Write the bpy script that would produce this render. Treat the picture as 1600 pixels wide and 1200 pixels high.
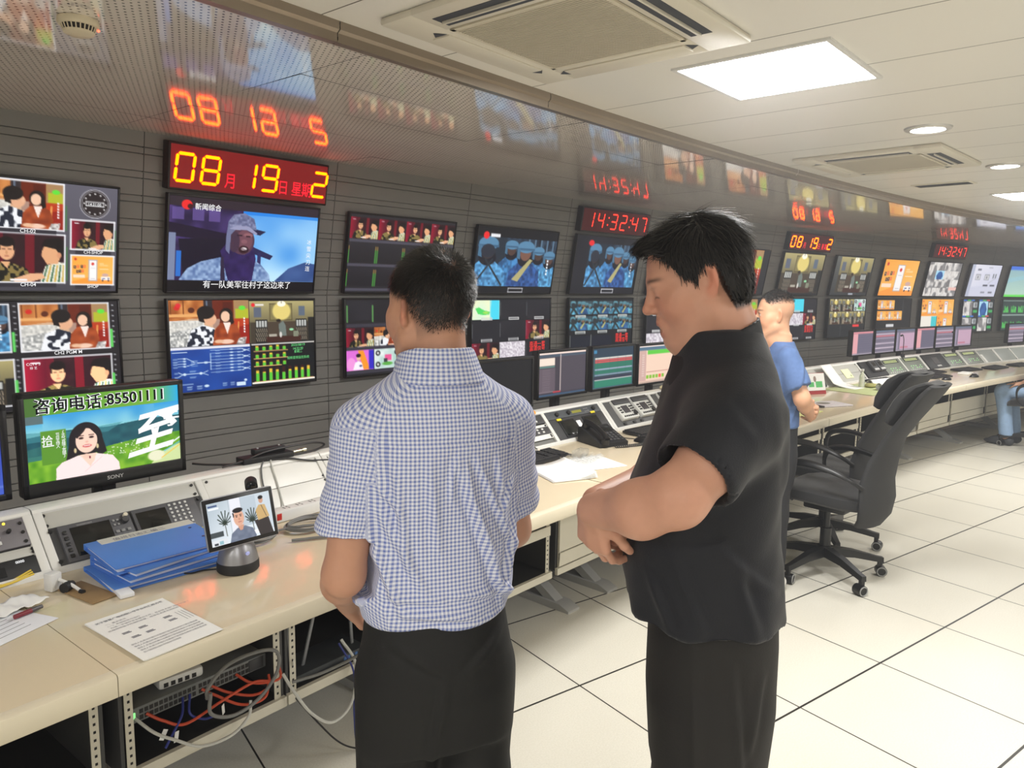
import bpy, bmesh, math, random
import numpy as np
from mathutils import Vector, Matrix, Euler

for o in list(bpy.data.objects):
    bpy.data.objects.remove(o, do_unlink=True)
SC = bpy.context.scene
COL = SC.collection
PI = math.pi
rnd = random.Random(7)

# ---------------------------------------------------------------- camera
CAM_F, CAM_PITCH, CAM_ROLL, CAM_YAW, CAM_H = 1152.7, 0.13373, 0.016415, 0.630406, 1.5982
def camera_axes():
    p, r, y = CAM_PITCH, CAM_ROLL, CAM_YAW
    f = Vector((math.sin(y)*math.cos(p), math.cos(y)*math.cos(p), -math.sin(p)))
    rt = Vector((math.cos(y), -math.sin(y), 0))
    up = rt.cross(f)
    r2 = rt*math.cos(r) + up*math.sin(r)
    u2 = -rt*math.sin(r) + up*math.cos(r)
    return r2, u2, f
cam_r, cam_u, cam_f = camera_axes()
cam = bpy.data.cameras.new('camera')
cam.sensor_fit = 'HORIZONTAL'; cam.sensor_width = 36.0
cam.lens = CAM_F/1600*36.0
cam.clip_start = .02; cam.clip_end = 100
camo = bpy.data.objects.new('camera', cam); COL.objects.link(camo)
M = Matrix((cam_r, cam_u, -cam_f)).transposed().to_4x4()
M.translation = Vector((0, 0, CAM_H))
camo.matrix_world = M
SC.camera = camo

# ---------------------------------------------------------------- world, exposure
wd = bpy.data.worlds.new('world'); SC.world = wd; wd.use_nodes = True
wd.node_tree.nodes['Background'].inputs[0].default_value = (.9, .95, 1, 1)
wd.node_tree.nodes['Background'].inputs[1].default_value = .02
glare_vol = wd.node_tree.nodes.new('ShaderNodeVolumeScatter')          # thin scatter volume added to imitate veiling glare in the lens
glare_vol.inputs['Color'].default_value = (.93, .96, 1, 1); glare_vol.inputs['Density'].default_value = .014; glare_vol.inputs['Anisotropy'].default_value = .35
wd.node_tree.links.new(glare_vol.outputs[0], wd.node_tree.nodes['World Output'].inputs['Volume'])
SC.view_settings.view_transform = 'Standard'
SC.view_settings.look = 'None'
SC.view_settings.exposure = 0.0
SC.view_settings.gamma = 1.0
SC.view_settings.use_curve_mapping = False
SC.cycles.use_denoising = True
SC.cycles.max_bounces = 7
SC.cycles.diffuse_bounces = 4
SC.cycles.glossy_bounces = 4
SC.cycles.sample_clamp_indirect = 6.0

PANEL_WATT = 56.0      # radiance of the ceiling light panels
DOWN_WATT = 40.0      # radiance of the round downlights

# ---------------------------------------------------------------- the curved control desk: arc coordinates
# s runs along the front edge of the desk, n is the distance behind that edge (towards the screen wall)
def Dy(s): return 1.64 + .29*s - .0147*s*s
def slope(s): return .29 - .0294*s
def A(s, n, z=0.0):
    k = slope(s); h = math.hypot(1, k)
    return Vector((s - n*k/h, Dy(s) + n/h, z))
def Arot(s): return math.atan(slope(s))

# ---------------------------------------------------------------- helpers
def srgb(c):
    out = []
    for v in c[:3]:
        v = v/255.0
        out.append(v/12.92 if v <= .04045 else ((v+.055)/1.055)**2.4)
    return tuple(out)

_mats = {}
def mat(name, col=(128, 128, 128), rough=.5, metal=0.0, spec=.5, bump=None, var=None, coat=0.0, emit=None, estr=1.0, trans=0.0, alpha=1.0, sheen=0.0, sss=0.0):
    """principled material; bump=(scale, strength), var=(scale, amount) break the surface up with noise"""
    if name in _mats: return _mats[name]
    m = bpy.data.materials.new(name); m.use_nodes = True
    nt = m.node_tree; b = nt.nodes['Principled BSDF']
    c = srgb(col)
    b.inputs['Base Color'].default_value = (*c, 1)
    b.inputs['Roughness'].default_value = rough
    b.inputs['Metallic'].default_value = metal
    b.inputs['Specular IOR Level'].default_value = spec
    b.inputs['Coat Weight'].default_value = coat
    b.inputs['Coat Roughness'].default_value = .08
    b.inputs['Transmission Weight'].default_value = trans
    b.inputs['Alpha'].default_value = alpha
    b.inputs['Sheen Weight'].default_value = sheen
    if sss:
        b.inputs['Subsurface Weight'].default_value = sss
        b.inputs['Subsurface Radius'].default_value = (.012, .005, .003)
        b.inputs['Subsurface Scale'].default_value = 1.0
    if emit is not None:
        e = emit if max(emit) <= 20 and isinstance(emit[0], float) else srgb(emit)
        b.inputs['Emission Color'].default_value = (*e, 1)
        b.inputs['Emission Strength'].default_value = estr
    if bump or var:
        tc = nt.nodes.new('ShaderNodeTexCoord')
    if var:
        n = nt.nodes.new('ShaderNodeTexNoise'); n.inputs['Scale'].default_value = var[0]; n.inputs['Detail'].default_value = 5
        nt.links.new(tc.outputs['Object'], n.inputs['Vector'])
        mx = nt.nodes.new('ShaderNodeMix'); mx.data_type = 'RGBA'
        a = var[1]
        mx.inputs[6].default_value = (*[v*(1-a) for v in c], 1)
        mx.inputs[7].default_value = (*[min(1, v*(1+a)) for v in c], 1)
        nt.links.new(n.outputs['Fac'], mx.inputs[0])
        nt.links.new(mx.outputs[2], b.inputs['Base Color'])
    if bump:
        n2 = nt.nodes.new('ShaderNodeTexNoise'); n2.inputs['Scale'].default_value = bump[0]; n2.inputs['Detail'].default_value = 4
        nt.links.new(tc.outputs['Object'], n2.inputs['Vector'])
        bp = nt.nodes.new('ShaderNodeBump'); bp.inputs['Strength'].default_value = bump[1]; bp.inputs['Distance'].default_value = .002
        nt.links.new(n2.outputs['Fac'], bp.inputs['Height'])
        nt.links.new(bp.outputs['Normal'], b.inputs['Normal'])
    _mats[name] = m
    return m

def emit_mat(name, rgb, strength=1.0):
    if name in _mats: return _mats[name]
    m = bpy.data.materials.new(name); m.use_nodes = True
    nt = m.node_tree; nt.nodes.clear()
    e = nt.nodes.new('ShaderNodeEmission'); o = nt.nodes.new('ShaderNodeOutputMaterial')
    e.inputs[0].default_value = (*rgb, 1); e.inputs[1].default_value = strength
    nt.links.new(e.outputs[0], o.inputs[0])
    _mats[name] = m
    return m

class NT:
    """small shorthand for node trees"""
    def __init__(s, m): s.nt = m.node_tree; s.n = s.nt.nodes; s.l = s.nt.links
    def new(s, t, **kw):
        x = s.n.new(t)
        for k, v in kw.items(): setattr(x, k, v)
        return x
    def math(s, op, a, b=None, c=None):
        x = s.new('ShaderNodeMath', operation=op)
        for i, v in enumerate((a, b, c)):
            if v is None: continue
            if isinstance(v, (int, float)): x.inputs[i].default_value = v
            else: s.l.new(v, x.inputs[i])
        return x.outputs[0]
    def mix(s, f, a, b):
        x = s.new('ShaderNodeMix', data_type='RGBA')
        for i, v in ((0, f), (6, a), (7, b)):
            if isinstance(v, (int, float)): x.inputs[i].default_value = v
            elif isinstance(v, tuple): x.inputs[i].default_value = (*v[:3], 1)
            else: s.l.new(v, x.inputs[i])
        return x.outputs[2]

class MB:
    """collects shapes, then links them as ONE mesh object"""
    def __init__(s): s.v = []; s.f = []; s.m = []; s.sm = []
    def add(s, vs, fs, m=0, M=None, smooth=True):
        b = len(s.v)
        if M is not None: vs = [M @ Vector(v) for v in vs]
        s.v.extend([tuple(v) for v in vs])
        for f in fs: s.f.append(tuple(b+i for i in f)); s.m.append(m); s.sm.append(smooth)
    def box(s, x0, y0, z0, x1, y1, z1, m=0, bev=0.0, M=None, seg=2):
        if bev <= 0:
            vs = [(x, y, z) for z in (z0, z1) for y in (y0, y1) for x in (x0, x1)]
            fs = [(0, 2, 3, 1), (4, 5, 7, 6), (0, 1, 5, 4), (2, 6, 7, 3), (0, 4, 6, 2), (1, 3, 7, 5)]
            s.add(vs, fs, m, M); return
        bm = bmesh.new(); bmesh.ops.create_cube(bm, size=1)
        for v in bm.verts:
            v.co = Vector((x0+(v.co.x+.5)*(x1-x0), y0+(v.co.y+.5)*(y1-y0), z0+(v.co.z+.5)*(z1-z0)))
        bev = min(bev, abs(x1-x0)*.49, abs(y1-y0)*.49, abs(z1-z0)*.49)
        bmesh.ops.bevel(bm, geom=bm.edges[:], offset=bev, segments=seg, profile=.5, affect='EDGES')
        s.bm(bm, m, M)
    def bm(s, bm, m=0, M=None):
        bm.verts.ensure_lookup_table()
        for i, v in enumerate(bm.verts): v.index = i
        s.add([v.co.copy() for v in bm.verts], [[v.index for v in f.verts] for f in bm.faces], m, M)
        bm.free()
    def cyl(s, p0, p1, r0, r1=None, n=12, m=0, M=None, caps=True):
        r1 = r0 if r1 is None else r1
        p0 = Vector(p0); p1 = Vector(p1); d = (p1-p0)
        if d.length < 1e-9: return
        q = d.to_track_quat('Z', 'Y')
        vs = []; fs = []
        for p, r in ((p0, r0), (p1, r1)):
            for i in range(n):
                a = 2*PI*i/n; vs.append(p + q @ Vector((r*math.cos(a), r*math.sin(a), 0)))
        for i in range(n): fs.append((i, (i+1) % n, n+(i+1) % n, n+i))
        if caps: fs.append(tuple(range(n-1, -1, -1))); fs.append(tuple(range(n, 2*n)))
        s.add(vs, fs, m, M)
    def tube(s, pts, r, n=8, m=0, M=None, closed=False, caps=True, flat=1.0, up=None):
        pts = [Vector(p) for p in pts]; N = len(pts); vs = []; fs = []
        rr = r if hasattr(r, '__len__') else [r]*N
        pn = None
        for i, p in enumerate(pts):
            a = pts[(i-1) % N] if (closed or i > 0) else pts[i]
            b = pts[(i+1) % N] if (closed or i < N-1) else pts[i]
            t = (b-a).normalized()
            if pn is None:
                ref = Vector(up) if up else (Vector((0, 0, 1)) if abs(t.z) < .9 else Vector((1, 0, 0)))
                pn = (ref - t*ref.dot(t)).normalized()
            else:
                pn = (pn - t*pn.dot(t))
                pn = pn.normalized() if pn.length > 1e-6 else t.orthogonal().normalized()
            bn = t.cross(pn)
            for k in range(n):
                an = 2*PI*k/n
                vs.append(p + bn*(rr[i]*math.cos(an)) + pn*(rr[i]*flat*math.sin(an)))
        for i in range(N if closed else N-1):
            j = (i+1) % N
            for k in range(n): fs.append((i*n+k, i*n+(k+1) % n, j*n+(k+1) % n, j*n+k))
        if caps and not closed:
            fs.append(tuple(range(n-1, -1, -1))); fs.append(tuple((N-1)*n+k for k in range(n)))
        s.add(vs, fs, m, M)
    def lathe(s, prof, n=28, m=0, M=None):
        vs = []; fs = []
        for r, z in prof:
            for i in range(n):
                a = 2*PI*i/n; vs.append((r*math.cos(a), r*math.sin(a), z))
        for j in range(len(prof)-1):
            for i in range(n): fs.append((j*n+i, j*n+(i+1) % n, (j+1)*n+(i+1) % n, (j+1)*n+i))
        s.add(vs, fs, m, M)
    def prism(s, poly, h0, h1, axis='z', m=0, M=None):
        """poly of 2D points extruded along axis (x: poly is y,z; y: poly is x,z; z: poly is x,y)"""
        def P(a, b, h):
            return (h, a, b) if axis == 'x' else ((a, h, b) if axis == 'y' else (a, b, h))
        n = len(poly)
        vs = [P(a, b, h0) for a, b in poly] + [P(a, b, h1) for a, b in poly]
        fs = [tuple(range(n-1, -1, -1)), tuple(range(n, 2*n))] + [(i, (i+1) % n, n+(i+1) % n, n+i) for i in range(n)]
        s.add(vs, fs, m, M)
    def sphere(s, c, r, m=0, M=None, u=16, v=10):
        rx, ry, rz = r if hasattr(r, '__len__') else (r, r, r)
        vs = [(c[0], c[1], c[2]-rz)]; fs = []
        for j in range(1, v):
            ph = -PI/2 + PI*j/v
            for i in range(u):
                a = 2*PI*i/u; vs.append((c[0]+rx*math.cos(ph)*math.cos(a), c[1]+ry*math.cos(ph)*math.sin(a), c[2]+rz*math.sin(ph)))
        vs.append((c[0], c[1], c[2]+rz))
        for i in range(u): fs.append((0, 1+(i+1) % u, 1+i)); fs.append((len(vs)-1, 1+(v-2)*u+i, 1+(v-2)*u+(i+1) % u))
        for j in range(v-2):
            for i in range(u): fs.append((1+j*u+i, 1+j*u+(i+1) % u, 1+(j+1)*u+(i+1) % u, 1+(j+1)*u+i))
        s.add(vs, fs, m, M)
    def quad(s, a, b, c, d, m=0, M=None): s.add([a, b, c, d], [(0, 1, 2, 3)], m, M)
    def text(s, body, x, y, size, m=0, M=None, align='l', h=0.0, sx=1.0, width=None, bold=0.0):
        """flat lettering in the local XY plane at height h"""
        vs, fs = text_geo(body, bold)
        if not vs: return
        xs = [v[0] for v in vs]; w = max(xs)-min(xs); x0 = min(xs)
        k = sx
        if width: k = width/(w*size)
        off = {'l': 0, 'c': -w*size*k/2, 'r': -w*size*k}[align]
        s.add([((v[0]-x0)*size*k+x+off, v[1]*size+y, h) for v in vs], fs, m, M, smooth=False)
    def build(s, name, mats, parent=None, angle=35, recalc=True):
        me = bpy.data.meshes.new(name)
        me.from_pydata(s.v, [], s.f)
        mats = mats if isinstance(mats, (list, tuple)) else [mats]
        for m in mats: me.materials.append(m)
        if len(mats) > 1: me.polygons.foreach_set('material_index', np.array(s.m, dtype=np.int32))
        if recalc:
            bm = bmesh.new(); bm.from_mesh(me); bmesh.ops.recalc_face_normals(bm, faces=bm.faces); bm.to_mesh(me); bm.free()
        me.polygons.foreach_set('use_smooth', np.ones(len(me.polygons), dtype=bool))
        try: me.set_sharp_from_angle(angle=math.radians(angle))
        except Exception: pass
        me.update()
        o = bpy.data.objects.new(name, me); COL.objects.link(o)
        if parent is not None: o.parent = parent
        return o

_txt = {}
def text_geo(body, bold=0.0):
    key = (body, bold)
    if key in _txt: return _txt[key]
    cu = bpy.data.curves.new('t', 'FONT'); cu.body = body; cu.size = 1.0; cu.resolution_u = 3; cu.offset = bold
    o = bpy.data.objects.new('t', cu); COL.objects.link(o)
    dg = bpy.context.evaluated_depsgraph_get()
    me = bpy.data.meshes.new_from_object(o.evaluated_get(dg))
    r = ([tuple(v.co) for v in me.vertices], [tuple(p.vertices) for p in me.polygons])
    bpy.data.objects.remove(o, do_unlink=True); bpy.data.meshes.remove(me); bpy.data.curves.remove(cu)
    _txt[key] = r
    return r

def tag(o, label=None, cat=None, group=None, kind=None):
    if label: o['label'] = label
    if cat: o['category'] = cat
    if group: o['group'] = group
    if kind: o['kind'] = kind
    return o
def thing(name, label, cat, loc=(0, 0, 0), rz=0.0, group=None, rot=None):
    o = bpy.data.objects.new(name, None); COL.objects.link(o)
    o.empty_display_size = .05
    o.location = loc; o.rotation_euler = rot if rot else (0, 0, rz)
    return tag(o, label, cat, group)
def arc_thing(name, label, cat, s, n, z, dr=0.0, group=None):
    return thing(name, label, cat, A(s, n, z), Arot(s)+dr, group)
def part(mb, name, mats, parent, label=None, **k):
    o = mb.build(name, mats, parent, **k)
    if label: o['label'] = label
    return o
def structure(o): o['kind'] = 'structure'; return o
def spline(pts, n=8):
    """Catmull-Rom through the points"""
    P = [Vector(p) for p in pts]; P = [P[0]*2-P[1]] + P + [P[-1]*2-P[-2]]; out = []
    for i in range(1, len(P)-2):
        for k in range(n):
            t = k/n
            out.append(.5*((2*P[i])+(P[i+1]-P[i-1])*t+(2*P[i-1]-5*P[i]+4*P[i+1]-P[i+2])*t*t+(3*P[i]-P[i-1]-3*P[i+1]+P[i+2])*t**3))
    out.append(P[-2])
    return out
def copy_tree(o, parent=None):
    c = o.copy(); COL.objects.link(c)
    if parent is not None: c.parent = parent
    for ch in list(o.children): copy_tree(ch, c)
    return c
# ================================================================ the setting
Z_SOFF, Z_CEIL, Z_KINK = 2.34, 2.395, 1.51
N_WALL, N_WALLTOP, N_EDGE = 2.47, 2.325, .355
S0, S1 = -3.6, 17.0
N_BACK = -4.6

def arc_sheet(prof, s0, s1, ds=.4, uvscale=None):
    """surface swept along the arc: prof is a list of (n, z); returns verts, faces, uvs (s, run)"""
    ns = max(2, int(round((s1-s0)/ds))+1)
    run = [0.0]
    for (a, b), (c, d) in zip(prof, prof[1:]): run.append(run[-1]+math.hypot(c-a, d-b))
    vs = []; fs = []; uv = []
    for i in range(ns):
        s = s0+(s1-s0)*i/(ns-1)
        for (n, z), r in zip(prof, run): vs.append(A(s, n, z)); uv.append((s, r))
    k = len(prof)
    for i in range(ns-1):
        for j in range(k-1): fs.append((i*k+j, (i+1)*k+j, (i+1)*k+j+1, i*k+j+1))
    return vs, fs, uv
def sheet_obj(name, prof, s0, s1, m, ds=.4, uv2=None, parent=None):
    vs, fs, uv = arc_sheet(prof, s0, s1, ds)
    me = bpy.data.meshes.new(name); me.from_pydata([tuple(v) for v in vs], [], fs)
    ul = me.uv_layers.new(name='UVMap')
    if uv2: uv = [uv2(s, r) for s, r in uv]
    li = np.zeros(len(me.loops), dtype=np.int32); me.loops.foreach_get('vertex_index', li)
    ul.data.foreach_set('uv', np.array(uv, dtype=np.float32)[li].ravel())
    me.materials.append(m); me.update()
    o = bpy.data.objects.new(name, me); COL.objects.link(o)
    if parent: o.parent = parent
    return o

# ---- floor: 600 mm raised-floor tiles with dark joints
def floor_mat():
    m = bpy.data.materials.new('raised_floor_tiles'); m.use_nodes = True
    q = NT(m); b = q.n['Principled BSDF']
    tc = q.new('ShaderNodeTexCoord'); sp = q.new('ShaderNodeSeparateXYZ'); q.l.new(tc.outputs['Object'], sp.inputs[0])
    def line(ax, off, hw):
        f = q.math('FRACT', q.math('DIVIDE', q.math('SUBTRACT', sp.outputs[ax], off-60), .6))
        d = q.math('MULTIPLY', q.math('ABSOLUTE', q.math('SUBTRACT', q.math('FRACT', q.math('ADD', f, .5)), .5)), .6)
        return q.math('LESS_THAN', d, hw)
    lx = line(1, .8799, .0045); ly = line(0, 1.8805, .0032)
    ln = q.math('MAXIMUM', lx, ly)
    n1 = q.new('ShaderNodeTexNoise'); n1.inputs['Scale'].default_value = 160; n1.inputs['Detail'].default_value = 3
    n2 = q.new('ShaderNodeTexNoise'); n2.inputs['Scale'].default_value = 2.3; n2.inputs['Detail'].default_value = 6
    for n in (n1, n2): q.l.new(tc.outputs['Object'], n.inputs['Vector'])
    c1 = q.mix(n1.outputs['Fac'], srgb((208, 204, 190)), srgb((240, 237, 227)))
    c2 = q.mix(q.math('MULTIPLY', n2.outputs['Fac'], .35), c1, srgb((206, 199, 180)))
    c3 = q.mix(ln, c2, srgb((46, 44, 40)))
    q.l.new(c3, b.inputs['Base Color'])
    b.inputs['Roughness'].default_value = .42; b.inputs['Specular IOR Level'].default_value = .35
    bp = q.new('ShaderNodeBump'); bp.inputs['Strength'].default_value = .6; bp.inputs['Distance'].default_value = .003; bp.invert = True
    q.l.new(ln, bp.inputs['Height']); q.l.new(bp.outputs[0], b.inputs['Normal'])
    return m
mb = MB()
fl = [A(S0-.3, N_BACK-.3), A(S1+.3, N_BACK-.3), A(S1+.3, 3.0), A(8, 3.0), A(S0-.3, 3.0)]
mb.add([(v.x, v.y, 0) for v in fl] + [(v.x, v.y, -.08) for v in fl],
       [(0, 1, 2, 3, 4), (9, 8, 7, 6, 5)] + [(i, (i+1) % 5, 5+(i+1) % 5, 5+i) for i in range(5)])
structure(mb.build('floor', floor_mat()))

# ---- screen wall: grey laminated boards, wide and narrow rows, leaning forward above the kink
def wall_mat():
    m = bpy.data.materials.new('grey_wall_boards'); m.use_nodes = True
    q = NT(m); b = q.n['Principled BSDF']
    uv = q.new('ShaderNodeUVMap'); sp = q.new('ShaderNodeSeparateXYZ'); q.l.new(uv.outputs[0], sp.inputs[0])
    f = q.math('FRACT', q.math('DIVIDE', q.math('SUBTRACT', sp.outputs[0], 1.33-108.5), 1.085))
    d = q.math('MULTIPLY', q.math('ABSOLUTE', q.math('SUBTRACT', q.math('FRACT', q.math('ADD', f, .5)), .5)), 1.085)
    ln = q.math('LESS_THAN', d, .0022)
    nz = q.new('ShaderNodeTexNoise'); nz.inputs['Scale'].default_value = 6; nz.inputs['Detail'].default_value = 4
    tc = q.new('ShaderNodeTexCoord'); q.l.new(tc.outputs['Object'], nz.inputs['Vector'])
    c = q.mix(nz.outputs['Fac'], srgb((140, 139, 136)), srgb((152, 151, 147)))
    c = q.mix(ln, c, srgb((30, 30, 30)))
    q.l.new(c, b.inputs['Base Color'])
    b.inputs['Roughness'].default_value = .45; b.inputs['Specular IOR Level'].default_value = .4
    return m
WM = wall_mat()
def board_rows(z0, z1, fn, start):
    """profile with 5 mm grooves between alternating 85 mm and 35 mm boards"""
    prof = []; z = z0; k = start
    while z < z1-.01:
        h = .086 if k % 2 == 0 else .034
        zt = min(z+h, z1)
        prof += [(fn(z+.0028), z+.0028), (fn(zt-.0028), zt-.0028), (fn(zt-.0028)+.014, zt-.0027), (fn(zt+.0028)+.014, zt+.0027)]
        z = zt; k += 1
    return prof
lower_n = lambda z: N_WALL
upper_n = lambda z: N_WALL - (z-Z_KINK)/(Z_SOFF-Z_KINK)*(N_WALL-N_WALLTOP)
structure(sheet_obj('wall_front', board_rows(0, Z_KINK, lower_n, 0) + board_rows(Z_KINK, Z_SOFF+.03, upper_n, 1), S0, S1, WM))

# ---- perforated glossy soffit above the screens
def soffit_mat():
    m = bpy.data.materials.new('perforated_metal_soffit'); m.use_nodes = True
    q = NT(m); b = q.n['Principled BSDF']
    uv = q.new('ShaderNodeUVMap'); sp = q.new('ShaderNodeSeparateXYZ'); q.l.new(uv.outputs[0], sp.inputs[0])
    P = .021
    v = q.math('DIVIDE', q.math('ADD', sp.outputs[1], 50), P)
    row = q.math('MULTIPLY', q.math('FRACT', q.math('MULTIPLY', q.math('FLOOR', v), .5)), 1.0)
    u = q.math('ADD', q.math('DIVIDE', q.math('ADD', sp.outputs[0], 50), P), row)
    du = q.math('SUBTRACT', q.math('FRACT', u), .5); dv = q.math('SUBTRACT', q.math('FRACT', v), .5)
    r = q.math('SQRT', q.math('ADD', q.math('MULTIPLY', du, du), q.math('MULTIPLY', dv, dv)))
    hole = q.math('LESS_THAN', r, .17)
    q.l.new(q.mix(hole, srgb((242, 234, 224)), srgb((60, 50, 46))), b.inputs['Base Color'])
    q.l.new(q.math('MULTIPLY', q.math('SUBTRACT', 1.0, hole), .12), b.inputs['Metallic'])
    b.inputs['Roughness'].default_value = .06
    b.inputs['Specular IOR Level'].default_value = .85
    return m
SM = soffit_mat()
ds_p, dn_p = 1.2, .40
vs = []; fs = []; uv = []
ncol = int((S1-S0)/ds_p)
for i in range(ncol):
    for j in range(5):
        s0 = S0+i*ds_p+.0015; s1 = S0+(i+1)*ds_p-.0015
        n0 = N_EDGE+.012+j*dn_p+.0012; n1 = N_EDGE+.012+(j+1)*dn_p-.0012
        t1 = rnd.uniform(-.0022, .0022); t2 = rnd.uniform(-.0018, .0018)*(j > 0)*(.3 if j == 4 else 1)
        b0 = len(vs)
        for a in range(4):
            for c in range(2):
                fa = a/3
                s = s0+(s1-s0)*fa; n = n0+(n1-n0)*c
                vs.append(tuple(A(s, n, Z_SOFF+t1*(fa-.5)+t2*(c-.5)-.0008*math.sin(PI*fa)))); uv.append((s, n))
        for a in range(3): fs.append((b0+2*a, b0+2*a+1, b0+2*a+3, b0+2*a+2))
me = bpy.data.meshes.new('ceiling_soffit'); me.from_pydata(vs, [], fs)
ul = me.uv_layers.new(name='UVMap'); li = np.zeros(len(me.loops), dtype=np.int32); me.loops.foreach_get('vertex_index', li)
ul.data.foreach_set('uv', np.array(uv, dtype=np.float32)[li].ravel()); me.materials.append(SM)
bm = bmesh.new(); bm.from_mesh(me)
for f in bm.faces:
    f.normal_update()
    if f.normal.z > 0: f.normal_flip()
bm.to_mesh(me); bm.free()
so = bpy.data.objects.new('ceiling_soffit', me); COL.objects.link(so); structure(so)
structure(sheet_obj('ceiling_backing', [(N_WALLTOP+.2, Z_SOFF+.03), (N_EDGE+.05, Z_SOFF+.03)], S0, S1, mat('dark_void', (60, 56, 54), .8)))
# fascia trim at the edge of the soffit, in lengths
FT = mat('brown_metal_trim', (150, 138, 124), .32, .55, .5, var=(3, .12))
for i, (a, b) in enumerate(((S0, -1.1), (-1.1, 1.058), (1.058, 2.089), (2.089, 4.589), (4.589, 7.4), (7.4, 10.2), (10.2, 13.2), (13.2, S1))):
    vs, fs, uv = arc_sheet([(N_EDGE+.03, Z_SOFF+.012), (N_EDGE+.03, Z_SOFF-.006), (N_EDGE, Z_SOFF-.006), (N_EDGE, Z_SOFF+.022), (N_EDGE-.012, Z_SOFF+.03), (N_EDGE-.012, Z_CEIL+.01)], a+.0015, b-.0015, .3)
    q = MB(); q.add(vs, fs); structure(q.build('trim_%d' % (i+1), FT, recalc=False))

# ---- main ceiling: painted metal strips running out from the soffit
def ceil_mat():
    m = bpy.data.materials.new('painted_ceiling_strips'); m.use_nodes = True
    q = NT(m); b = q.n['Principled BSDF']
    uv = q.new('ShaderNodeUVMap'); sp = q.new('ShaderNodeSeparateXYZ'); q.l.new(uv.outputs[0], sp.inputs[0])
    f = q.math('FRACT', q.math('DIVIDE', q.math('SUBTRACT', sp.outputs[0], 1.973-49.0), .490))
    d = q.math('MULTIPLY', q.math('ABSOLUTE', q.math('SUBTRACT', q.math('FRACT', q.math('ADD', f, .5)), .5)), .490)
    ln = q.math('LESS_THAN', d, .0024)
    q.l.new(q.mix(ln, srgb((238, 235, 227)), srgb((92, 86, 76))), b.inputs['Base Color'])
    b.inputs['Roughness'].default_value = .33; b.inputs['Specular IOR Level'].default_value = .45
    bp = q.new('ShaderNodeBump'); bp.invert = True; bp.inputs['Distance'].default_value = .002
    q.l.new(ln, bp.inputs['Height']); q.l.new(bp.outputs[0], b.inputs['Normal'])
    return m
structure(sheet_obj('ceiling', [(N_EDGE-.01, Z_CEIL), (-1.2, Z_CEIL), (N_BACK, Z_CEIL)], S0, S1, ceil_mat(), uv2=lambda s, r: (s, r)))
PW = mat('painted_plaster', (205, 203, 196), .7, var=(2, .04))
structure(sheet_obj('wall_back', [(N_BACK, 0), (N_BACK, Z_CEIL)], S0, S1, PW))
for nm, s in (('wall_left', S0), ('wall_right', S1)):
    q = MB(); a, b = A(s, N_BACK), A(s, 3.0)
    q.quad((a.x, a.y, 0), (b.x, b.y, 0), (b.x, b.y, Z_CEIL), (a.x, a.y, Z_CEIL)); structure(q.build(nm, PW))

# ---- ceiling fittings
WPL = mat('white_metal_frame', (225, 225, 222), .4)
PLG = emit_mat('light_panel_glow', (1.0, .99, .97), PANEL_WATT)
def panel_light(s, n, label, size=.535):
    t = arc_thing('ceiling_light', label, 'ceiling light', s, n, Z_CEIL, group='square ceiling light panels')
    h = size/2
    q = MB()
    for x0, y0, x1, y1 in ((-h-.018, -h-.018, h+.018, -h), (-h-.018, h, h+.018, h+.018), (-h-.018, -h, -h, h), (h, -h, h+.018, h)):
        q.box(x0, y0, -.008, x1, y1, .002)
    part(q, 'frame', WPL, t)
    q = MB(); q.quad((-h, -h, -.004), (-h, h, -.004), (h, h, -.004), (h, -h, -.004))
    part(q, 'diffuser', PLG, t, recalc=False)
    return t
panel_light(2.365, -.507, 'large square light panel glaring white above the man in black')
panel_light(7.03, -.505, 'square light panel at the right picture edge, far along the ceiling')
panel_light(11.7, -.5, 'square light panel above the far end of the desks')
for s, n, w in ((-2.3, -.5, 'left end of the desks'), (-1.6, -2.9, 'left rear of the room'), (2.4, -2.9, 'middle rear of the room'), (7.0, -2.9, 'right rear of the room')):
    panel_light(s, n, 'square light panel over the ' + w)
DLG = emit_mat('downlight_glow', (1.0, .99, .97), DOWN_WATT)
CHR = mat('satin_ring', (215, 214, 210), .3, .4)
def downlight(s, n, label):
    t = arc_thing('downlight', label, 'ceiling light', s, n, Z_CEIL, group='round downlights')
    q = MB(); q.lathe([(.074, -.002), (.078, -.012), (.104, -.008), (.108, .001)], 36); part(q, 'ring', CHR, t)
    q = MB(); q.lathe([(.0005, -.004), (.0745, -.004)], 36); part(q, 'lamp', DLG, t)
downlight(3.735, -.68, 'round downlight nearest the camera, right of the big light panel')
downlight(5.221, -.705, 'round downlight beside the far air conditioner')
downlight(9.7, -.7, 'round downlight over the far desks')

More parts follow.
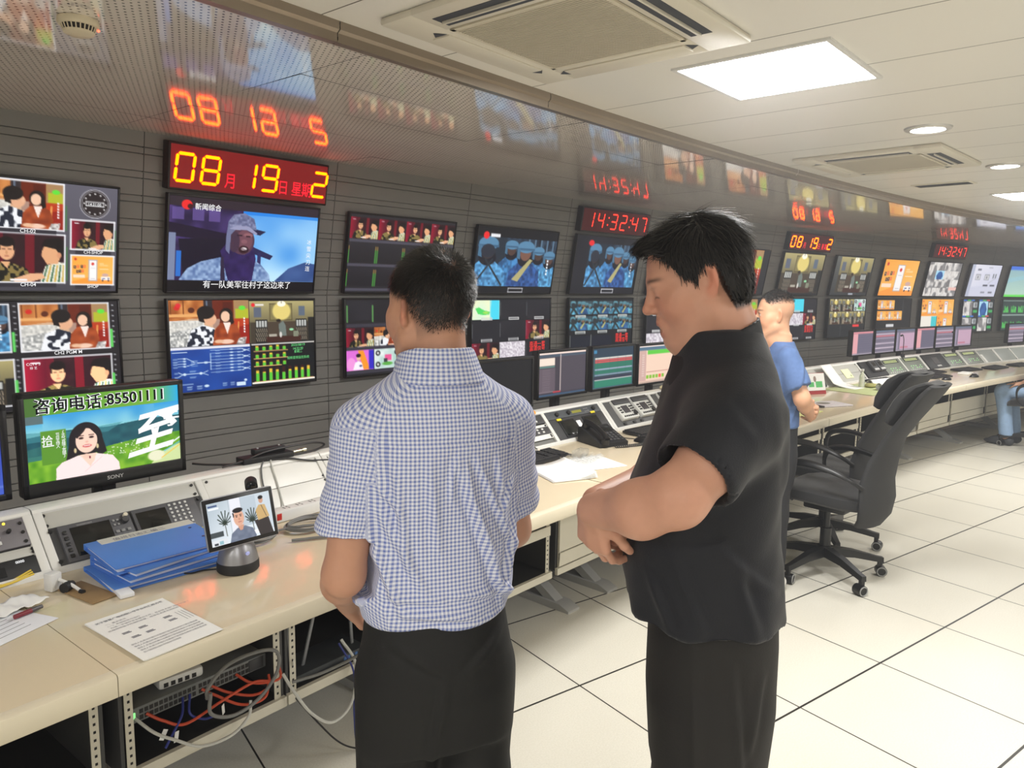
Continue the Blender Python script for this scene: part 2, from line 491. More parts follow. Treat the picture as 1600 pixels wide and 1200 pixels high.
ACW = mat('aircon_white_plastic', (222, 216, 200), .42, var=(2, .03))
ACD = mat('aircon_dark_slot', (62, 66, 74), .6)
ACG = mat('aircon_grille_cream', (214, 206, 186), .5)
def cassette(s, n, label, size=.95):
    t = arc_thing('air_conditioner', label, 'air conditioner', s, n, Z_CEIL, group='ceiling cassette air conditioners')
    h = size/2
    q = MB()
    g = .30
    q.box(-h, -h, -.028, h, -g, .002, bev=.02); q.box(-h, g, -.028, h, h, .002, bev=.02)
    q.box(-h, -g-.02, -.0279, -g, g+.02, .002, bev=.012); q.box(g, -g-.02, -.0279, h, g+.02, .002, bev=.012)
    part(q, 'body', ACW, t)
    # two open louvre slots, two closed flaps
    for k, (ang, open_) in enumerate(((PI, True), (-PI/2, True), (0, False), (PI/2, False))):
        R = Matrix.Rotation(ang, 4, 'Z')
        if open_:
            q = MB(); q.box(.335, -.27, -.0295, .415, .27, -.027, M=R); part(q, 'slot', ACD, t)
            q = MB(); q.box(.372, -.26, -.040, .380, .26, -.027, M=R, bev=.002); part(q, 'flap', ACW, t)
        else:
            q = MB(); q.box(.335, -.27, -.034, .42, .27, -.027, M=R, bev=.004); part(q, 'flap', ACW, t)
            q = MB()
            for sy in (-1, 1):
                q.add([(.338, sy*.275, -.0292), (.40, sy*.275, -.0292), (.37, sy*.315, -.0292)], [(0, 1, 2)], M=R)
            part(q, 'slot', ACD, t)
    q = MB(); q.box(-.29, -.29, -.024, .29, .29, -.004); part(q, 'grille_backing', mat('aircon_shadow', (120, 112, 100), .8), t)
    q = MB()
    q.box(-g, -g, -.030, g, -.283, -.022); q.box(-g, .283, -.030, g, g, -.022); q.box(-g, -g, -.030, -.283, g, -.022); q.box(.283, -g, -.030, g, g, -.022)
    for i in range(46):
        x = -.28+i*.56/45
        q.box(x-.0028, -.285, -.031, x+.0028, .285, -.0235)
    o = part(q, 'grille', ACG, t)
    t.scale = (.875, .875, .875)
    return t
cassette(1.513, -.19, 'near ceiling air conditioner with square slatted grille, above the desk')
cassette(4.58, -.22, 'far ceiling air conditioner between the downlights and the soffit edge')
t = arc_thing('ceiling_vent', 'small slotted vent in the ceiling beyond the far air conditioner', 'vent', 5.9, -.15, Z_CEIL)
q = MB(); q.box(-.09, -.2, -.006, .09, .2, .002, bev=.003); part(q, 'frame', ACW, t)
q = MB()
for x in (-.05, -.017, .017, .05): q.box(x-.009, -.18, -.008, x+.009, .18, -.005)
part(q, 'slot', ACD, t)
# access hatch lines and smoke detector
t = arc_thing('smoke_detector', 'round cream smoke detector hanging under the perforated soffit', 'smoke detector', .517, .817, Z_SOFF)
q = MB(); q.lathe([(.0005, -.001), (.054, -.001), (.055, -.014), (.052, -.020), (.046, -.021)], 40); part(q, 'base', mat('detector_cream', (226, 214, 186), .45), t)
q = MB(); q.lathe([(.044, -.020), (.040, -.034)], 40); part(q, 'sensor_chamber', mat('detector_dark', (35, 30, 28), .7), t)
q = MB()
for i in range(24):
    a = 2*PI*i/24
    q.cyl((.0465*math.cos(a), .0465*math.sin(a), -.019), (.0395*math.cos(a), .0395*math.sin(a), -.036), .0018, n=6)
part(q, 'cage', mat('detector_cream'), t)
q = MB(); q.lathe([(.041, -.034), (.040, -.040), (.030, -.045), (.0005, -.046)], 40); part(q, 'cap', mat('detector_cream'), t)
q = MB(); q.sphere((.05, -.012, -.022), .0035); part(q, 'indicator', emit_mat('red_led', (4.0, .25, .12), 2.0), t)
# ================================================================ pictures shown on the screens
nrng = np.random.default_rng(5)
def _noise(h, w, cell, seed):
    """smooth value noise"""
    g = np.random.default_rng(seed)
    gh, gw = int(h/cell)+3, int(w/cell)+3
    a = g.random((gh, gw))
    y = np.arange(h)/cell; x = np.arange(w)/cell
    yi = y.astype(int); xi = x.astype(int); fy = (y-yi)[:, None]; fx = (x-xi)[None, :]
    fy = fy*fy*(3-2*fy); fx = fx*fx*(3-2*fx)
    return (a[yi][:, xi]*(1-fy)*(1-fx)+a[yi+1][:, xi]*fy*(1-fx)+a[yi][:, xi+1]*(1-fy)*fx+a[yi+1][:, xi+1]*fy*fx)
class Cv:
    """a tiny raster painter; coordinates run 0..1 in the current window, y downwards"""
    def __init__(s, w, h, bg=(0, 0, 0)):
        s.w, s.h = w, h
        s.a = np.zeros((h, w, 3)); s.a[:] = np.array(bg)/255
        s.X, s.Y = np.meshgrid((np.arange(w)+.5), (np.arange(h)+.5))
        s.win(0, 0, 1, 1)
    def win(s, x0, y0, x1, y1):
        s.x0, s.y0 = x0*s.w, y0*s.h; s.sx, s.sy = (x1-x0)*s.w, (y1-y0)*s.h
        s.clip = (s.X >= s.x0-.01) & (s.X < s.x0+s.sx) & (s.Y >= s.y0-.01) & (s.Y < s.y0+s.sy)
        s.U = (s.X-s.x0)/s.sx; s.V = (s.Y-s.y0)/s.sy
        s.seed = abs(int(x0*977+y0*1013))+1
        return s
    def put(s, cov, col):
        cov = (np.clip(cov, 0, 1)*s.clip)[..., None]
        col = np.asarray(col)
        if col.ndim == 1: col = col/255
        s.a = s.a*(1-cov)+col*cov
        return s
    def fill(s, col): return s.put(np.ones_like(s.X), col)
    def rect(s, x0, y0, x1, y1, col, o=1.0):
        c = np.clip((s.U-x0)*s.sx+.5, 0, 1)*np.clip((x1-s.U)*s.sx+.5, 0, 1)*np.clip((s.V-y0)*s.sy+.5, 0, 1)*np.clip((y1-s.V)*s.sy+.5, 0, 1)
        return s.put(c*o, col)
    def ell(s, cx, cy, rx, ry, col, rot=0.0, soft=None, o=1.0):
        dx = (s.U-cx)*s.sx; dy = (s.V-cy)*s.sy; c, n = math.cos(rot), math.sin(rot)
        X = dx*c+dy*n; Y = -dx*n+dy*c
        rx *= s.sx; ry *= s.sy
        k = np.sqrt((X/rx)**2+(Y/ry)**2)
        return s.put(np.clip((1-k)*(soft if soft else min(rx, ry))+.5, 0, 1)*o, col)
    def poly(s, pts, col, o=1.0):
        cov = np.zeros_like(s.X)
        P = [(x*s.sx+s.x0, y*s.sy+s.y0) for x, y in pts]
        for ox, oy in ((-.25, -.25), (.25, -.25), (-.25, .25), (.25, .25)):
            ins = np.zeros(s.X.shape, bool); X = s.X+ox; Y = s.Y+oy
            for (xa, ya), (xb, yb) in zip(P, P[1:]+P[:1]):
                if ya == yb: continue
                ins ^= ((ya > Y) != (yb > Y)) & (X < (xb-xa)*(Y-ya)/(yb-ya)+xa)
            cov += ins*.25
        return s.put(cov*o, col)
    def line(s, x0, y0, x1, y1, col, wpx=1.0, o=1.0):
        ax, ay, bx, by = x0*s.sx, y0*s.sy, x1*s.sx, y1*s.sy
        px = s.U*s.sx-ax; py = s.V*s.sy-ay; dx, dy = bx-ax, by-ay
        t = np.clip((px*dx+py*dy)/(dx*dx+dy*dy+1e-9), 0, 1)
        d = np.hypot(px-t*dx, py-t*dy)
        return s.put(np.clip(wpx/2-d+.5, 0, 1)*o, col)
    def grad(s, c0, c1, x0=0, y0=0, x1=0, y1=1, box=(0, 0, 1, 1), o=1.0):
        dx, dy = x1-x0, y1-y0
        t = np.clip(((s.U-x0)*dx+(s.V-y0)*dy)/(dx*dx+dy*dy), 0, 1)[..., None]
        col = np.array(c0)/255*(1-t)+np.array(c1)/255*t
        m = (s.U >= box[0]) & (s.U < box[2]) & (s.V >= box[1]) & (s.V < box[3])
        return s.put(m*o, col)
    def grain(s, cell, c0, c1, box=None, poly=None, o=1.0, hard=False, seed=0):
        n = _noise(s.h, s.w, cell, s.seed+seed)
        if hard: n = np.clip((n-.5)*6+.5, 0, 1)
        t = n[..., None]; col = np.array(c0)/255*(1-t)+np.array(c1)/255*t
        if box: m = ((s.U >= box[0]) & (s.U < box[2]) & (s.V >= box[1]) & (s.V < box[3]))*1.0
        elif poly:
            b = s.a.copy(); s.a = np.zeros_like(b); s.poly(poly, (255, 255, 255)); m = s.a[..., 0].copy(); s.a = b
        else: m = np.ones_like(s.X)
        return s.put(m*o, col)
    def frame(s, x0, y0, x1, y1, col, wpx=1.2):
        for a in ((x0, y0, x1, y0), (x1, y0, x1, y1), (x1, y1, x0, y1), (x0, y1, x0, y0)): s.line(*a, col, wpx)
        return s

def pic_couple(c):
    c.fill((196, 112, 48)); c.grain(9, (150, 74, 26), (222, 150, 84), box=(0, 0, .62, .42))
    c.rect(0, .30, .40, .36, (232, 170, 104)); c.rect(.02, .02, .035, .3, (120, 60, 20)); c.rect(.17, .02, .185, .3, (120, 60, 20))
    c.ell(.10, .17, .035, .05, (206, 40, 30)); c.ell(.27, .22, .04, .06, (90, 40, 20))
    c.rect(.42, 0, .53, .5, (48, 40, 44)); c.rect(.45, .02, .47, .4, (98, 110, 128)); c.rect(.53, 0, .80, .62, (104, 34, 14)); c.rect(.66, .05, .78, .6, (84, 26, 12))
    c.rect(.80, 0, 1, .45, (168, 130, 88)); c.rect(.82, .2, .99, .42, (178, 184, 44)); c.ell(.91, .18, .045, .05, (96, 220, 60))
    c.rect(.8, .42, 1, 1, (184, 58, 24)); c.poly([(.84, .62), (1, .55), (1, 1), (.9, 1)], (150, 30, 16)); c.line(.86, .5, .84, .95, (226, 150, 80), 2)
    c.grain(2.2, (120, 122, 122), (252, 250, 244), box=(0, .44, .42, 1)); c.poly([(0, .46), (.3, .40), (.62, .42), (.6, .7), (.3, .6), (0, .7)], (226, 222, 212), .55)
    m = [(.20, 1), (.26, .66), (.40, .54), (.54, .62), (.60, .82), (.62, 1)]
    c.poly(m, (226, 230, 234)); c.grain(4.0, (30, 36, 52), (238, 240, 244), poly=m, hard=True)
    c.ell(.49, .42, .085, .14, (226, 172, 136)); c.ell(.445, .27, .108, .145, (26, 20, 20)); c.poly([(.34, .30), (.41, .36), (.43, .50), (.36, .46)], (26, 20, 20)); c.ell(.55, .40, .02, .05, (230, 178, 142))
    w = [(.52, 1), (.55, .66), (.62, .52), (.74, .50), (.84, .58), (.88, .80), (.86, 1)]
    c.poly(w, (164, 70, 30)); c.grain(6, (128, 48, 20), (186, 86, 40), poly=w)
    c.poly([(.66, .50), (.76, .50), (.71, .76)], (246, 226, 216)); c.ell(.70, .34, .085, .16, (28, 20, 18)); c.ell(.69, .37, .058, .12, (240, 196, 166)); c.poly([(.76, .26), (.80, .5), (.76, .56), (.74, .4)], (28, 20, 18))
    c.ell(.70, .93, .09, .05, (240, 200, 176)); c.ell(.60, .92, .06, .04, (232, 184, 150))
    c.grain(2.2, (120, 110, 110), (250, 246, 240), poly=[(.82, 1), (.86, .86), (.96, .84), (.94, 1)])
    for i in range(6): c.rect(.925, .40+i*.06, .945, .44+i*.06, (250, 250, 250))
def pic_men(c, bright=1.0):
    b = lambda *x: tuple(v*bright for v in x)
    c.fill(b(44, 18, 26)); c.grad(b(150, 18, 46), b(70, 14, 30), 0, 0, .3, 0, box=(0, 0, .24, 1)); c.rect(.24, 0, .33, 1, b(92, 18, 34)); c.rect(.56, 0, .66, 1, b(110, 20, 34)); c.grain(7, b(34, 16, 22), b(64, 26, 32), box=(.33, 0, .56, 1), o=.6)
    sh = [(.10, 1), (.16, .70), (.30, .60), (.44, .62), (.58, .72), (.64, 1)]
    c.poly(sh, b(52, 50, 34)); c.grain(2.6, b(28, 28, 22), b(134, 116, 66), poly=sh, hard=True)
    c.poly([(.30, .58), (.40, .58), (.37, .72)], b(226, 172, 126)); c.ell(.365, .36, .083, .19, b(228, 172, 130)); c.ell(.365, .185, .086, .10, b(22, 16, 16)); c.poly([(.280, .19), (.305, .20), (.298, .36), (.284, .34)], b(22, 16, 16)); c.poly([(.428, .20), (.450, .20), (.447, .34), (.434, .36)], b(22, 16, 16))
    c.rect(.315, .325, .355, .34, b(50, 26, 20)); c.rect(.378, .325, .418, .34, b(50, 26, 20)); c.rect(.345, .462, .39, .478, b(150, 70, 60)); c.ell(.365, .40, .012, .04, b(204, 146, 104))
    st = [(.72, 1), (.78, .66), (.90, .56), (1, .58), (1, 1)]
    c.poly(st, b(226, 224, 206))
    for i in range(7): c.poly([(.74+.045*i, 1), (.80+.036*i, .62), (.815+.036*i, .62), (.762+.045*i, 1)], b(*((36, 96, 64), (206, 168, 60))[i % 2]))
    c.poly([(.745, .34), (.77, .24), (.90, .22), (.97, .36), (.92, .60), (.80, .62), (.765, .52), (.735, .44)], b(226, 168, 124)); c.poly([(.735, .24), (.78, .10), (.92, .06), (1, .12), (1, .42), (.95, .44), (.90, .30), (.80, .26)], b(20, 15, 16)); c.ell(.935, .42, .025, .06, b(214, 150, 112))
    c.poly([(.44, .92), (.60, .82), (.74, .80), (.78, .90), (.60, 1), (.44, 1)], b(230, 176, 136))
    c.rect(.08, .09, .18, .12, b(226, 216, 216)); c.rect(.40, .93, .58, .97, b(240, 236, 236))
def pic_soldiers(c, tint=(1, 1, 1)):
    t = lambda *x: tuple(min(255, v*k) for v, k in zip(x, tint))
    c.fill(t(34, 44, 56)); c.grain(5, t(22, 28, 40), t(60, 82, 104), box=(.35, 0, 1, .5))
    for x in (.62, .70, .78, .86, .94): c.rect(x, .0, x+.02, .30, t(84, 110, 134))
    def man(cx, top, s, face, back=False, jac=(70, 122, 170), dark=(34, 66, 104)):
        b = [(cx-.16*s, 1.02), (cx-.15*s, top+.50*s), (cx-.07*s, top+.36*s), (cx+.07*s, top+.36*s), (cx+.16*s, top+.50*s), (cx+.18*s, 1.02)]
        c.poly(b, t(*jac)); c.grain(3.2, t(*dark), t(*[min(255, v*1.35) for v in jac]), poly=b, o=.75)
        c.ell(cx, top+.30*s, .075*s, .12*s, t(24, 24, 34)); c.ell(cx, top+.20*s, .055*s, .12*s, t(*face))
        c.ell(cx, top+.09*s, .085*s, .10*s, t(86, 132, 166)); c.rect(cx-.09*s, top+.11*s, cx+.09*s, top+.145*s, t(60, 96, 126)); c.poly([(cx-.085*s, top+.12*s), (cx-.06*s, top+.12*s), (cx-.05*s, top+.30*s), (cx-.085*s, top+.28*s)], t(70, 110, 140))
        if back: c.ell(cx, top+.20*s, .06*s, .10*s, t(40, 44, 56))
    man(.77, .16, .9, (70, 54, 50)); man(.92, .24, .9, (84, 60, 52), jac=(84, 150, 190)); man(.42, .06, .95, (78, 58, 52), jac=(60, 116, 164))
    man(.60, .06, 1.25, (120, 84, 70), jac=(48, 84, 140), dark=(24, 44, 84)); man(.14, .02, 1.35, (60, 50, 50), True, jac=(84, 146, 190))
    c.poly([(.46, .86), (.66, .42), (.70, .44), (.54, .90)], t(176, 168, 116)); c.line(.02, .96, .20, .46, t(40, 48, 56), 2.6); c.line(.34, .98, .12, .46, t(40, 48, 56), 2.6)
    for i in range(5): c.rect(.895, .42+i*.07, .915, .465+i*.07, (240, 245, 250))
def pic_soldier(c):
    c.fill((52, 34, 84)); c.grain(16, (36, 24, 62), (96, 72, 140), box=(0, 0, .45, .6))
    c.grad((34, 130, 226), (176, 224, 250), .62, 0, .8, .85, box=(.45, 0, 1, 1)); c.grain(40, (22, 112, 214), (206, 236, 252), box=(.45, .05, 1, 1), o=.5)
    c.poly([(.40, 0), (.46, 0), (.46, 1), (0, 1), (0, 0)], (44, 28, 74)); c.grain(14, (24, 16, 48), (92, 70, 140), box=(0, 0, .44, .55), o=.8)
    c.poly([(0, .22), (.38, .34), (.36, .46), (0, .40)], (24, 14, 40)); c.poly([(.06, .44), (.36, .40), (.34, 1), (.10, 1)], (18, 12, 34)); c.rect(0, .36, .045, 1, (120, 130, 160)); c.rect(.05, .6, .08, .95, (40, 110, 200))
    for x in (.02, .14, .24): c.rect(x, .02, x+.07, .18, (108, 88, 158), .7)
    c.poly([(.44, .20), (.62, .27), (.58, .33), (.46, .28)], (34, 30, 66)); c.poly([(.44, .42), (.68, .62), (.66, .68), (.48, .56)], (36, 34, 76)); c.rect(.57, .58, .595, .80, (44, 40, 90))
    c.poly([(.70, 1), (.80, .80), (.92, .70), (1, .72), (1, 1)], (66, 96, 154)); c.grain(18, (40, 66, 120), (84, 116, 174), poly=[(.70, 1), (.80, .80), (.92, .70), (1, .72), (1, 1)])
    j = [(.07, 1), (.12, .84), (.20, .74), (.34, .66), (.54, .68), (.60, .76), (.66, .90), (.67, 1)]
    c.poly(j, (124, 152, 196)); c.grain(4, (84, 110, 160), (164, 190, 224), poly=j)
    c.poly([(.32, .58), (.36, .46), (.54, .50), (.56, .68), (.54, 1), (.38, 1)], (40, 26, 78)); c.grain(7, (30, 18, 62), (58, 40, 104), poly=[(.32, .58), (.36, .46), (.54, .50), (.56, .68), (.54, 1), (.38, 1)], o=.7)
    c.poly([(.325, .66), (.345, .66), (.36, 1), (.33, 1)], (44, 34, 60))
    c.ell(.462, .42, .082, .20, (84, 56, 74)); c.ell(.475, .42, .055, .15, (112, 72, 84)); c.ell(.41, .44, .035, .15, (66, 46, 66)); c.ell(.50, .335, .03, .03, (142, 96, 104)); c.rect(.425, .335, .46, .355, (38, 22, 38)); c.rect(.485, .345, .515, .365, (38, 22, 38)); c.ell(.473, .545, .034, .055, (46, 20, 30)); c.ell(.475, .535, .02, .022, (220, 212, 214)); c.ell(.475, .43, .02, .03, (134, 88, 98)); c.ell(.462, .535, .04, .012, (60, 34, 46), .3, o=.5)
    c.poly([(.355, .36), (.365, .16), (.40, .06), (.47, .03), (.535, .10), (.555, .26), (.50, .24), (.42, .25), (.385, .34), (.38, .62), (.355, .56)], (110, 116, 150)); c.grain(3, (84, 88, 124), (146, 152, 186), poly=[(.365, .16), (.40, .06), (.47, .03), (.535, .10), (.55, .22), (.38, .24)]); c.poly([(.37, .26), (.42, .21), (.50, .21), (.56, .30), (.555, .33), (.49, .265), (.41, .27)], (150, 152, 184))
def pic_room(c):
    c.fill((150, 140, 96)); c.grad((176, 164, 112), (112, 104, 76), 0, 0, 0, .55, box=(0, 0, 1, .5))
    c.rect(.30, .06, .64, .46, (132, 122, 78)); c.frame(.30, .06, .64, .46, (84, 74, 46)); c.ell(.48, .24, .14, .22, (226, 206, 120), soft=5); c.ell(.48, .06, .065, .07, (255, 250, 228)); c.rect(.475, 0, .485, .05, (80, 70, 50))
    c.rect(.06, .14, .17, .38, (92, 100, 116)); c.rect(.75, .12, .85, .36, (92, 104, 120)); c.rect(0, .5, 1, 1, (66, 58, 46)); c.rect(.24, .50, .70, .84, (74, 62, 50))
    for x0 in (.08, .70):
        c.rect(x0, .44, x0+.18, 1, (34, 34, 32)); 
        for i in range(4): c.rect(x0+.012+i*.042, .47, x0+.042+i*.042, .62, (190, 192, 188))
        for r in range(3):
            for i in range(6): c.line(x0+.01+i*.03, .66+r*.11, x0+.028+i*.028, .74+r*.11, (150, 136, 116), 1.2)
    c.poly([(.44, .84), (.43, .56), (.50, .48), (.54, .60), (.55, .86)], (110, 120, 114)); c.ell(.43, .47, .035, .04, (40, 32, 26)); c.rect(.24, .86, .78, 1, (64, 34, 26)); c.ell(.63, .70, .035, .03, (150, 220, 170)); c.rect(.28, .80, .40, .86, (176, 170, 156)); c.rect(.66, .74, .74, .88, (128, 132, 112)); c.ell(.46, .82, .02, .07, (210, 206, 200)); c.rect(.9, .4, 1, 1, (32, 32, 30))
def pic_shop(c):
    c.fill((246, 176, 74)); c.grad((248, 166, 62), (250, 196, 104), 0, 0, 1, 1); c.poly([(0, .9), (.4, .74), (1, .86), (1, 1), (0, 1)], (248, 156, 60))
    c.rect(.41, .15, .60, .86, (250, 244, 242)); c.frame(.41, .15, .60, .86, (168, 170, 180), 1.0); c.ell(.50, .28, .035, .05, (214, 60, 50)); c.rect(.45, .42, .56, .44, (196, 200, 210)); c.rect(.45, .78, .56, .80, (180, 186, 200))
    for x, y, k in ((.06, .35, 0), (.13, .33, 1), (.22, .33, 0), (.28, .32, 1), (.12, .50, 0), (.18, .49, 0), (.24, .48, 1)): c.rect(x, y, x+.055, y+.10, (64, 56, 66) if k == 0 else (238, 110, 70)); c.rect(x+.015, y+.03, x+.04, y+.055, (246, 176, 74))
    c.rect(.05, .66, .32, .76, (252, 222, 196)); c.ell(.10, .13, .03, .045, (200, 60, 40)); c.rect(.66, .25, .76, .27, (255, 236, 200)); c.rect(.66, .31, .86, .33, (255, 232, 190)); c.rect(.66, .44, .88, .46, (255, 232, 190))
    c.ell(.80, .66, .08, .06, (206, 170, 160)); c.rect(.70, .72, .92, .84, (250, 244, 240)); c.rect(.73, .77, .80, .80, (70, 80, 140)); c.rect(.86, .76, .90, .8, (90, 90, 120)); c.ell(.74, .85, .02, .03, (50, 40, 50)); c.ell(.88, .85, .02, .03, (50, 40, 50))
def pic_flow(c):
    c.fill((24, 58, 138)); c.grain(30, (18, 44, 116), (40, 92, 184), o=.7)
    W = (206, 226, 244)
    c.rect(.02, .05, .20, .065, W)
    def blk(x, y, w, n=2):
        for i in range(n): c.rect(x, y+i*.018, x+w*(1-.15*i), y+i*.018+.01, W, .9)
    for k, y in enumerate((.20, .26, .32, .38)): blk(.03, y, .06); c.ell(.165, y+.005, .018, .018, W); c.line(.09, y, .15, y, W, .8, .8)
    c.line(.19, .20, .28, .30, W, .8); c.line(.19, .38, .28, .34, W, .8)
    for y in (.26, .30, .34, .38): blk(.24, y, .08, 1)
    c.line(.32, .32, .48, .32, W, 1); c.rect(.40, .30, .44, .345, W); c.line(.48, .12, .48, .50, W, 1)
    for k in range(8):
        y = .03+k*.075; blk(.54, y, .07); c.line(.48, y+.01, .54, y+.01, W, .7, .7); c.line(.61, y+.01, .90, y+.01, W, .7, .8); c.ell(.745, y+.008, .022, .016, W); blk(.82, y-.005, .05); c.line(.88, y+.01, .92, y+.035*(1 if k % 2 == 0 else -1)+.01, W, .8)
        if k % 2 == 0: c.ell(.92, y+.045, .018, .022, W); c.line(.94, y+.045, .985, y+.02, W, .8); c.line(.94, y+.045, .985, y+.075, W, .8)
    for k, y in enumerate((.52, .62)): blk(.04, y, .05); c.line(.09, y, .14, .57, W, .9)
    c.ell(.16, .57, .02, .03, W); c.line(.18, .57, .34, .57, W, .8); c.ell(.355, .57, .02, .03, W); c.line(.375, .57, .44, .52, W, .8); c.line(.375, .57, .44, .62, W, .8); blk(.22, .50, .08); blk(.22, .64, .08)
    c.rect(.02, .80, .26, .815, W)
    for x in (.04, .18, .30): blk(x, .86, .07); blk(x, .91, .07)
    for x in (.62, .72): blk(x, .84, .06); blk(x, .89, .06)
    c.rect(.80, .86, .92, .95, W); c.ell(.42, .88, .03, .03, W); c.ell(.92, .82, .02, .03, W)
def pic_meters(c):
    c.fill((22, 24, 26)); c.rect(0, 0, 1, .03, (210, 206, 200))
    def bar(x, y0, y1, lv):
        h = y1-y0; c.rect(x, y0, x+.045, y1, (60, 26, 22)); c.rect(x, y1-h*lv, x+.045, y1, (226, 190, 60)); c.rect(x, y1-h*min(lv, .62), x+.045, y1, (88, 200, 60))
    for r in range(3):
        for i in range(5): bar(.06+i*.105, .04+r*.19, .17+r*.19, (.9, .7, .85, .95, .6)[(i+r) % 5])
        c.rect(.03, .175+r*.185, .56-.1*(r == 2), .195+r*.185, (224, 176, 110))
    for i in range(9): bar(.06+i*.101, .60, .93, (.82, .7, .9, .8, .55, .74, .86, .8, .92)[i])
    c.rect(0, .945, 1, .985, (246, 240, 226)); c.rect(.03, .93, .98, .945, (226, 180, 120))
def pic_map(c):
    c.fill((236, 240, 206)); c.grain(14, (250, 246, 196), (214, 240, 214)); c.rect(.66, 0, 1, 1, (70, 214, 240)); c.poly([(.12, .42), (.25, .36), (.44, .52), (.66, .60), (.62, .74), (.40, .76), (.22, .70)], (76, 214, 100)); c.ell(.5, .64, .1, .06, (170, 224, 90)); c.poly([(.66, 0), (.72, 0), (.68, .5), (.7, 1), (.66, 1)], (150, 226, 226))
def pic_static(c):
    c.fill((226, 216, 226)); c.grain(1.6, (170, 160, 172), (250, 246, 250))
def pic_dark(c, meters=True):
    c.fill((30, 30, 36)); c.grain(24, (22, 22, 28), (44, 42, 48), o=.7)
def pic_presenter(c):
    c.fill((222, 110, 214)); c.poly([(.42, 0), (.62, 0), (.86, 1), (.62, 1)], (244, 150, 40)); c.rect(.82, 0, 1, 1, (50, 40, 190)); c.ell(.18, .7, .16, .34, (240, 150, 220)); c.poly([(.24, 1), (.32, .62), (.44, .54), (.56, .64), (.62, 1)], (244, 238, 246)); c.ell(.44, .40, .07, .13, (232, 186, 160)); c.ell(.44, .26, .085, .10, (30, 22, 26)); c.ell(.52, .8, .05, .05, (60, 60, 120))
def pic_toys(c):
    c.fill((196, 220, 214)); c.grain(6, (170, 206, 196), (236, 240, 240))
    for x, y in ((.14, .2), (.14, .8), (.86, .2), (.86, .8)): c.ell(x, y, .09, .14, (34, 34, 40)); c.ell(x, y, .04, .06, (230, 230, 230))
    c.rect(.4, .30, .66, .62, (232, 90, 150)); c.ell(.5, .78, .2, .1, (90, 170, 70)); c.rect(.36, .5, .5, .7, (60, 66, 70))
def pic_anat(c, blue):
    if blue: c.fill((172, 220, 244)); c.poly([(.22, 1), (.10, .6), (.26, .2), (.5, .06), (.76, .2), (.9, .6), (.78, 1)], (30, 84, 150)); c.grain(5, (22, 66, 130), (60, 120, 186), poly=[(.22, 1), (.10, .6), (.26, .2), (.5, .06), (.76, .2), (.9, .6), (.78, 1)], o=.6); return
    c.fill((210, 208, 206)); c.grain(7, (70, 72, 78), (244, 242, 238), hard=True); c.grain(3, (150, 140, 136), (232, 228, 224), o=.5)
def pic_ui(c):
    c.grad((232, 230, 240), (196, 200, 224), 0, 0, 1, 1); c.rect(0, 0, .1, 1, (178, 184, 204)); c.poly([(.1, .7), (1, .6), (1, 1), (.1, 1)], (206, 208, 226))
    c.rect(.20, .14, .32, .19, (96, 98, 108)); c.rect(.56, .08, .70, .11, (170, 172, 184))
    for x in (.18, .48): c.rect(x, .30, x+.17, .48, (150, 152, 160)); c.rect(x+.015, .33, x+.155, .46, (206, 206, 212)); c.rect(x+.06, .36, x+.1, .43, (120, 120, 128))
    for x in (.76, .84): c.rect(x, .28, x+.04, .42, (120, 122, 130))
    c.rect(.50, .62, .66, .67, (70, 72, 84)); c.rect(.74, .62, .90, .67, (80, 82, 94)); c.rect(.48, .84, .62, .88, (120, 122, 134)); c.rect(.74, .84, .88, .88, (80, 82, 94)); c.line(.66, .58, .84, .44, (190, 192, 204), 1.5)
def pic_teal(c):
    c.grad((136, 176, 188), (186, 216, 196), 0, 0, 0, 1); c.rect(0, 0, 1, .13, (52, 110, 220)); c.rect(0, .92, 1, 1, (90, 220, 70)); c.poly([(0, .4), (1, .2), (1, .3), (0, .55)], (150, 196, 204))
def pic_graphs(c):
    c.fill((44, 60, 58)); c.rect(0, .48, 1, .52, (150, 170, 164)); c.rect(0, .03, 1, .05, (160, 180, 170))
    for r in range(2):
        for i in range(4):
            for k in range(6): h = .06+.16*abs(math.sin(i*2.1+k*1.3+r)); c.rect(.05+i*.24+k*.028, .42+r*.5-h, .07+i*.24+k*.028, .42+r*.5, (90, 230, 96))
def tiles(c, items, nx, ny, pad=.02, box=(0, 0, 1, 1), gap_y=None):
    gx, gy = (box[2]-box[0])/nx, (box[3]-box[1])/ny; gap_y = pad if gap_y is None else gap_y
    for k, f in enumerate(items):
        if f is None: continue
        i, j = k % nx, k//nx
        c.win(box[0]+gx*(i+pad), box[1]+gy*(j+gap_y), box[0]+gx*(i+1-pad), box[1]+gy*(j+1-gap_y)); f(c)
    c.win(0, 0, 1, 1)

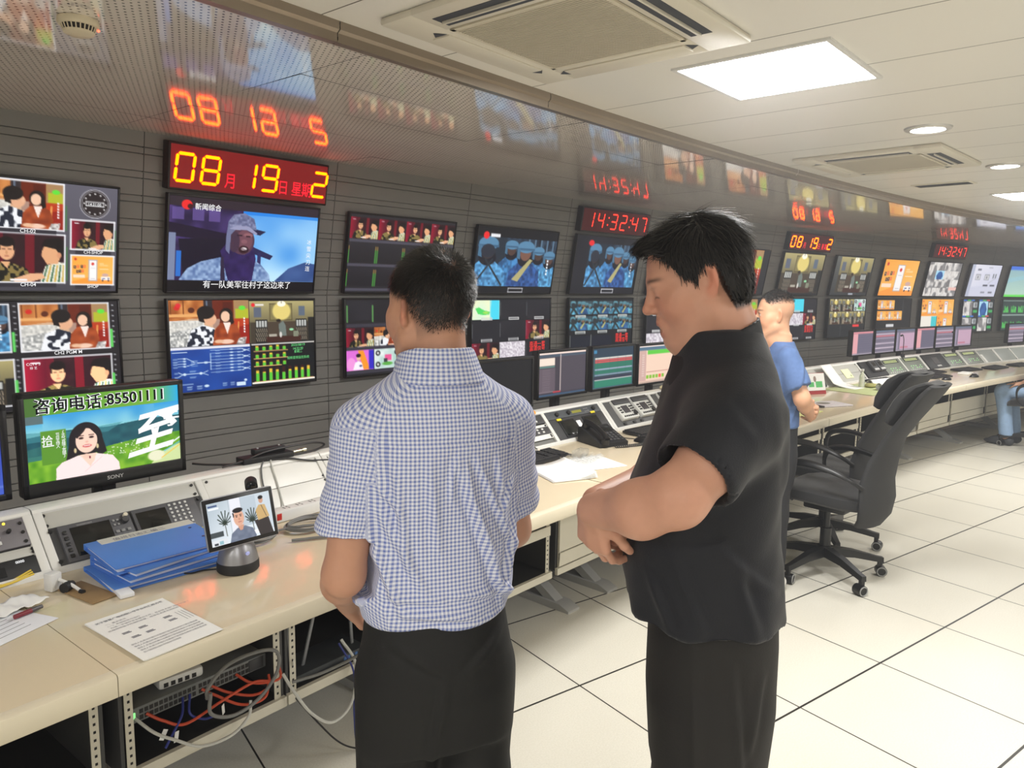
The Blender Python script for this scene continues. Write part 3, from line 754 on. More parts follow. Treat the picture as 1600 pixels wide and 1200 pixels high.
# ---- whole-screen layouts
def scr_multi_upper(c):                     # left upper screen
    c.fill((84, 82, 92)); c.grad((96, 94, 106), (70, 68, 76), 0, 0, 0, 1)
    for f, b in ((pic_men, (-.10, .015, .30, .435)), (pic_couple, (-.10, .49, .30, .92)), (pic_couple, (.325, .015, .735, .435)), (pic_men, (.325, .475, .74, .92)), (pic_men, (.768, .325, .985, .60)), (pic_shop, (.770, .655, .985, .935))):
        c.win(*b); f(c); c.win(0, 0, 1, 1); c.frame(*b, (236, 236, 240), 1.6)
    for x0, x1, y in ((.44, .70, .455), (.44, .70, .945), (.79, .97, .625), (.79, .97, .958)): c.rect(x0, y-.018, x1, y+.018, (48, 46, 54))
    c.rect(.742, .20, .749, .43, (70, 120, 70)); c.rect(.746, .58, .753, .90, (70, 120, 70)); c.rect(.988, .40, .993, .60, (70, 120, 70))
    c.ell(.885, .165, .0755, .134, (214, 214, 222)); c.ell(.885, .165, .0725, .128, (40, 32, 34)); c.ell(.885, .165, .0665, .118, (200, 200, 206)); c.ell(.885, .165, .0640, .114, (38, 30, 32))
    for k in range(12): c.ell(.885+.053*math.sin(k*PI/6), .165-.094*math.cos(k*PI/6), .0042, .007, (222, 220, 220))
    c.frame(.842, .147, .928, .185, (226, 226, 226), 1.0)
def scr_multi_lower(c):
    c.fill((34, 32, 36))
    for f, b in ((pic_soldiers, (.04, .03, .472, .46)), (pic_room, (.04, .53, .480, .95)), (pic_couple, (.518, .025, .948, .465)), (lambda k: pic_men(k, 1.25), (.520, .53, .952, .965))):
        c.win(*b); f(c); c.win(0, 0, 1, 1); c.frame(*b, (230, 230, 234), 1.5)
    for x in (.484, .489, .957, .962):
        for y0, y1 in ((.28, .46), (.72, .95)): c.rect(x-.005, y0, x+.004, y1, (96, 206, 96))
        for y0 in (.04, .53):
            for k in range(8): c.rect(x+.008, y0+k*.052, x+.014, y0+k*.052+.012, (190, 190, 196), .8)
def scr_soldier(c):
    c.fill((14, 12, 18)); c.win(0, .10, 1, .875); pic_soldier(c); c.win(0, 0, 1, 1); c.rect(0, 0, 1, .10, (44, 34, 44)); c.rect(.94, .1, 1, .3, (44, 34, 44), .0)
    c.ell(.105, .085, .032, .05, (232, 40, 40)); c.ell(.125, .10, .017, .026, (60, 20, 26))
def scr_flow(c):
    c.fill((18, 18, 22))
    for f, b in ((pic_couple, (0, 0, .515, .50)), (pic_room, (.52, .02, 1, .50)), (pic_flow, (0, .535, .52, 1)), (pic_meters, (.525, .51, 1, .985))): c.win(*b); f(c); c.win(0, 0, 1, 1)
    c.rect(0, .505, .515, .535, (226, 226, 236)); c.ell(.545, .06, .013, .022, (230, 40, 50)); c.ell(.06, .06, .016, .025, (220, 40, 50)); c.rect(.56, .05, .62, .07, (230, 226, 220))
def scr_strip_upper(c):
    c.fill((40, 38, 42)); tiles(c, [pic_men]*4, 4, 1, .012, (0, .04, 1, .31), .02)
    for y in (.36, .66):
        for i in range(4):
            x = i*.25; c.rect(x+.02, y, x+.235, y+.26, (38, 36, 40)); c.grad((40, 38, 44), (30, 28, 32), 0, y, 0, y+.26, box=(x+.02, y, x+.235, y+.26))
            for d in (.004, .238): c.rect(x+d, y+.08, x+d+.009, y+.26, (72, 150, 60)); c.rect(x+d, y+.04, x+d+.009, y+.09, (140, 110, 60))
    for y in (.315, .625, .945): c.rect(0, y, 1, y+.035, (74, 72, 84))
def scr_strip_lower(c):
    c.fill((30, 28, 32)); c.win(.02, .03, .25, .28); pic_dark(c); c.win(0, 0, 1, 1)
    tiles(c, [pic_men, pic_couple, pic_men, pic_men, pic_presenter, pic_toys, pic_presenter, pic_shop], 4, 2, .012, (0, .36, 1, .94), .06)
    for y in (.32, .62, .93): c.rect(0, y, 1, y+.045, (56, 54, 64))
    for x in (.01, .235): c.rect(x, .08, x+.012, .30, (90, 150, 80))
def scr_soldiers(c):
    c.fill((22, 22, 26)); c.win(0, .14, 1, .89); pic_soldiers(c); c.win(0, 0, 1, 1); c.ell(.10, .13, .033, .055, (232, 40, 44)); c.rect(.15, .10, .26, .15, (236, 236, 240)); c.frame(.44, .925, .62, .985, (220, 220, 224), 1.0)
def scr_soldiers43(c):
    c.fill((24, 24, 30)); c.grain(40, (18, 18, 24), (40, 40, 50), o=.7); c.win(.19, .12, .97, .88) ; pic_soldiers(c); c.win(0, 0, 1, 1); c.ell(.22, .12, .04, .05, (228, 40, 44)); c.frame(.48, .92, .66, .985, (220, 220, 224), 1.0)
def scr_six(items, red=True):
    def f(c):
        c.fill((26, 27, 32)); tiles(c, items, 3, 3, .015, (0, .01, 1, .99), .05)
        for i in range(3):
            for j in range(3): c.frame(.12+i*.333, .30+j*.328, .24+i*.333, .325+j*.328, (206, 206, 206), 1); c.rect(.02+i*.333-.012, .05+j*.33, .026+i*.333-.012, .27+j*.33, (120, 124, 126), .8)
    return f
def scr_soldier_grid(c):
    c.fill((24, 26, 30)); g = lambda k: pic_soldiers(k, (1.05, 1.08, .95)); tiles(c, [g]*6, 3, 2, .004, (0.01, .03, .99, .57), .05)
    for y in (.305, .585):
        for x in (.16, .50, .82): c.frame(x-.06, y, x+.08, y+.022, (206, 210, 206), 1)
    c.rect(.33, .64, .34, .95, (130, 134, 134)); c.rect(.02, .64, .028, .95, (110, 114, 114)); c.rect(.035, .66, .325, .95, (26, 30, 42)); c.rect(.35, .66, .66, .95, (24, 28, 42))
def scr_one(f, box=(0.0, 0.0, 1.0, 1.0), bg=(30, 30, 34)):
    def g(c): c.fill(bg); c.win(*box); f(c); c.win(0, 0, 1, 1)
    return g
def scr_room43(c):
    c.fill((74, 76, 76)); c.grad((96, 98, 94), (50, 52, 54), 0, 0, 0, 1); c.win(.12, .02, .98, .93); pic_room(c); c.win(0, 0, 1, 1); c.rect(.50, .945, .62, .975, (200, 206, 220))
def scr_rooms(c):
    c.fill((34, 36, 38)); tiles(c, [pic_room, pic_room, pic_toys, pic_room, pic_room, pic_room], 3, 2, .02, (.03, .01, .99, .66), .03)
    c.rect(.34, .70, .35, .96, (90, 96, 96)); c.rect(.67, .68, .85, .74, (232, 60, 60))
def scr_shops(c):
    c.fill((34, 34, 36)); tiles(c, [pic_shop, pic_shop, None, None, pic_shop, pic_shop, pic_shop, None], 4, 2, .015, (.02, .02, .98, .62), .08)
    c.rect(.75, .02, .757, .62, (110, 112, 112)); c.rect(.30, .70, .52, .78, (214, 214, 216))
def scr_shop4(c):
    c.fill((30, 28, 30)); tiles(c, [pic_shop, pic_shop, None, pic_shop], 2, 2, .012, (0, 0, 1, 1), .015); c.win(.0, .51, .49, 1); c.fill((238, 232, 222)); c.rect(.66, 0, 1, 1, (66, 200, 206)); c.rect(.1, .66, .6, .8, (150, 220, 190)); c.win(0, 0, 1, 1)
def scr_cctv(c):
    c.fill((60, 60, 60))
    tiles(c, [(lambda k, b=(i == 5): pic_anat(k, b)) for i in range(16)], 4, 4, .006)
    c.win(.75, .72, 1, .82); c.fill((236, 190, 180)); c.win(0, 0, 1, 1)
def scr_anat(c):
    c.fill((34, 40, 42))
    for i in range(2):
        for j in range(2):
            c.win(.02+i*.5, .06+j*.5, .31+i*.5, .5+j*.5); pic_anat(c, i == 1 and j == 0); c.win(0, 0, 1, 1)
            c.rect(.34+i*.5, .1+j*.5, .46+i*.5, .26+j*.5, (210, 214, 216)); c.rect(.37+i*.5, .12+j*.5, .45+i*.5, .24+j*.5, (120, 124, 128)); c.rect(.34+i*.5, .33+j*.5, .47+i*.5, .42+j*.5, (60, 170, 90))
            for k, col in enumerate(((60, 120, 220), (90, 200, 110), (226, 90, 90) if i else (70, 130, 220))): c.rect(.02+i*.5+k*.12, .015+j*.49, .13+i*.5+k*.12, .055+j*.49, col)
def scr_host(c):                            # woman presenter and phone number
    c.grad((40, 150, 220), (150, 214, 216), 0, .2, 0, .45); c.grad((86, 150, 44), (120, 176, 60), 0, 0, 1, 0, box=(0, 0, .8, .215)); c.grad((120, 176, 60), (40, 170, 224), .8, 0, 1, 0, box=(.8, 0, 1, .215))
    c.grain(22, (20, 120, 200), (170, 220, 230), box=(.1, .22, .82, .40), o=.35)
    c.poly([(0, .46), (.25, .42), (.5, .44), (.75, .40), (1, .40), (1, .70), (0, .76)], (24, 84, 96)); c.poly([(.0, .60), (.12, .56), (.3, .64), (0, .78)], (56, 120, 110)); c.grain(10, (14, 62, 78), (50, 112, 116), box=(.0, .46, 1, .68), o=.45); c.poly([(.0, .40), (.3, .44), (.6, .40), (.5, .50), (0, .52)], (66, 140, 150), .6)
    c.poly([(0, .74), (.4, .70), (.7, .64), (1, .62), (1, 1), (0, 1)], (96, 162, 34)); c.grain(9, (74, 140, 28), (138, 190, 50), poly=[(0, .74), (.4, .70), (.7, .64), (1, .62), (1, 1), (0, 1)])
    for k in range(46): x = .46+nrng.random()*.30; y = .66+nrng.random()*.14; c.ell(x, y, .004, .006, (240, 244, 226))
    c.rect(0, 0, .105, .215, (74, 112, 50)); c.rect(0, .215, .105, .31, (90, 110, 112))
    c.rect(.085, .40, .235, .80, (92, 146, 44))
    c.poly([(.86, .86), (1, .78), (1, 1), (.78, 1)], (206, 222, 160)); c.ell(.82, .90, .06, .07, (232, 232, 200), soft=4); c.line(.86, .94, 1, .80, (240, 196, 60), 1.6); c.line(.90, .80, 1, .70, (240, 250, 250), 2.2); c.line(.88, .86, 1, .76, (90, 190, 220), 1.6)
    H = (30, 24, 28); S = (246, 210, 190)
    c.ell(.355, .56, .105, .21, H); c.poly([(.26, .50), (.30, .50), (.30, .80), (.26, .84), (.225, .80)], H); c.poly([(.41, .50), (.455, .52), (.485, .74), (.44, .78), (.40, .70)], H)
    c.poly([(.16, 1.0), (.165, .86), (.20, .80), (.30, .745), (.42, .75), (.52, .80), (.56, .90), (.565, 1.0)], (248, 228, 226)); c.poly([(.31, .74), (.42, .74), (.375, .90)], S)
    c.ell(.358, .575, .068, .15, S); c.poly([(.285, .50), (.31, .40), (.37, .39), (.345, .46), (.30, .54)], H); c.poly([(.36, .39), (.42, .43), (.43, .54), (.40, .47)], H)
    for x in (.325, .39): c.rect(x-.018, .505, x+.018, .515, (80, 50, 46)); c.ell(x, .54, .015, .014, (60, 36, 36))
    c.ell(.36, .64, .028, .018, (206, 80, 84)); c.rect(.34, .632, .38, .642, (252, 240, 236)); c.ell(.36, .59, .01, .014, (232, 184, 164))
    c.ell(.375, .80, .030, .06, S); c.ell(.352, .765, .02, .03, (240, 200, 180)); c.rect(.368, .77, .378, .80, (120, 30, 50)); c.ell(.285, .68, .008, .03, (214, 196, 150)); c.ell(.425, .66, .008, .03, (214, 196, 150))
    c.line(.34, .95, .45, .80, (228, 204, 204), 1)
def scr_bluelist(c):
    c.grad((40, 56, 150), (70, 96, 196), 0, 0, 0, 1)
    for k in range(16): c.rect(.1, .1+k*.03, .95, .118+k*.03, (170, 190, 236), .8)
    c.frame(.5, .56, .9, .62, (180, 196, 236)); c.rect(.1, .70, .8, .71, (220, 230, 250)); c.rect(0, .9, 1, .905, (160, 180, 230))
def scr_black(c): c.fill((13, 14, 17))
def scr_list_dark(c):
    c.fill((62, 56, 66)); c.rect(0, 0, 1, .05, (236, 214, 204)); c.rect(0, .05, 1, .11, (70, 84, 100)); c.rect(.02, .13, .33, .30, (240, 222, 206)); c.rect(.02, .31, .33, .345, (96, 140, 132)); c.rect(0, .36, .34, .92, (96, 84, 94)); c.rect(.44, .06, .46, .9, (196, 180, 176))
    for k in range(28): c.rect(.46, .12+k*.029, 1, .128+k*.029, (110, 104, 116), .8)
    for k in range(12): c.rect(.08, .40+k*.042, .24, .41+k*.042, (140, 126, 134), .6)
    c.rect(.30, .90, .46, .93, (200, 60, 70)); c.rect(0, .95, 1, 1, (60, 84, 110)); c.rect(0, .9, .3, .905, (210, 190, 190))
def scr_list_green(c):
    c.fill((52, 84, 92)); c.rect(0, 0, 1, .22, (38, 58, 76)); c.rect(.03, .05, .1, .13, (60, 130, 170))
    rows = [(224, 214, 206), (206, 84, 84), (206, 84, 84), (38, 120, 96), (38, 120, 96), (38, 120, 96), (150, 168, 186), (38, 120, 96), (38, 120, 96), (126, 146, 164)]
    for k, r in enumerate(rows): c.rect(.06, .24+k*.045, .97, .24+k*.045+.038, r)
    c.rect(.03, .70, .97, .78, (48, 54, 72)); c.rect(.06, .80, .97, .97, (44, 128, 104)); c.rect(.06, .78, .97, .80, (210, 206, 206))
    for x in (.12, .4, .6, .8): c.rect(x, .24, x+.004, .70, (30, 70, 80), .6)
    c.rect(0, .98, 1, 1, (80, 110, 130))
def scr_table_peach(c):
    c.fill((240, 208, 186)); c.rect(0, 0, 1, .04, (236, 220, 214)); c.rect(0, .04, 1, .13, (80, 112, 136)); c.rect(0, .13, .21, .93, (206, 170, 160)); c.rect(.24, .13, .99, .24, (92, 200, 64)); c.rect(.22, .70, .97, .715, (170, 110, 100)); c.rect(.02, .93, 1, .94, (200, 160, 150))
    for k in range(6): c.rect(.22+k*.085, .79, .285+k*.085, .88, (232, 90, 60) if k == 4 else (130, 186, 50))
    for k in range(10): c.rect(.10, .24+k*.06, .16, .26+k*.06, (226, 206, 198))
    c.rect(.02, .96, .98, .975, (110, 90, 90))
def scr_far(v):
    def f(c):
        c.fill((112, 104, 122)); c.rect(0, 0, 1, .08, (96, 110, 132))
        if v == 0: c.rect(0, .10, .26, .94, (224, 160, 166)); c.rect(.28, .1, 1, .9, (96, 92, 112)); c.rect(0, .02, 1, .1, (226, 140, 146))
        if v == 1:
            for y, col in ((.16, (206, 190, 206)), (.24, (220, 110, 120)), (.34, (150, 140, 160)), (.56, (206, 190, 206)), (.76, (214, 196, 210))): c.rect(0, y, 1, y+.05, col)
        if v == 2: c.rect(.22, .18, .98, .92, (196, 160, 182)); c.rect(0, .16, .14, .92, (150, 140, 162)); c.rect(.25, .80, .66, .86, (190, 100, 120))
        c.rect(0, .95, 1, 1, (176, 166, 180))
        for k in range(12): c.rect(.3, .14+k*.065, .96, .148+k*.065, (140, 132, 150), .45)
    return f
def scr_call(c):                            # video call: man in grey shirt, another standing behind
    c.fill((206, 218, 226)); c.grad((176, 190, 200), (226, 234, 240), 0, 0, .6, .4); c.rect(.35, 0, .52, .9, (236, 236, 244)); c.rect(.52, .02, .76, .7, (190, 202, 212)); c.rect(.76, 0, 1, .9, (206, 216, 224)); c.rect(0, .68, .2, .8, (70, 78, 80)); c.line(.52, 0, .52, .8, (170, 180, 190), 1); c.line(.33, 0, .33, .9, (170, 180, 190), 1)
    for cx, cy, n in ((.24, .42, 10), (.67, .50, 12)):
        for k in range(n): a = k*2*PI/n; c.line(cx, cy+.12, cx+.10*math.cos(a), cy-.02+.17*math.sin(a), (40, 54, 44), 2.2)
        c.line(cx, cy+.1, cx+.01, cy+.4, (60, 60, 44), 1.5)
    c.rect(.62, .84, .76, .93, (246, 246, 246))
    c.poly([(.70, .62), (.93, .60), (.98, 1), (.76, 1)], (58, 52, 50)); c.poly([(.76, .64), (.74, .40), (.80, .28), (.90, .30), (.95, .60)], (206, 172, 116)); c.ell(.845, .18, .035, .075, (206, 156, 130)); c.ell(.845, .115, .04, .045, (40, 34, 34)); c.line(.84, .3, .90, .58, (70, 60, 60), 1.2)
    c.poly([(.28, 1), (.32, .80), (.42, .70), (.54, .68), (.66, .78), (.70, .98), (.68, 1)], (116, 126, 146)); c.grain(8, (96, 106, 126), (136, 144, 162), poly=[(.28, 1), (.32, .80), (.42, .70), (.54, .68), (.66, .78), (.70, .98), (.68, 1)], o=.6)
    c.poly([(.43, .66), (.53, .64), (.50, .76), (.46, .77)], (214, 158, 132)); c.ell(.462, .47, .082, .195, (226, 174, 148)); c.ell(.459, .292, .080, .058, (34, 30, 32)); c.poly([(.37, .34), (.39, .32), (.395, .44), (.378, .44)], (34, 30, 32)); c.rect(.41, .40, .45, .415, (70, 48, 42)); c.rect(.475, .395, .515, .41, (70, 48, 42)); c.ell(.43, .44, .012, .012, (40, 30, 30)); c.ell(.495, .435, .012, .012, (40, 30, 30)); c.rect(.445, .56, .50, .575, (176, 96, 90)); c.ell(.467, .50, .014, .03, (206, 150, 124))
    c.rect(0, .86, .24, 1, (226, 230, 234)); c.rect(.04, .93, .10, .98, (60, 64, 70)); c.rect(.12, .90, .18, .98, (150, 190, 200)); c.rect(.02, .06, .16, .10, (70, 90, 130)); c.rect(.02, .12, .18, .165, (240, 244, 250))

# ================================================================ screen meshes
def lin(a): return np.where(a <= .04045, a/12.92, ((a+.055)/1.055)**2.4)
SCR_GAIN = 1.15
def screen_mat(name, gain=SCR_GAIN, coat=.25):
    if name in _mats: return _mats[name]
    m = bpy.data.materials.new(name); m.use_nodes = True
    q = NT(m); b = q.n['Principled BSDF']
    at = q.new('ShaderNodeAttribute', attribute_name='Col')
    b.inputs['Base Color'].default_value = (.012, .012, .014, 1); b.inputs['Roughness'].default_value = .32; b.inputs['Specular IOR Level'].default_value = coat
    q.l.new(at.outputs['Color'], b.inputs['Emission Color']); b.inputs['Emission Strength'].default_value = gain
    _mats[name] = m
    return m
def screen_mesh(name, w, h, fn, res, parent, y=0.0, gain=SCR_GAIN, z0=None):
    """lit picture area, w x h metres, facing -y, centred on x, its bottom edge at z0"""
    nx = int(res); ny = max(8, int(round(res*h/w)))
    c = Cv(nx, ny); fn(c)
    a = lin(np.clip(c.a, 0, 1))
    xs = np.linspace(-w/2, w/2, nx); zb = -h/2 if z0 is None else z0; zs = np.linspace(zb+h, zb, ny)
    X, Z = np.meshgrid(xs, zs)
    co = np.stack([X.ravel(), np.full(X.size, y), Z.ravel()], -1)
    i = np.arange((ny-1)*nx).reshape(ny-1, nx)[:, :-1].ravel()
    f = np.stack([i, i+nx, i+nx+1, i+1], -1)
    me = bpy.data.meshes.new(name)
    me.vertices.add(len(co)); me.vertices.foreach_set('co', co.ravel().astype(np.float32))
    me.loops.add(f.size); me.loops.foreach_set('vertex_index', f.ravel().astype(np.int32))
    me.polygons.add(len(f)); me.polygons.foreach_set('loop_start', (np.arange(len(f))*4).astype(np.int32))
    me.update(calc_edges=True)
    ca = me.color_attributes.new('Col', 'FLOAT_COLOR', 'POINT')
    ca.data.foreach_set('color', np.concatenate([a.reshape(-1, 3), np.ones((nx*ny, 1))], 1).astype(np.float32).ravel())
    me.materials.append(screen_mat('lit_screen_%g' % gain, gain))
    me.validate()
    o = bpy.data.objects.new(name, me); COL.objects.link(o); o.parent = parent
    return o

BZ = mat('black_bezel_plastic', (20, 20, 22), .32, spec=.5)
BZM = mat('matt_black_plastic', (26, 26, 28), .55)
TXW = emit_mat('screen_white', (1, 1, 1), 1.05)
TXR = emit_mat('screen_red', (1.0, .05, .04), 1.1)
TXG = emit_mat('screen_green', (.18, .75, .25), 1.0)
TXK = emit_mat('screen_black', (.012, .012, .014), 1.0)
def TXY(): return Matrix.Rotation(PI/2, 4, 'X')
def captions(scr, w, h, items, y=-.0009, mats=None):
    """lettering on a screen: items (text, u, v, size in m, align, material, bold)"""
    q = MB()
    R = Matrix.Translation((0, y, 0)) @ TXY()
    for it in items:
        t, u, v, sz, al, m, bo = (list(it)+[0.0])[:7]
        q.text(t, (u-.5)*w, (.5-v)*h, sz, m, M=R, align=al, bold=bo)
    if q.v: q.build('caption', mats or [TXW, TXR, TXG, TXK], scr, recalc=False)

TV_W, TV_H, TV_B = .945, .535, .011
def wall_tv(s, upper, fn, res, label, caps=None, group='screens on the wall'):
    if upper:
        v = .19; sl = (N_WALLTOP-N_WALL)/(Z_SOFF-Z_KINK); z = 1.6+.1885*.985; n = 2.415+(z-1.51)*sl - .0
        tilt = math.atan(-sl)
    else: z = 1.226; n = 2.40; tilt = 0
    t = arc_thing('wall_screen', label, 'screen', s, n, z, group=group)
    t.rotation_euler = (Matrix.Rotation(Arot(s), 4, 'Z') @ Matrix.Rotation(tilt, 4, 'X')).to_euler()
    q = MB(); w, h = TV_W/2, TV_H/2
    q.box(-w, .004, -h, w, .030, h, bev=.004); q.box(-w*.8, .028, -h*.8, w*.8, .062, h*.8, bev=.006)
    part(q, 'cabinet', BZM, t)
    q = MB(); b = TV_B
    for x0, z0, x1, z1 in ((-w, -h, w, -h+b), (-w, h-b, w, h), (-w, -h, -w+b, h), (w-b, -h, w, h)): q.box(x0, -.004, z0, x1, .006, z1, bev=.002)
    part(q, 'bezel', BZ, t)
    sc = screen_mesh('screen', TV_W-2*b, TV_H-2*b, fn, res, t, y=.002)
    if caps: captions(sc, TV_W-2*b, TV_H-2*b, caps)
    return t
dig = '咨询'
CS = [.777, 1.858, 2.93, 4.005, 5.10, 6.175, 7.325, 8.49, 9.635, 10.785, 11.93, 13.045, 14.17]
wall_tv(CS[0], True, scr_multi_upper, 210, 'leftmost upper wall screen, grey mosaic with a round dial and CH captions', [('CH-02', .57, .468, .024, 'c', 0, .004), ('CH-04', .57, .958, .024, 'c', 0, .004), ('CH-SHOP', .88, .637, .021, 'c', 0, .004), ('SHOP', .88, .970, .021, 'c', 0, .004), ('14:31:00', .885, .178, .018, 'c', 0, .003)])
wall_tv(CS[1], True, scr_soldier, 250, 'upper wall screen showing one shouting soldier against a blue sky', [('新闻综合', .15, .118, .038, 'l', 0, .01), ('有一队美军往村子这边来了', .52, .955, .047, 'c', 0, .004), ('冰', .945, .42, .034, 'c', 0), ('雪', .945, .50, .034, 'c', 0), ('尖', .945, .58, .034, 'c', 0), ('刀', .945, .66, .034, 'c', 0), ('连', .945, .74, .034, 'c', 0)])
wall_tv(CS[2], True, scr_strip_upper, 170, 'upper wall screen with a strip of four red pictures above dark tiles')
wall_tv(CS[3], True, scr_soldiers, 150, 'upper wall screen with a wide picture of soldiers in blue coats')
wall_tv(CS[4], True, scr_soldiers43, 120, 'upper wall screen with a narrow soldiers picture, under the first time clock')
wall_tv(CS[5], True, scr_one(pic_couple, (.14, .02, .86, .96)), 60, 'upper wall screen hidden behind the head of the man in black')
wall_tv(CS[6], True, scr_one(pic_couple, (.0, .01, .86, .98)), 90, 'upper wall screen with a red interior, just right of the black haired head')
wall_tv(CS[7], True, scr_one(pic_room, (.01, .02, .99, .94)), 100, 'upper wall screen showing a lamplit study across its full width')
wall_tv(CS[8], True, scr_room43, 90, 'upper wall screen showing the lamplit study between grey side bars')
wall_tv(CS[9], True, scr_one(pic_shop), 90, 'upper wall screen filled by one orange advert')
wall_tv(CS[10], True, scr_cctv, 80, 'upper wall screen with sixteen pale camera views and one blue tile')
wall_tv(CS[11], True, scr_one(pic_ui, (.06, 0, 1, 1)), 70, 'upper wall screen with a pale lilac menu page')
wall_tv(CS[12], True, scr_one(pic_teal), 60, 'upper wall screen in pale teal at the right picture edge')
wall_tv(CS[0], False, scr_multi_lower, 210, 'leftmost lower wall screen with two large drama pictures and PGM captions', [('CH2 PGM M', .735, .505, .024, 'c', 0, .004), ('CH4 PGM M', .735, .995, .022, 'c', 0, .004), ('CCTV 3', .565, .595, .018, 'c', 0, .003), ('综 艺', .565, .63, .014, 'c', 0, .002)])
wall_tv(CS[1], False, scr_flow, 220, 'lower wall screen split in four with a blue wiring chart and level bars', [('2025/08/19', .87, .56, .022, 'c', 2, .002), ('14:32:30', .87, .605, .022, 'c', 2, .002), ('星期二', .87, .64, .020, 'c', 2, .002), ('视频音频监控系统', .87, .715, .020, 'c', 2, .002)])
wall_tv(CS[2], False, scr_strip_lower, 150, 'lower wall screen with dark, red and pink tiles left of the balding head')
wall_tv(CS[3], False, scr_six([pic_map, pic_dark, pic_dark, pic_dark, pic_dark, pic_men, pic_men, pic_static, pic_dark]), 130, 'lower wall screen with a map tile at upper left and red characters', [('南通一套', .83, .78, .05, 'c', 1, .004), ('高清信号', .83, .86, .05, 'c', 1, .004)])
wall_tv(CS[4], False, scr_soldier_grid, 110, 'lower wall screen with two rows of greenish soldier pictures', [('南通一套', .83, .72, .05, 'c', 1, .004), ('高清信号', .83, .80, .05, 'c', 1, .004)])
wall_tv(CS[5], False, scr_six([pic_map, pic_dark, pic_dark, pic_dark, pic_men, pic_dark, pic_static, pic_dark, pic_dark]), 80, 'lower wall screen partly seen past the face of the man in black')
wall_tv(CS[6], False, scr_one(pic_couple, (.0, .02, .9, .6)), 60, 'lower wall screen just left of the blue T-shirt man')
wall_tv(CS[7], False, scr_six([pic_dark, lambda c: c.fill((70, 214, 236)), pic_dark, pic_dark, pic_static, pic_men, pic_dark, pic_dark, pic_dark]), 90, 'lower wall screen right of the head of the man in the blue T-shirt', [('高清综合', .83, .74, .052, 'c', 1, .004), ('高清信号', .83, .83, .052, 'c', 1, .004)])
wall_tv(CS[8], False, scr_rooms, 90, 'lower wall screen with six small study pictures, one of them toys')
wall_tv(CS[9], False, scr_shops, 80, 'lower wall screen with five small orange adverts')
wall_tv(CS[10], False, scr_shop4, 80, 'lower wall screen with three large orange adverts and a white and teal tile')
wall_tv(CS[11], False, scr_anat, 80, 'lower wall screen with blue and grey tiles and coloured tab bars')
wall_tv(CS[12], False, pic_graphs, 60, 'lower wall screen with green bar graphs at the right picture edge')

# ================================================================ LED clocks above the screens
SEG = {'0': 'abcdef', '1': 'bc', '2': 'abged', '3': 'abgcd', '4': 'fgbc', '5': 'afgcd', '6': 'afgecd', '7': 'abc', '8': 'abcdefg', '9': 'abcdfg'}
def seg_digit(q, ch, x, z, w, h, t, m=0, slant=.1, y=0.0):
    def P(a, b): return (x+a+(b-h/2)*slant, y, z+b)
    g = t*.12
    def hseg(zc):
        q.add([P(t*.55+g, zc), P(t+g, zc+t/2), P(w-t-g, zc+t/2), P(w-t*.55-g, zc), P(w-t-g, zc-t/2), P(t+g, zc-t/2)], [(0, 5, 4, 3, 2, 1)], m)
    def vseg(xc, z0, z1):
        q.add([P(xc, z0+t*.55+g), P(xc-t/2, z0+t+g), P(xc-t/2, z1-t-g), P(xc, z1-t*.55-g), P(xc+t/2, z1-t-g), P(xc+t/2, z0+t+g)], [(0, 5, 4, 3, 2, 1)], m)
    for c in SEG[ch]:
        if c == 'a': hseg(h-t/2)
        if c == 'g': hseg(h/2)
        if c == 'd': hseg(t/2)
        if c == 'b': vseg(w-t/2, h/2-t/2, h)
        if c == 'c': vseg(w-t/2, 0, h/2+t/2)
        if c == 'f': vseg(t/2, h/2-t/2, h)
        if c == 'e': vseg(t/2, 0, h/2+t/2)
RED_ACR = mat('red_lit_acrylic', (90, 4, 8), .25, emit=(.40, .0, .004), estr=.45)
DARK_ACR = mat('dark_red_acrylic', (52, 20, 20), .22, emit=(.10, .008, .008), estr=.5)
CASE = mat('clock_case_black', (30, 20, 20), .4)
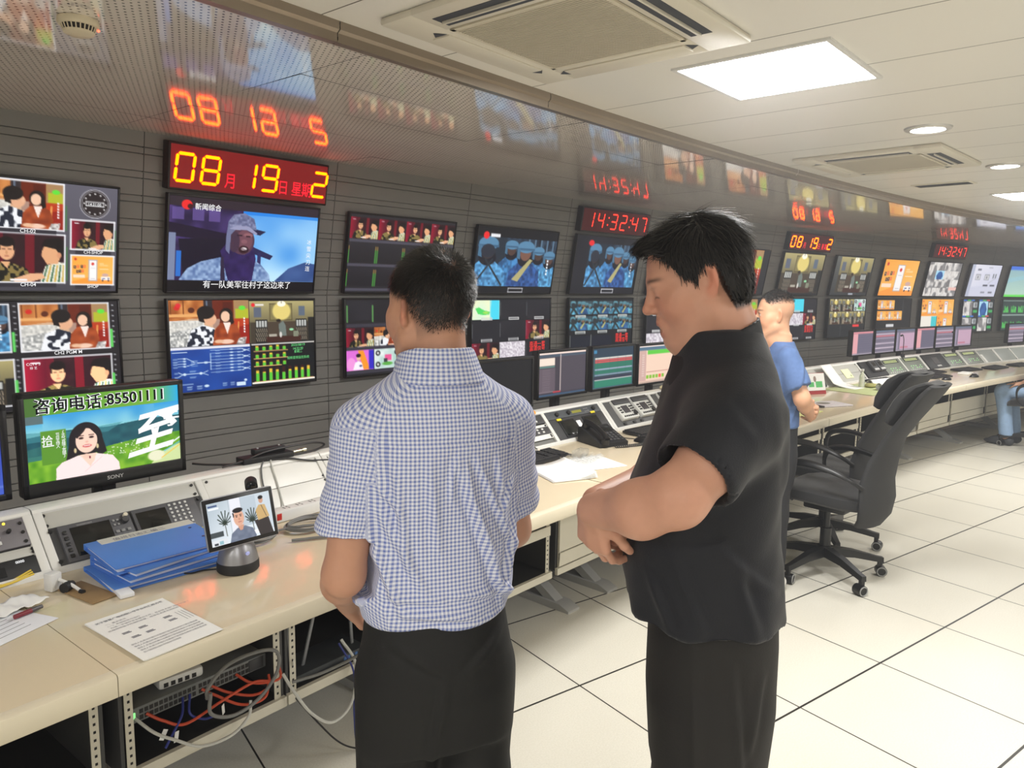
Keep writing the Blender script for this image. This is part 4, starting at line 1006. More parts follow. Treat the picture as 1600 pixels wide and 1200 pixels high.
def led_clock(s, z, w, h, kind, label, dig_rgb, strength, face, group):
    sl = (N_WALLTOP-N_WALL)/(Z_SOFF-Z_KINK); n = 2.415+(z-1.51)*sl
    t = arc_thing('led_clock', label, 'clock', s, n, z, group=group)
    t.rotation_euler = (Matrix.Rotation(Arot(s), 4, 'Z') @ Matrix.Rotation(math.atan(-sl), 4, 'X')).to_euler()
    q = MB(); q.box(-w/2, -.012, -h/2, w/2, .055, h/2, bev=.006); part(q, 'case', CASE, t)
    q = MB(); q.quad((-w/2+.012, -.0135, -h/2+.012), (w/2-.012, -.0135, -h/2+.012), (w/2-.012, -.0135, h/2-.012), (-w/2+.012, -.0135, h/2-.012))
    part(q, 'face_panel', face, t, recalc=False)
    q = MB(); y = -.0150
    if kind == 'date':
        dh = h*.64; dw = dh*.70; tk = dh*.105; z0 = -h*.33
        for ch, u in (('0', .034), ('8', .178), ('1', .475), ('9', .540), ('2', .880)):
            ww = dw if ch != '1' else dw*.30
            seg_digit(q, ch, -w/2+u*w, z0, ww, dh, tk, 0, y=y)
        part(q, 'digits', emit_mat('led_yellow_red_%g' % strength, dig_rgb, strength), t, recalc=False)
        q = MB(); R = Matrix.Translation((0, y, 0)) @ TXY()
        for ch, u in (('月', .315), ('日', .660), ('星', .742), ('期', .812)): q.text(ch, -w/2+u*w, z0+.005, h*.36, 0, M=R, bold=.012, sx=.82)
        part(q, 'characters', emit_mat('led_red_text', (1.2, .03, .05), 1.0), t, recalc=False)
    else:
        dh = h*.66; dw = dh*.62; tk = dh*.085; z0 = -h*.32
        for ch, u in (('1', .135), ('4', .215), ('3', .405), ('2', .545), ('4', .715), ('7', .855)):
            ww = dw if ch != '1' else dw*.3
            seg_digit(q, ch, -w/2+u*w, z0, ww, dh, tk, 0, y=y)
        for u in (.365, .690):
            for zz in (.28, .72):
                c = tk*.55; xx = -w/2+u*w+(zz-.5)*dh*.1; q.quad((xx-c, y, z0+zz*dh-c), (xx+c, y, z0+zz*dh-c), (xx+c, y, z0+zz*dh+c), (xx-c, y, z0+zz*dh+c))
        part(q, 'digits', emit_mat('led_red_%g' % strength, dig_rgb, strength), t, recalc=False)
    return t
led_clock(1.868, 2.188, .985, .245, 'date', 'large glowing red and yellow date display 08 19 above the single soldier screen', (22.0, .95, .0), 1.0, RED_ACR, 'red LED date displays')
led_clock(5.128, 2.178, .985, .215, 'time', 'red LED time display 14:32:47 left of the head of the man in black', (3.2, .10, .05), 1.0, DARK_ACR, 'red LED time displays')
led_clock(8.53, 2.175, .985, .215, 'date', 'smaller looking date display 08 19 over the full width study screen', (8.0, .62, .02), 1.0, DARK_ACR, 'red LED date displays')
led_clock(11.93, 2.205, .955, .215, 'time', 'red LED time display 14:32:47 farthest along the wall', (3.2, .08, .06), 1.0, DARK_ACR, 'red LED time displays')
# ================================================================ the console: worktops, racks below, sloped turrets behind
TOPM = mat('beige_laminate', (220, 205, 176), .27, spec=.5, var=(1.2, .05), bump=(900, .08), coat=.6)
EDGE = mat('cream_edge_profile', (222, 212, 188), .35, var=(5, .03))
TUR = mat('turret_light_grey', (226, 225, 220), .38, var=(4, .03))
TURD = mat('turret_blank_grey', (186, 185, 178), .45, var=(6, .05))
TURW = mat('turret_blank_white', (232, 231, 226), .42, var=(6, .03))
RCK = mat('rack_dark_grey', (64, 64, 64), .5)
RCL = mat('rack_rail_cream', (205, 200, 184), .45, var=(8, .06))
HOLE = mat('hole_black', (14, 14, 14), .8)
SCRW = mat('black_screw', (22, 22, 22), .4)
FOOTM = mat('cast_grey_foot', (190, 190, 188), .4, .2)
DKI = mat('rack_inside_black', (18, 18, 18), .8)

def arc_prism(q, poly, s0, s1, m=0, ds=.25, s_in=None):
    """closed section poly of (n, z) swept along the arc from s0 to s1, capped"""
    k = max(2, int(math.ceil((s1-s0)/ds))+1); N = len(poly); vs = []; fs = []
    for i in range(k):
        s = s0+(s1-s0)*i/(k-1)
        for n, z in poly: vs.append(A(s, n, z))
    for i in range(k-1):
        for j in range(N): fs.append((i*N+j, i*N+(j+1) % N, (i+1)*N+(j+1) % N, (i+1)*N+j))
    fs.append(tuple(range(N))); fs.append(tuple((k-1)*N+j for j in reversed(range(N))))
    q.add(vs, fs, m)
def rel(t, q):
    """move world-space geometry into the frame of thing t"""
    inv = (Matrix.Translation(t.location) @ t.rotation_euler.to_matrix().to_4x4()).inverted()
    q.v = [tuple(inv @ Vector(v)) for v in q.v]
    return q

WT = [(-2.6, .20), (.20, 2.185), (2.19, 4.55), (4.555, 7.35), (7.355, 10.0), (10.005, 12.6), (12.605, 15.6)]
WTL = ['worktop at the left picture edge, carrying white papers', 'worktop under the blue folders, tablet and printed sheet', 'worktop with the telephone and open papers', 'worktop behind the two chairs, with magazine and calendar', 'worktop with dark keyboards and mice beyond the chairs', 'worktop by the seated person at the right picture edge', 'farthest worktop in the bend of the desk']
for (a, b), lb in zip(WT, WTL):
    t = arc_thing('worktop', lb, 'desk', (a+b)/2, .36, 0, group='worktop sections of the curved desk')
    q = MB(); arc_prism(q, [(.030, .701), (.030, .749), (.034, .75), (1.18, .75), (1.18, .701)], a+.001, b-.001); part(rel(t, q), 'top_panel', TOPM, t)
    q = MB(); pr = [(.0305, .7505), (.006, .7505), (.0018, .7485), (0, .744), (0, .703), (.0018, .6995), (.006, .698), (.0305, .698)]
    arc_prism(q, pr, a+.001, b-.001); part(rel(t, q), 'front_edge', EDGE, t)
SUP = [(-1.2, 'far left, out of the light'), (-.05, 'lower left picture corner'), (.30, 'left end of the switch rack'), (1.305, 'legs of the man in the checked shirt'), (2.385, 'gap right of the checked shirt'), (2.71, 'folded hands of the man in black'), (4.21, 'hips of the man in black'), (5.27, 'nearer chair armrests'),
       (6.51, 'lower part of the farther chair back'), (7.21, 'nearer chair back, its tip lit white'), (8.45, 'left of the seated person'), (9.71, 'seated person'), (11.61, 'far bend')]
for sl, lb in SUP:
    t = arc_thing('desk_support', 'grey cast desk foot by the ' + lb, 'desk foot', sl, .36, 0, group='cast feet carrying the desk')
    R = Matrix.Translation((0, -.36, 0))
    q = MB(); q.prism([(.37, 0), (.37, .012), (.43, .035), (1.15, .035), (1.15, 0)], -.045, .045, 'x', M=R); part(q, 'base_bar', FOOTM, t)
    q = MB(); q.add([(-.03, .46, .034), (.03, .46, .034), (.03, .54, .034), (-.03, .54, .034), (-.03, .80, .25), (.03, .80, .25), (.03, .88, .25), (-.03, .88, .25)],
          [(0, 1, 5, 4), (1, 2, 6, 5), (2, 3, 7, 6), (3, 0, 4, 7), (4, 5, 6, 7)], M=R); part(q, 'brace', FOOTM, t)
    q = MB(); q.box(-.03, .80, .034, .03, .88, .25, M=R); part(q, 'upright', FOOTM, t)

def rail(t, s, n, z0, z1, side):
    q = MB(); R = Matrix.Translation(A(s, n, 0)) @ Matrix.Rotation(Arot(s), 4, 'Z')
    q.box(-.011, -.003, z0, .011, .0, z1, 0, M=R)
    k = int((z1-z0-.02)/.0222)
    for i in range(k):
        z = z0+.018+i*.0222; q.box(-.0032, -.0036, z-.0036, .0032, -.0029, z+.0036, 1, M=R)
    part(rel(t, q), 'mounting_rail', [RCL, HOLE], t)
RK = [(-1.62, -.68), (-.66, .30), (.335, .815), (.822, 1.30), (1.31, 1.72), (1.73, 2.165), (2.205, 2.70), (2.72, 3.2), (3.22, 3.7), (3.72, 4.2), (4.22, 4.7), (4.72, 5.26), (5.28, 5.95), (5.97, 6.5), (6.52, 7.2), (7.22, 7.98), (8.0, 8.9), (8.92, 9.7), (9.72, 10.6), (10.62, 11.6), (11.62, 12.9)]
RKL = {0: 'under desk rack at the far left, out of the light', 1: 'dark under desk rack at the lower left picture corner', 2: 'open under desk rack holding the network switch and orange cables', 3: 'open under desk rack holding the router with aerials',
       4: 'under desk rack behind the legs of the man in the checked shirt', 5: 'open empty rack with a middle crossbar, right of the checked shirt', 6: 'under desk rack with a loose bowed cream panel', 7: 'under desk rack behind the folded hands'}
for i, (a, b) in enumerate(RK):
    lb = RKL.get(i, 'under desk rack %s' % ['behind the man in black', 'behind the black shirt, second along', 'behind the black shirt, third along', 'left of the nearer chair back', 'between the chair armrests', 'behind the farther chair back', 'behind the nearer chair back', 'just right of the nearer chair back', 'left of the seated person', 'behind the seated person', 'right of the seated person', 'near the far bend', 'at the far bend'][i-8])
    t = arc_thing('equipment_rack', lb, 'rack', (a+b)/2, .7, 0, group='racks under the desk')
    ra = Arot((a+b)/2)
    z0 = .27
    for s in (a+.006, b-.006):
        q = MB(); R = Matrix.Translation(A(s, 0, 0)) @ Matrix.Rotation(Arot(s), 4, 'Z'); q.box(-.005, .352, z0, .005, 1.08, .699, M=R); part(rel(t, q), 'side_panel', RCK, t)
    q = MB(); arc_prism(q, [(1.07, z0), (1.07, .699), (1.08, .699), (1.08, z0)], a+.012, b-.012); part(rel(t, q), 'back_panel', DKI, t)
    q = MB(); arc_prism(q, [(.352, z0+.002), (.352, z0+.012), (1.07, z0+.012), (1.07, z0+.002)], a+.012, b-.012); part(rel(t, q), 'bottom_panel', DKI if i < 6 else RCK, t)
    q = MB(); arc_prism(q, [(.335, z0-.018), (.335, z0+.014), (.351, z0+.014), (.351, z0-.018)], a, b); part(rel(t, q), 'bottom_lip', RCL, t)
    q = MB(); arc_prism(q, [(.342, .672), (.342, .699), (.360, .699), (.360, .672)], a+.012, b-.012); part(rel(t, q), 'top_lip', mat('rack_lip_grey', (150, 148, 140), .5), t)
    for s in (a+.024, b-.024): rail(t, s, .349, z0+.014, .672, 0)
    if i in (5, 10, 11, 12):
        zz = .46; q = MB(); arc_prism(q, [(.340, zz), (.340, zz+.045), (.348, zz+.045), (.348, zz)], a+.012, b-.012); part(rel(t, q), 'crossbar', RCL, t)
    if i in (6, 7, 15, 16, 17):
        q = MB(); hi = .45 if i < 10 else .42
        arc_prism(q, [(.338, .36), (.338, hi+.08), (.344, hi+.08), (.344, .36)], a+.014, b-.014); part(rel(t, q), 'blank_panel', RCL, t)
        q = MB(); arc_prism(q, [(.337, .29), (.333, .355), (.338, .357), (.343, .29)], a+.014, b-.05); part(rel(t, q), 'blank_panel', RCL, t)
    if i in (8, 9, 13, 14, 18, 19):
        q = MB(); arc_prism(q, [(.338, .29), (.338, .42), (.344, .42), (.344, .29)], a+.014, b-.014); part(rel(t, q), 'blank_panel', mat('rack_lip_grey'), t)

# ---- turrets
FN0, FZ0, FN1, FZ1 = .70, .752, .84, .905
FA = math.atan2(FZ1-FZ0, FN1-FN0); FL = math.hypot(FN1-FN0, FZ1-FZ0)
BB = [-1.62, -1.13, -.645, -.16, .325, .81, 1.295, 1.78, 2.17, 2.655, 3.165, 3.68, 4.19, 4.70, 5.22, 5.75, 6.33, 6.92, 7.39, 7.86, 8.33, 8.85, 9.31, 9.78, 10.24, 10.7, 11.2, 11.7, 12.2, 12.7, 13.2, 13.7, 14.2]
def face_rot(s): return (Matrix.Rotation(Arot(s), 4, 'Z') @ Matrix.Rotation(FA, 4, 'X')).to_euler()
def face_pt(s, y, out=0.0):
    n = FN0+math.cos(FA)*y-math.sin(FA)*out; z = FZ0+math.sin(FA)*y+math.cos(FA)*out
    return A(s, n, z)
def face_thing(name, label, cat, s, y=0.0, out=0.0, group=None):
    return thing(name, label, cat, face_pt(s, y, out), rot=face_rot(s), group=group)
TLAB = ['console turret past the left edge of the picture', 'console turret at the left picture edge behind the yellow cables', 'console turret behind the blue folders and the tablet', 'console turret hidden behind the man in the checked shirt', 'console turret with the orange button, behind the telephone', 'console turret holding two tape deck controllers',
        'console turret behind the man in black', 'console turret behind the folded arms of the man in the blue T-shirt', 'console turret behind the desk calendar, with a yellow sticky note', 'console turret behind the head pads of the two chairs', 'console turret with green lit panels past the nearer chair', 'console turret with a white tag on its left divider', 'grey console turret at the right edge of the picture', 'grey console turret, second along from the white tag', 'grey console turret, third along from the white tag', 'last grey console turret in the bend']
PANEL_OF = {}
for ti in range(0, len(BB)-1, 2):
    cells = [(BB[k], BB[k+1]) for k in range(ti, min(ti+2, len(BB)-1))]
    a, b = cells[0][0], cells[-1][1]
    t = arc_thing('console_turret', TLAB[ti//2], 'console', (a+b)/2, .9, .75, group='sloped turrets of the console')
    q = MB(); arc_prism(q, [(.715, .7515), (FN1+.012, FZ1-.012), (.895, FZ1-.012), (.895, .7515)], a+.003, b-.003); part(rel(t, q), 'housing', mat('turret_inner_grey', (120, 120, 116), .5), t)
    q = MB(); arc_prism(q, [(FN1-.004, FZ1-.012), (FN1-.006, FZ1-.002), (FN1-.002, FZ1+.006), (FN1+.008, FZ1+.010), (.897, FZ1+.008), (.900, FZ1-.004), (FN1+.012, FZ1-.010)], a+.002, b-.002); part(rel(t, q), 'top_cap', TUR, t)
    # bottom rail and dividers
    q = MB(); arc_prism(q, [(FN0-.006, .7505), (FN0-.004, .762), (FN0+.006, .7675), (FN0+.016, .7505)], a+.002, b-.002); part(rel(t, q), 'bottom_rail', TUR, t)
    for s in [a+.013, cells[0][1], b-.013]:
        R = Matrix.Translation(face_pt(s, 0)) @ face_rot(s).to_matrix().to_4x4()
        q = MB(); q.box(-.0125, .004, -.012, .0125, FL-.006, .006, bev=.003, M=R); part(rel(t, q), 'divider', TUR, t)
    for s0, s1 in cells: PANEL_OF[round((s0+s1)/2, 3)] = t
def cellmid(k): return (BB[k]+BB[k+1])/2
def cellw(k):
    return (A(BB[k+1], .77)-A(BB[k], .77)).length-.030
def blank(k, y0, y1, m, name='blank_panel'):
    """blank rack panel with four screws, part of its turret"""
    s = cellmid(k); t = PANEL_OF[round(s, 3)]; w = cellw(k)/2
    R = Matrix.Translation(face_pt(s, 0)) @ face_rot(s).to_matrix().to_4x4()
    q = MB(); q.box(-w, y0+.001, -.004, w, y1-.001, .0, 0, bev=.0012, M=R)
    for x in (-w+.012, w-.012):
        for y in (y0+.010, y1-.010): q.cyl((x, y, -.001), (x, y, .004), .0048, n=10, m=1, M=R)
    part(rel(t, q), name, [m, SCRW], t)
Y0, Y1 = .016, .198
for k in range(len(BB)-1):
    if k in (0, 1, 2): blank(k, Y0, .10, TURD); blank(k, .10, Y1, TURD)
    elif k == 3: blank(k, Y0+.058, Y0+.088, TURD)
    elif k == 4: blank(k, Y1-.055, Y1, TURD)
    elif k in (5, 6, 7): blank(k, Y0, .105, TURW); blank(k, .105, Y1, TURW)
    elif k == 8: blank(k, .045, .075, TURW); blank(k, .115, .135, TURW)
    elif k in (11, 12, 13): blank(k, Y0, .105, TURD); blank(k, .105, Y1, TURD)
    elif k in (15, 16): blank(k, Y0, .105, TURD); blank(k, .105, Y1, TURD)
    elif k >= 23: blank(k, Y0, Y1, mat('turret_far_grey', (150, 156, 152), .5))

# ---- equipment in the turret bays
EQD = mat('equipment_dark_grey', (62, 62, 64), .45)
EQM = mat('equipment_mid_grey', (112, 108, 112), .45)
LCD = mat('dark_lcd_glass', (12, 16, 17), .12, spec=.6)
BTN = mat('button_light', (206, 206, 204), .45)
BTK = mat('button_black', (30, 30, 30), .45)
BTO = mat('button_orange', (232, 150, 90), .4, emit=(232, 140, 70), estr=.35)
BTR = mat('button_red', (200, 60, 60), .4, emit=(200, 50, 50), estr=.25)
YLW = mat('yellow_label', (238, 214, 40), .5)
def buttons(t, name, xs, ys, w, h, m, z=.004, d=.004, skip=()):
    q = MB()
    for i, x in enumerate(xs):
        for j, y in enumerate(ys):
            if (i, j) in skip: continue
            q.box(x-w/2, y-h/2, z-.001, x+w/2, y+h/2, z+d, bev=min(w, h)*.18)
    return part(q, name, m, t)
def fspan(a, b, n): return [a+(b-a)*i/(n-1) for i in range(n)]
def frame_plate(t, x0, y0, x1, y1, z, m, name='front_plate', bev=.002):
    q = MB(); q.box(x0, y0, -.01, x1, y1, z, bev=bev); return part(q, name, m, t)
def knob(t, x, y, r, h, m, z=.004, name='knob'):
    q = MB(); q.lathe([(.0004, z+h), (r*.86, z+h), (r, z+h*.8), (r, z-.001)], 20, M=Matrix.Translation((x, y, 0))); return part(q, name, m, t)

# bay 3: purple grey button panel and black unit at the left edge
t = face_thing('control_panel', 'purple grey button panel with one orange key, at the left picture edge', 'control panel', cellmid(3))
w = cellw(3)/2
frame_plate(t, -w, .108, w, Y1, .004, EQM)
buttons(t, 'keys', fspan(-.02, .152, 5), [.130, .150, .168, .184], .022, .012, BTN, skip=((3, 1),))
buttons(t, 'lit_key', [.110], [.150], .022, .012, BTO); knob(t, .187, .160, .006, .012, BTK); q = MB(); q.sphere((.182, .188, .005), .004); part(q, 'indicator', emit_mat('yellow_led', (1.2, .9, .1), 1.5), t)
q = MB(); 
for y in (.12, .15, .18): q.cyl((.221, y, .003), (.221, y, .007), .005, n=10)
part(q, 'screws', SCRW, t)
t = face_thing('rack_unit', 'black rack unit with an oval recess and small white lettering, above yellow cables', 'rack unit', cellmid(3))
frame_plate(t, -w, Y0, w, Y0+.055, .004, BZM)
q = MB(); q.box(.03, .026, .003, .15, .056, .0055, bev=.012); part(q, 'recess', HOLE, t)
q = MB(); q.text('0000', .178, .058, .011, M=Matrix.Translation((0, 0, .0046)), bold=.02); part(q, 'lettering', TXW, t, recalc=False)

# bay 4: two screens waveform monitor
t = face_thing('waveform_monitor', 'dark grey rack monitor with two small screens and keypad, behind the blue folders', 'monitor', cellmid(4))
w = cellw(4)/2; ye = Y1-.057
frame_plate(t, -w, Y0-.004, w, ye, .006, EQD)
for x in (-w+.012, w-.012):
    q = MB()
    for y in (Y0+.012, ye-.012): q.cyl((x, y, .005), (x, y, .011), .0055, n=12)
    part(q, 'screws', SCRW, t)
frame_plate(t, -w+.03, Y0, -.005, ye-.004, .016, mat('monitor_grey', (84, 84, 88), .5), 'left_housing'); frame_plate(t, .002, Y0, w-.03, ye-.004, .016, mat('monitor_grey'), 'right_housing')
for x0, x1 in ((-w+.060, -.068), (.012, .108)):
    q = MB(); q.box(x0, Y0+.012, .015, x1, ye-.018, .0175, bev=.001); part(q, 'display', LCD, t)
buttons(t, 'side_keys', [-w+.044], fspan(Y0+.018, ye-.03, 5), .012, .012, BTK, .016)
buttons(t, 'keys', [-.056, -.040, -.022], [.040, .058, .076], .011, .010, mat('button_grey', (140, 140, 140), .5), .016); knob(t, -.026, .108, .011, .014, EQD, .016); knob(t, -.020, .124, .007, .012, mat('knob_cream', (220, 212, 190), .4), .016); buttons(t, 'menu_keys', [-.058, -.046], [.100, .115], .007, .007, mat('button_grey'), .016)
buttons(t, 'keypad', fspan(.122, .176, 4), fspan(Y0+.022, ye-.016, 7), .008, .008, BTN, .016)
q = MB(); q.text('WAVEFORM', -.16, ye-.016, .008, M=Matrix.Translation((0, 0, .0166))); part(q, 'lettering', mat('print_grey', (170, 170, 170), .6), t, recalc=False)

# bay 8: red and white button panels, orange beacon on top
t = face_thing('control_panel', 'two black strips of white and red buttons beside the checked shirt', 'control panel', cellmid(8))
w = cellw(8)/2
frame_plate(t, -w, Y1-.058, w, Y1-.002, .004, EQD, 'upper_strip'); frame_plate(t, -w, .075, w, .118, .004, EQD, 'lower_strip')
for y in (Y1-.018, Y1-.042): buttons(t, 'keys', fspan(-.19, .17, 10), [y], .018, .012, BTN)
buttons(t, 'red_key', [.09], [Y1-.030], .02, .014, BTR, .006)
for y in (.087, .105): buttons(t, 'keys', fspan(-.19, .18, 10), [y], .016, .011, BTN)
t = face_thing('warning_beacon', 'small orange round beacon on the turret, right of the checked shirt', 'beacon', 2.575, Y1+.006, .004)
q = MB(); q.lathe([(.014, -.002), (.014, .004), (.011, .005)], 20); part(q, 'base', BZM, t)
q = MB(); q.sphere((0, 0, .016), .0135); part(q, 'dome', mat('orange_dome', (244, 150, 20), .3, emit=(244, 150, 20), estr=.35), t)

# bay 9: twin screen monitor with knob strip
t = face_thing('monitor_unit', 'dark unit with two blank screens and yellow stickers, left of the telephone', 'monitor', cellmid(9))
w = cellw(9)/2
frame_plate(t, -w, Y0-.004, w, Y1-.052, .006, EQD, 'lower_panel'); frame_plate(t, -w, Y1-.050, w, Y1, .006, mat('equipment_slate', (74, 78, 82), .45), 'upper_panel')
for x in (-.165, -.06, .175): knob(t, x, Y1-.026, .013, .012, BTK, .006)
for x0 in (-.185, .03):
    q = MB(); q.box(x0, .024, .005, x0+.135, .132, .012, bev=.002); part(q, 'bezel', BZM, t)
    q = MB(); q.box(x0+.008, .032, .011, x0+.127, .124, .0135, bev=.001); part(q, 'display', LCD, t)
q = MB(); q.box(-.036, .045, .005, .002, .115, .0075, bev=.002); part(q, 'paper_label', mat('paper_white', (245, 245, 242), .8), t)
for x, y in ((-.195, .130), (.125, .139)):
    q = MB(); q.box(x, y, .012, x+.038, y+.013, .0145); part(q, 'sticker', YLW, t)
q = MB(); q.box(-.025, Y1-.034, .005, .06, Y1-.018, .008); part(q, 'level_display', mat('level_window', (60, 62, 40), .3, emit=(200, 190, 60), estr=.5), t)
buttons(t, 'keys', [.09, .105, .12], [Y1-.036, Y1-.018], .007, .007, mat('button_grey'), .006)
# bay 10 and 11: tape deck controllers in a dark recess
for k, xs in ((10, (-.085, .12)), (11, (-.10, .12))):
    tt = face_thing('recess_tray', 'dark recessed tray %s' % ('under the pair of controllers right of the telephone' if k == 10 else 'under the controllers close to the black shirt'), 'tray', cellmid(k))
    w = cellw(k)/2; frame_plate(tt, -w, Y0-.004, w, Y1, .0015, mat('tray_grey', (86, 86, 86), .5), 'plate')
    buttons(tt, 'sockets', [-.15, -.05, .03], [.030], .030, .016, BTK, .001, .008)
    for j, x in enumerate(xs):
        t = face_thing('deck_controller', ['light grey controller with small screen, right of the telephone', 'second light grey controller along, beside the black sleeve', 'light grey controller half hidden by the black shirt', 'light grey controller fully behind the black shirt'][(k-10)*2+j], 'controller', cellmid(k)+x*.95, .045, .012, group='tape deck controllers')
        R = Matrix.Rotation(-.12, 4, 'X')
        q = MB(); q.box(-.085, .002, -.010, .085, .150, .020, bev=.006, M=R); part(q, 'body', mat('controller_ivory', (214, 214, 208), .4), t)
        q = MB(); q.box(-.085, .110, .0195, .085, .149, .030, bev=.005, M=R); part(q, 'top_hood', EQD, t)
        q = MB(); q.box(-.035, .042, .0195, .030, .098, .0225, bev=.001, M=R); part(q, 'display', mat('grey_lcd', (70, 68, 72), .25), t)
        q = MB()
        for xx in (-.066, -.052, .046, .062, .074):
            for yy in (.050, .068, .086): q.box(xx-.005, yy-.005, .0195, xx+.005, yy+.005, .024, bev=.001, M=R)
        for xx in fspan(-.06, .06, 7): q.box(xx-.006, .014, .0195, xx+.006, .024, .024, bev=.001, M=R)
        part(q, 'keys', BTK, t)
        q = MB(); q.cyl((.058, .030, .019), (.058, .030, .032), .014, n=18, M=R); part(q, 'jog_knob', BTK, t)
# far bays
GRN = emit_mat('green_key_glow', (.55, .95, .45), .9); YEG = emit_mat('yellow_green_bar', (.85, .95, .40), .9)
def green_panel(k, label):
    t = face_thing('router_panel', label, 'control panel', cellmid(k), group='green lit router panels'); w = cellw(k)/2
    frame_plate(t, -w, Y0, w, Y1, .004, mat('panel_olive_grey', (122, 128, 118), .45))
    q = MB(); q.box(-.17, Y1-.052, .003, .17, Y1-.012, .007); part(q, 'display_strip', BZM, t)
    q = MB(); q.box(-.15, Y1-.044, .0065, .14, Y1-.036, .0078); q.box(-.15, Y1-.028, .0065, .14, Y1-.020, .0078); part(q, 'lit_bars', YEG, t)
    buttons(t, 'lit_keys', fspan(-.10, .12, 5), [.085, .060], .018, .012, GRN, .004, .004, skip=((1, 1), (3, 0)))
    buttons(t, 'keys', fspan(-.16, .16, 8), [.035], .016, .012, BTN)
green_panel(18, 'green lit panel left of the nearer chair top'); green_panel(19, 'green lit panel above the farthest visible chair back'); green_panel(21, 'green lit panel beyond the black terminal'); green_panel(22, 'green lit panel left of the white tagged divider')
t = face_thing('intercom_unit', 'black intercom with two tilted handset screens, behind the yellow desk mat', 'intercom', cellmid(17))
w = cellw(17)/2; frame_plate(t, -w, Y0-.004, w, Y1, .02, BZM, 'base_plate')
for x in (-.02, .12):
    q = MB(); q.box(x-.06, .06, .018, x+.06, .185, .05, bev=.006); part(q, 'handset', EQD, t)
    q = MB(); q.box(x-.032, .115, .049, x+.032, .160, .052); part(q, 'display', LCD, t)
    q = MB(); q.box(x-.045, .070, .049, x+.045, .090, .052); part(q, 'label_strip', BTN, t)
t = face_thing('black_terminal', 'black terminal with a small screen, propped on the far turret', 'terminal', cellmid(20))
w = cellw(20)/2; frame_plate(t, -w, Y0-.004, w, Y1, .02, BZM, 'body')
q = MB(); q.box(-.07, .06, .019, .07, .15, .022); part(q, 'display', mat('grey_lcd'), t)
q = MB(); q.box(-.05, .030, .019, .05, .048, .022); part(q, 'label_strip', BTN, t)
t = face_thing('white_tag', 'white paper tag hanging on a far turret divider', 'tag', 9.82, .06, .008); q = MB(); q.box(-.03, -.05, 0, .03, .07, .003); part(q, 'sheet', mat('paper_white'), t)
t = face_thing('sticky_note', 'pale yellow sticky note on the turret behind the desk calendar', 'note', 6.62, .095, .003); q = MB(); q.box(-.075, -.045, 0, .075, .055, .0015); part(q, 'sheet', mat('note_yellow', (246, 244, 196), .8), t)
q = MB(); q.box(.035, -.03, .0016, .05, -.012, .002); part(q, 'ink_mark', mat('ink_green', (90, 140, 60), .8), t)

# ================================================================ monitors standing behind / on the turret
def desk_monitor(s, n, z0, w, h, fn, res, label, group=None, bez=.016, bottom=None, stand='post', dr=0.0, caps=None, brand=None, tilt=.0):
    t = arc_thing('desktop_monitor', label, 'monitor', s, n, z0, dr, group)
    bb = bez if bottom is None else bottom
    R = Matrix.Translation((0, 0, 0)) @ Matrix.Rotation(-tilt, 4, 'X')
    q = MB(); q.box(-w/2, 0, 0, w/2, .045, h, bev=.008, M=R); q.box(-w*.3, .04, h*.15, w*.3, .075, h*.8, bev=.01, M=R); part(q, 'cabinet', BZM, t)
    q = MB()
    for x0, za, x1, zb in ((-w/2, 0, w/2, bb), (-w/2, h-bez, w/2, h), (-w/2, 0, -w/2+bez, h), (w/2-bez, 0, w/2, h)): q.box(x0, -.008, za, x1, .004, zb, bev=.0025, M=R)
    part(q, 'bezel', BZ, t)
    sc = screen_mesh('screen', w-2*bez, h-bez-bb, fn, res, t, y=-.001, z0=bb)
    sc.rotation_euler = (-tilt, 0, 0)
    if caps:
        q = MB(); RR = Matrix.Translation((0, -.0022, 0)) @ TXY(); W, H = w-2*bez, h-bez-bb
        for i, (tx, u, v, sz, al, m, bo) in enumerate(caps):
            R2 = RR
            if tx == '至': R2 = RR @ Matrix.Translation((0, 0, 0)) @ Matrix(((1, .30, 0, -.30*(bb+(1-v)*H)-.02), (.16, 1, 0, -.16*(u-.5)*W), (0, 0, 1, 0), (0, 0, 0, 1)))
            if tx == '85501111': q.text(tx, (u-.5)*W, bb+(1-v)*H, sz, m, M=R2, h=.0003*(1-m), bold=bo, width=.185+(.004 if m else 0)); continue
            q.text(tx, (u-.5)*W, bb+(1-v)*H, sz, m, M=R2, align=al, bold=bo, h=.0003*(1-m))
        q.build('caption', [TXK, TXW], sc, recalc=False)
    if brand:
        q = MB(); q.text(brand, 0, bb*.42, .017, M=Matrix.Translation((.012, -.0088, 0)) @ TXY(), align='c', bold=.01, sx=1.15); part(q, 'brand_lettering', mat('silver_print', (190, 190, 190), .4), t, recalc=False)
    if stand == 'post':
        q = MB(); zt = Z_STAND-z0; q.box(-.035, .045, zt, .035, .075, h*.4, bev=.004); q.box(-.011, .040, zt, .011, .046, h*.3); part(q, 'post', mat('stand_dark', (48, 48, 50), .4), t)
        q = MB(); q.box(-.10, .03, zt, .10, .16, zt+.012, bev=.005); part(q, 'foot', mat('stand_dark'), t)
    else:
        q = MB()
        for sx in (-.3, .3): q.box(sx*w-.03, .0, Z_STAND-z0, sx*w+.03, .10, .006, bev=.003)
        part(q, 'feet', BZM, t)
    return t
Z_STAND = .751
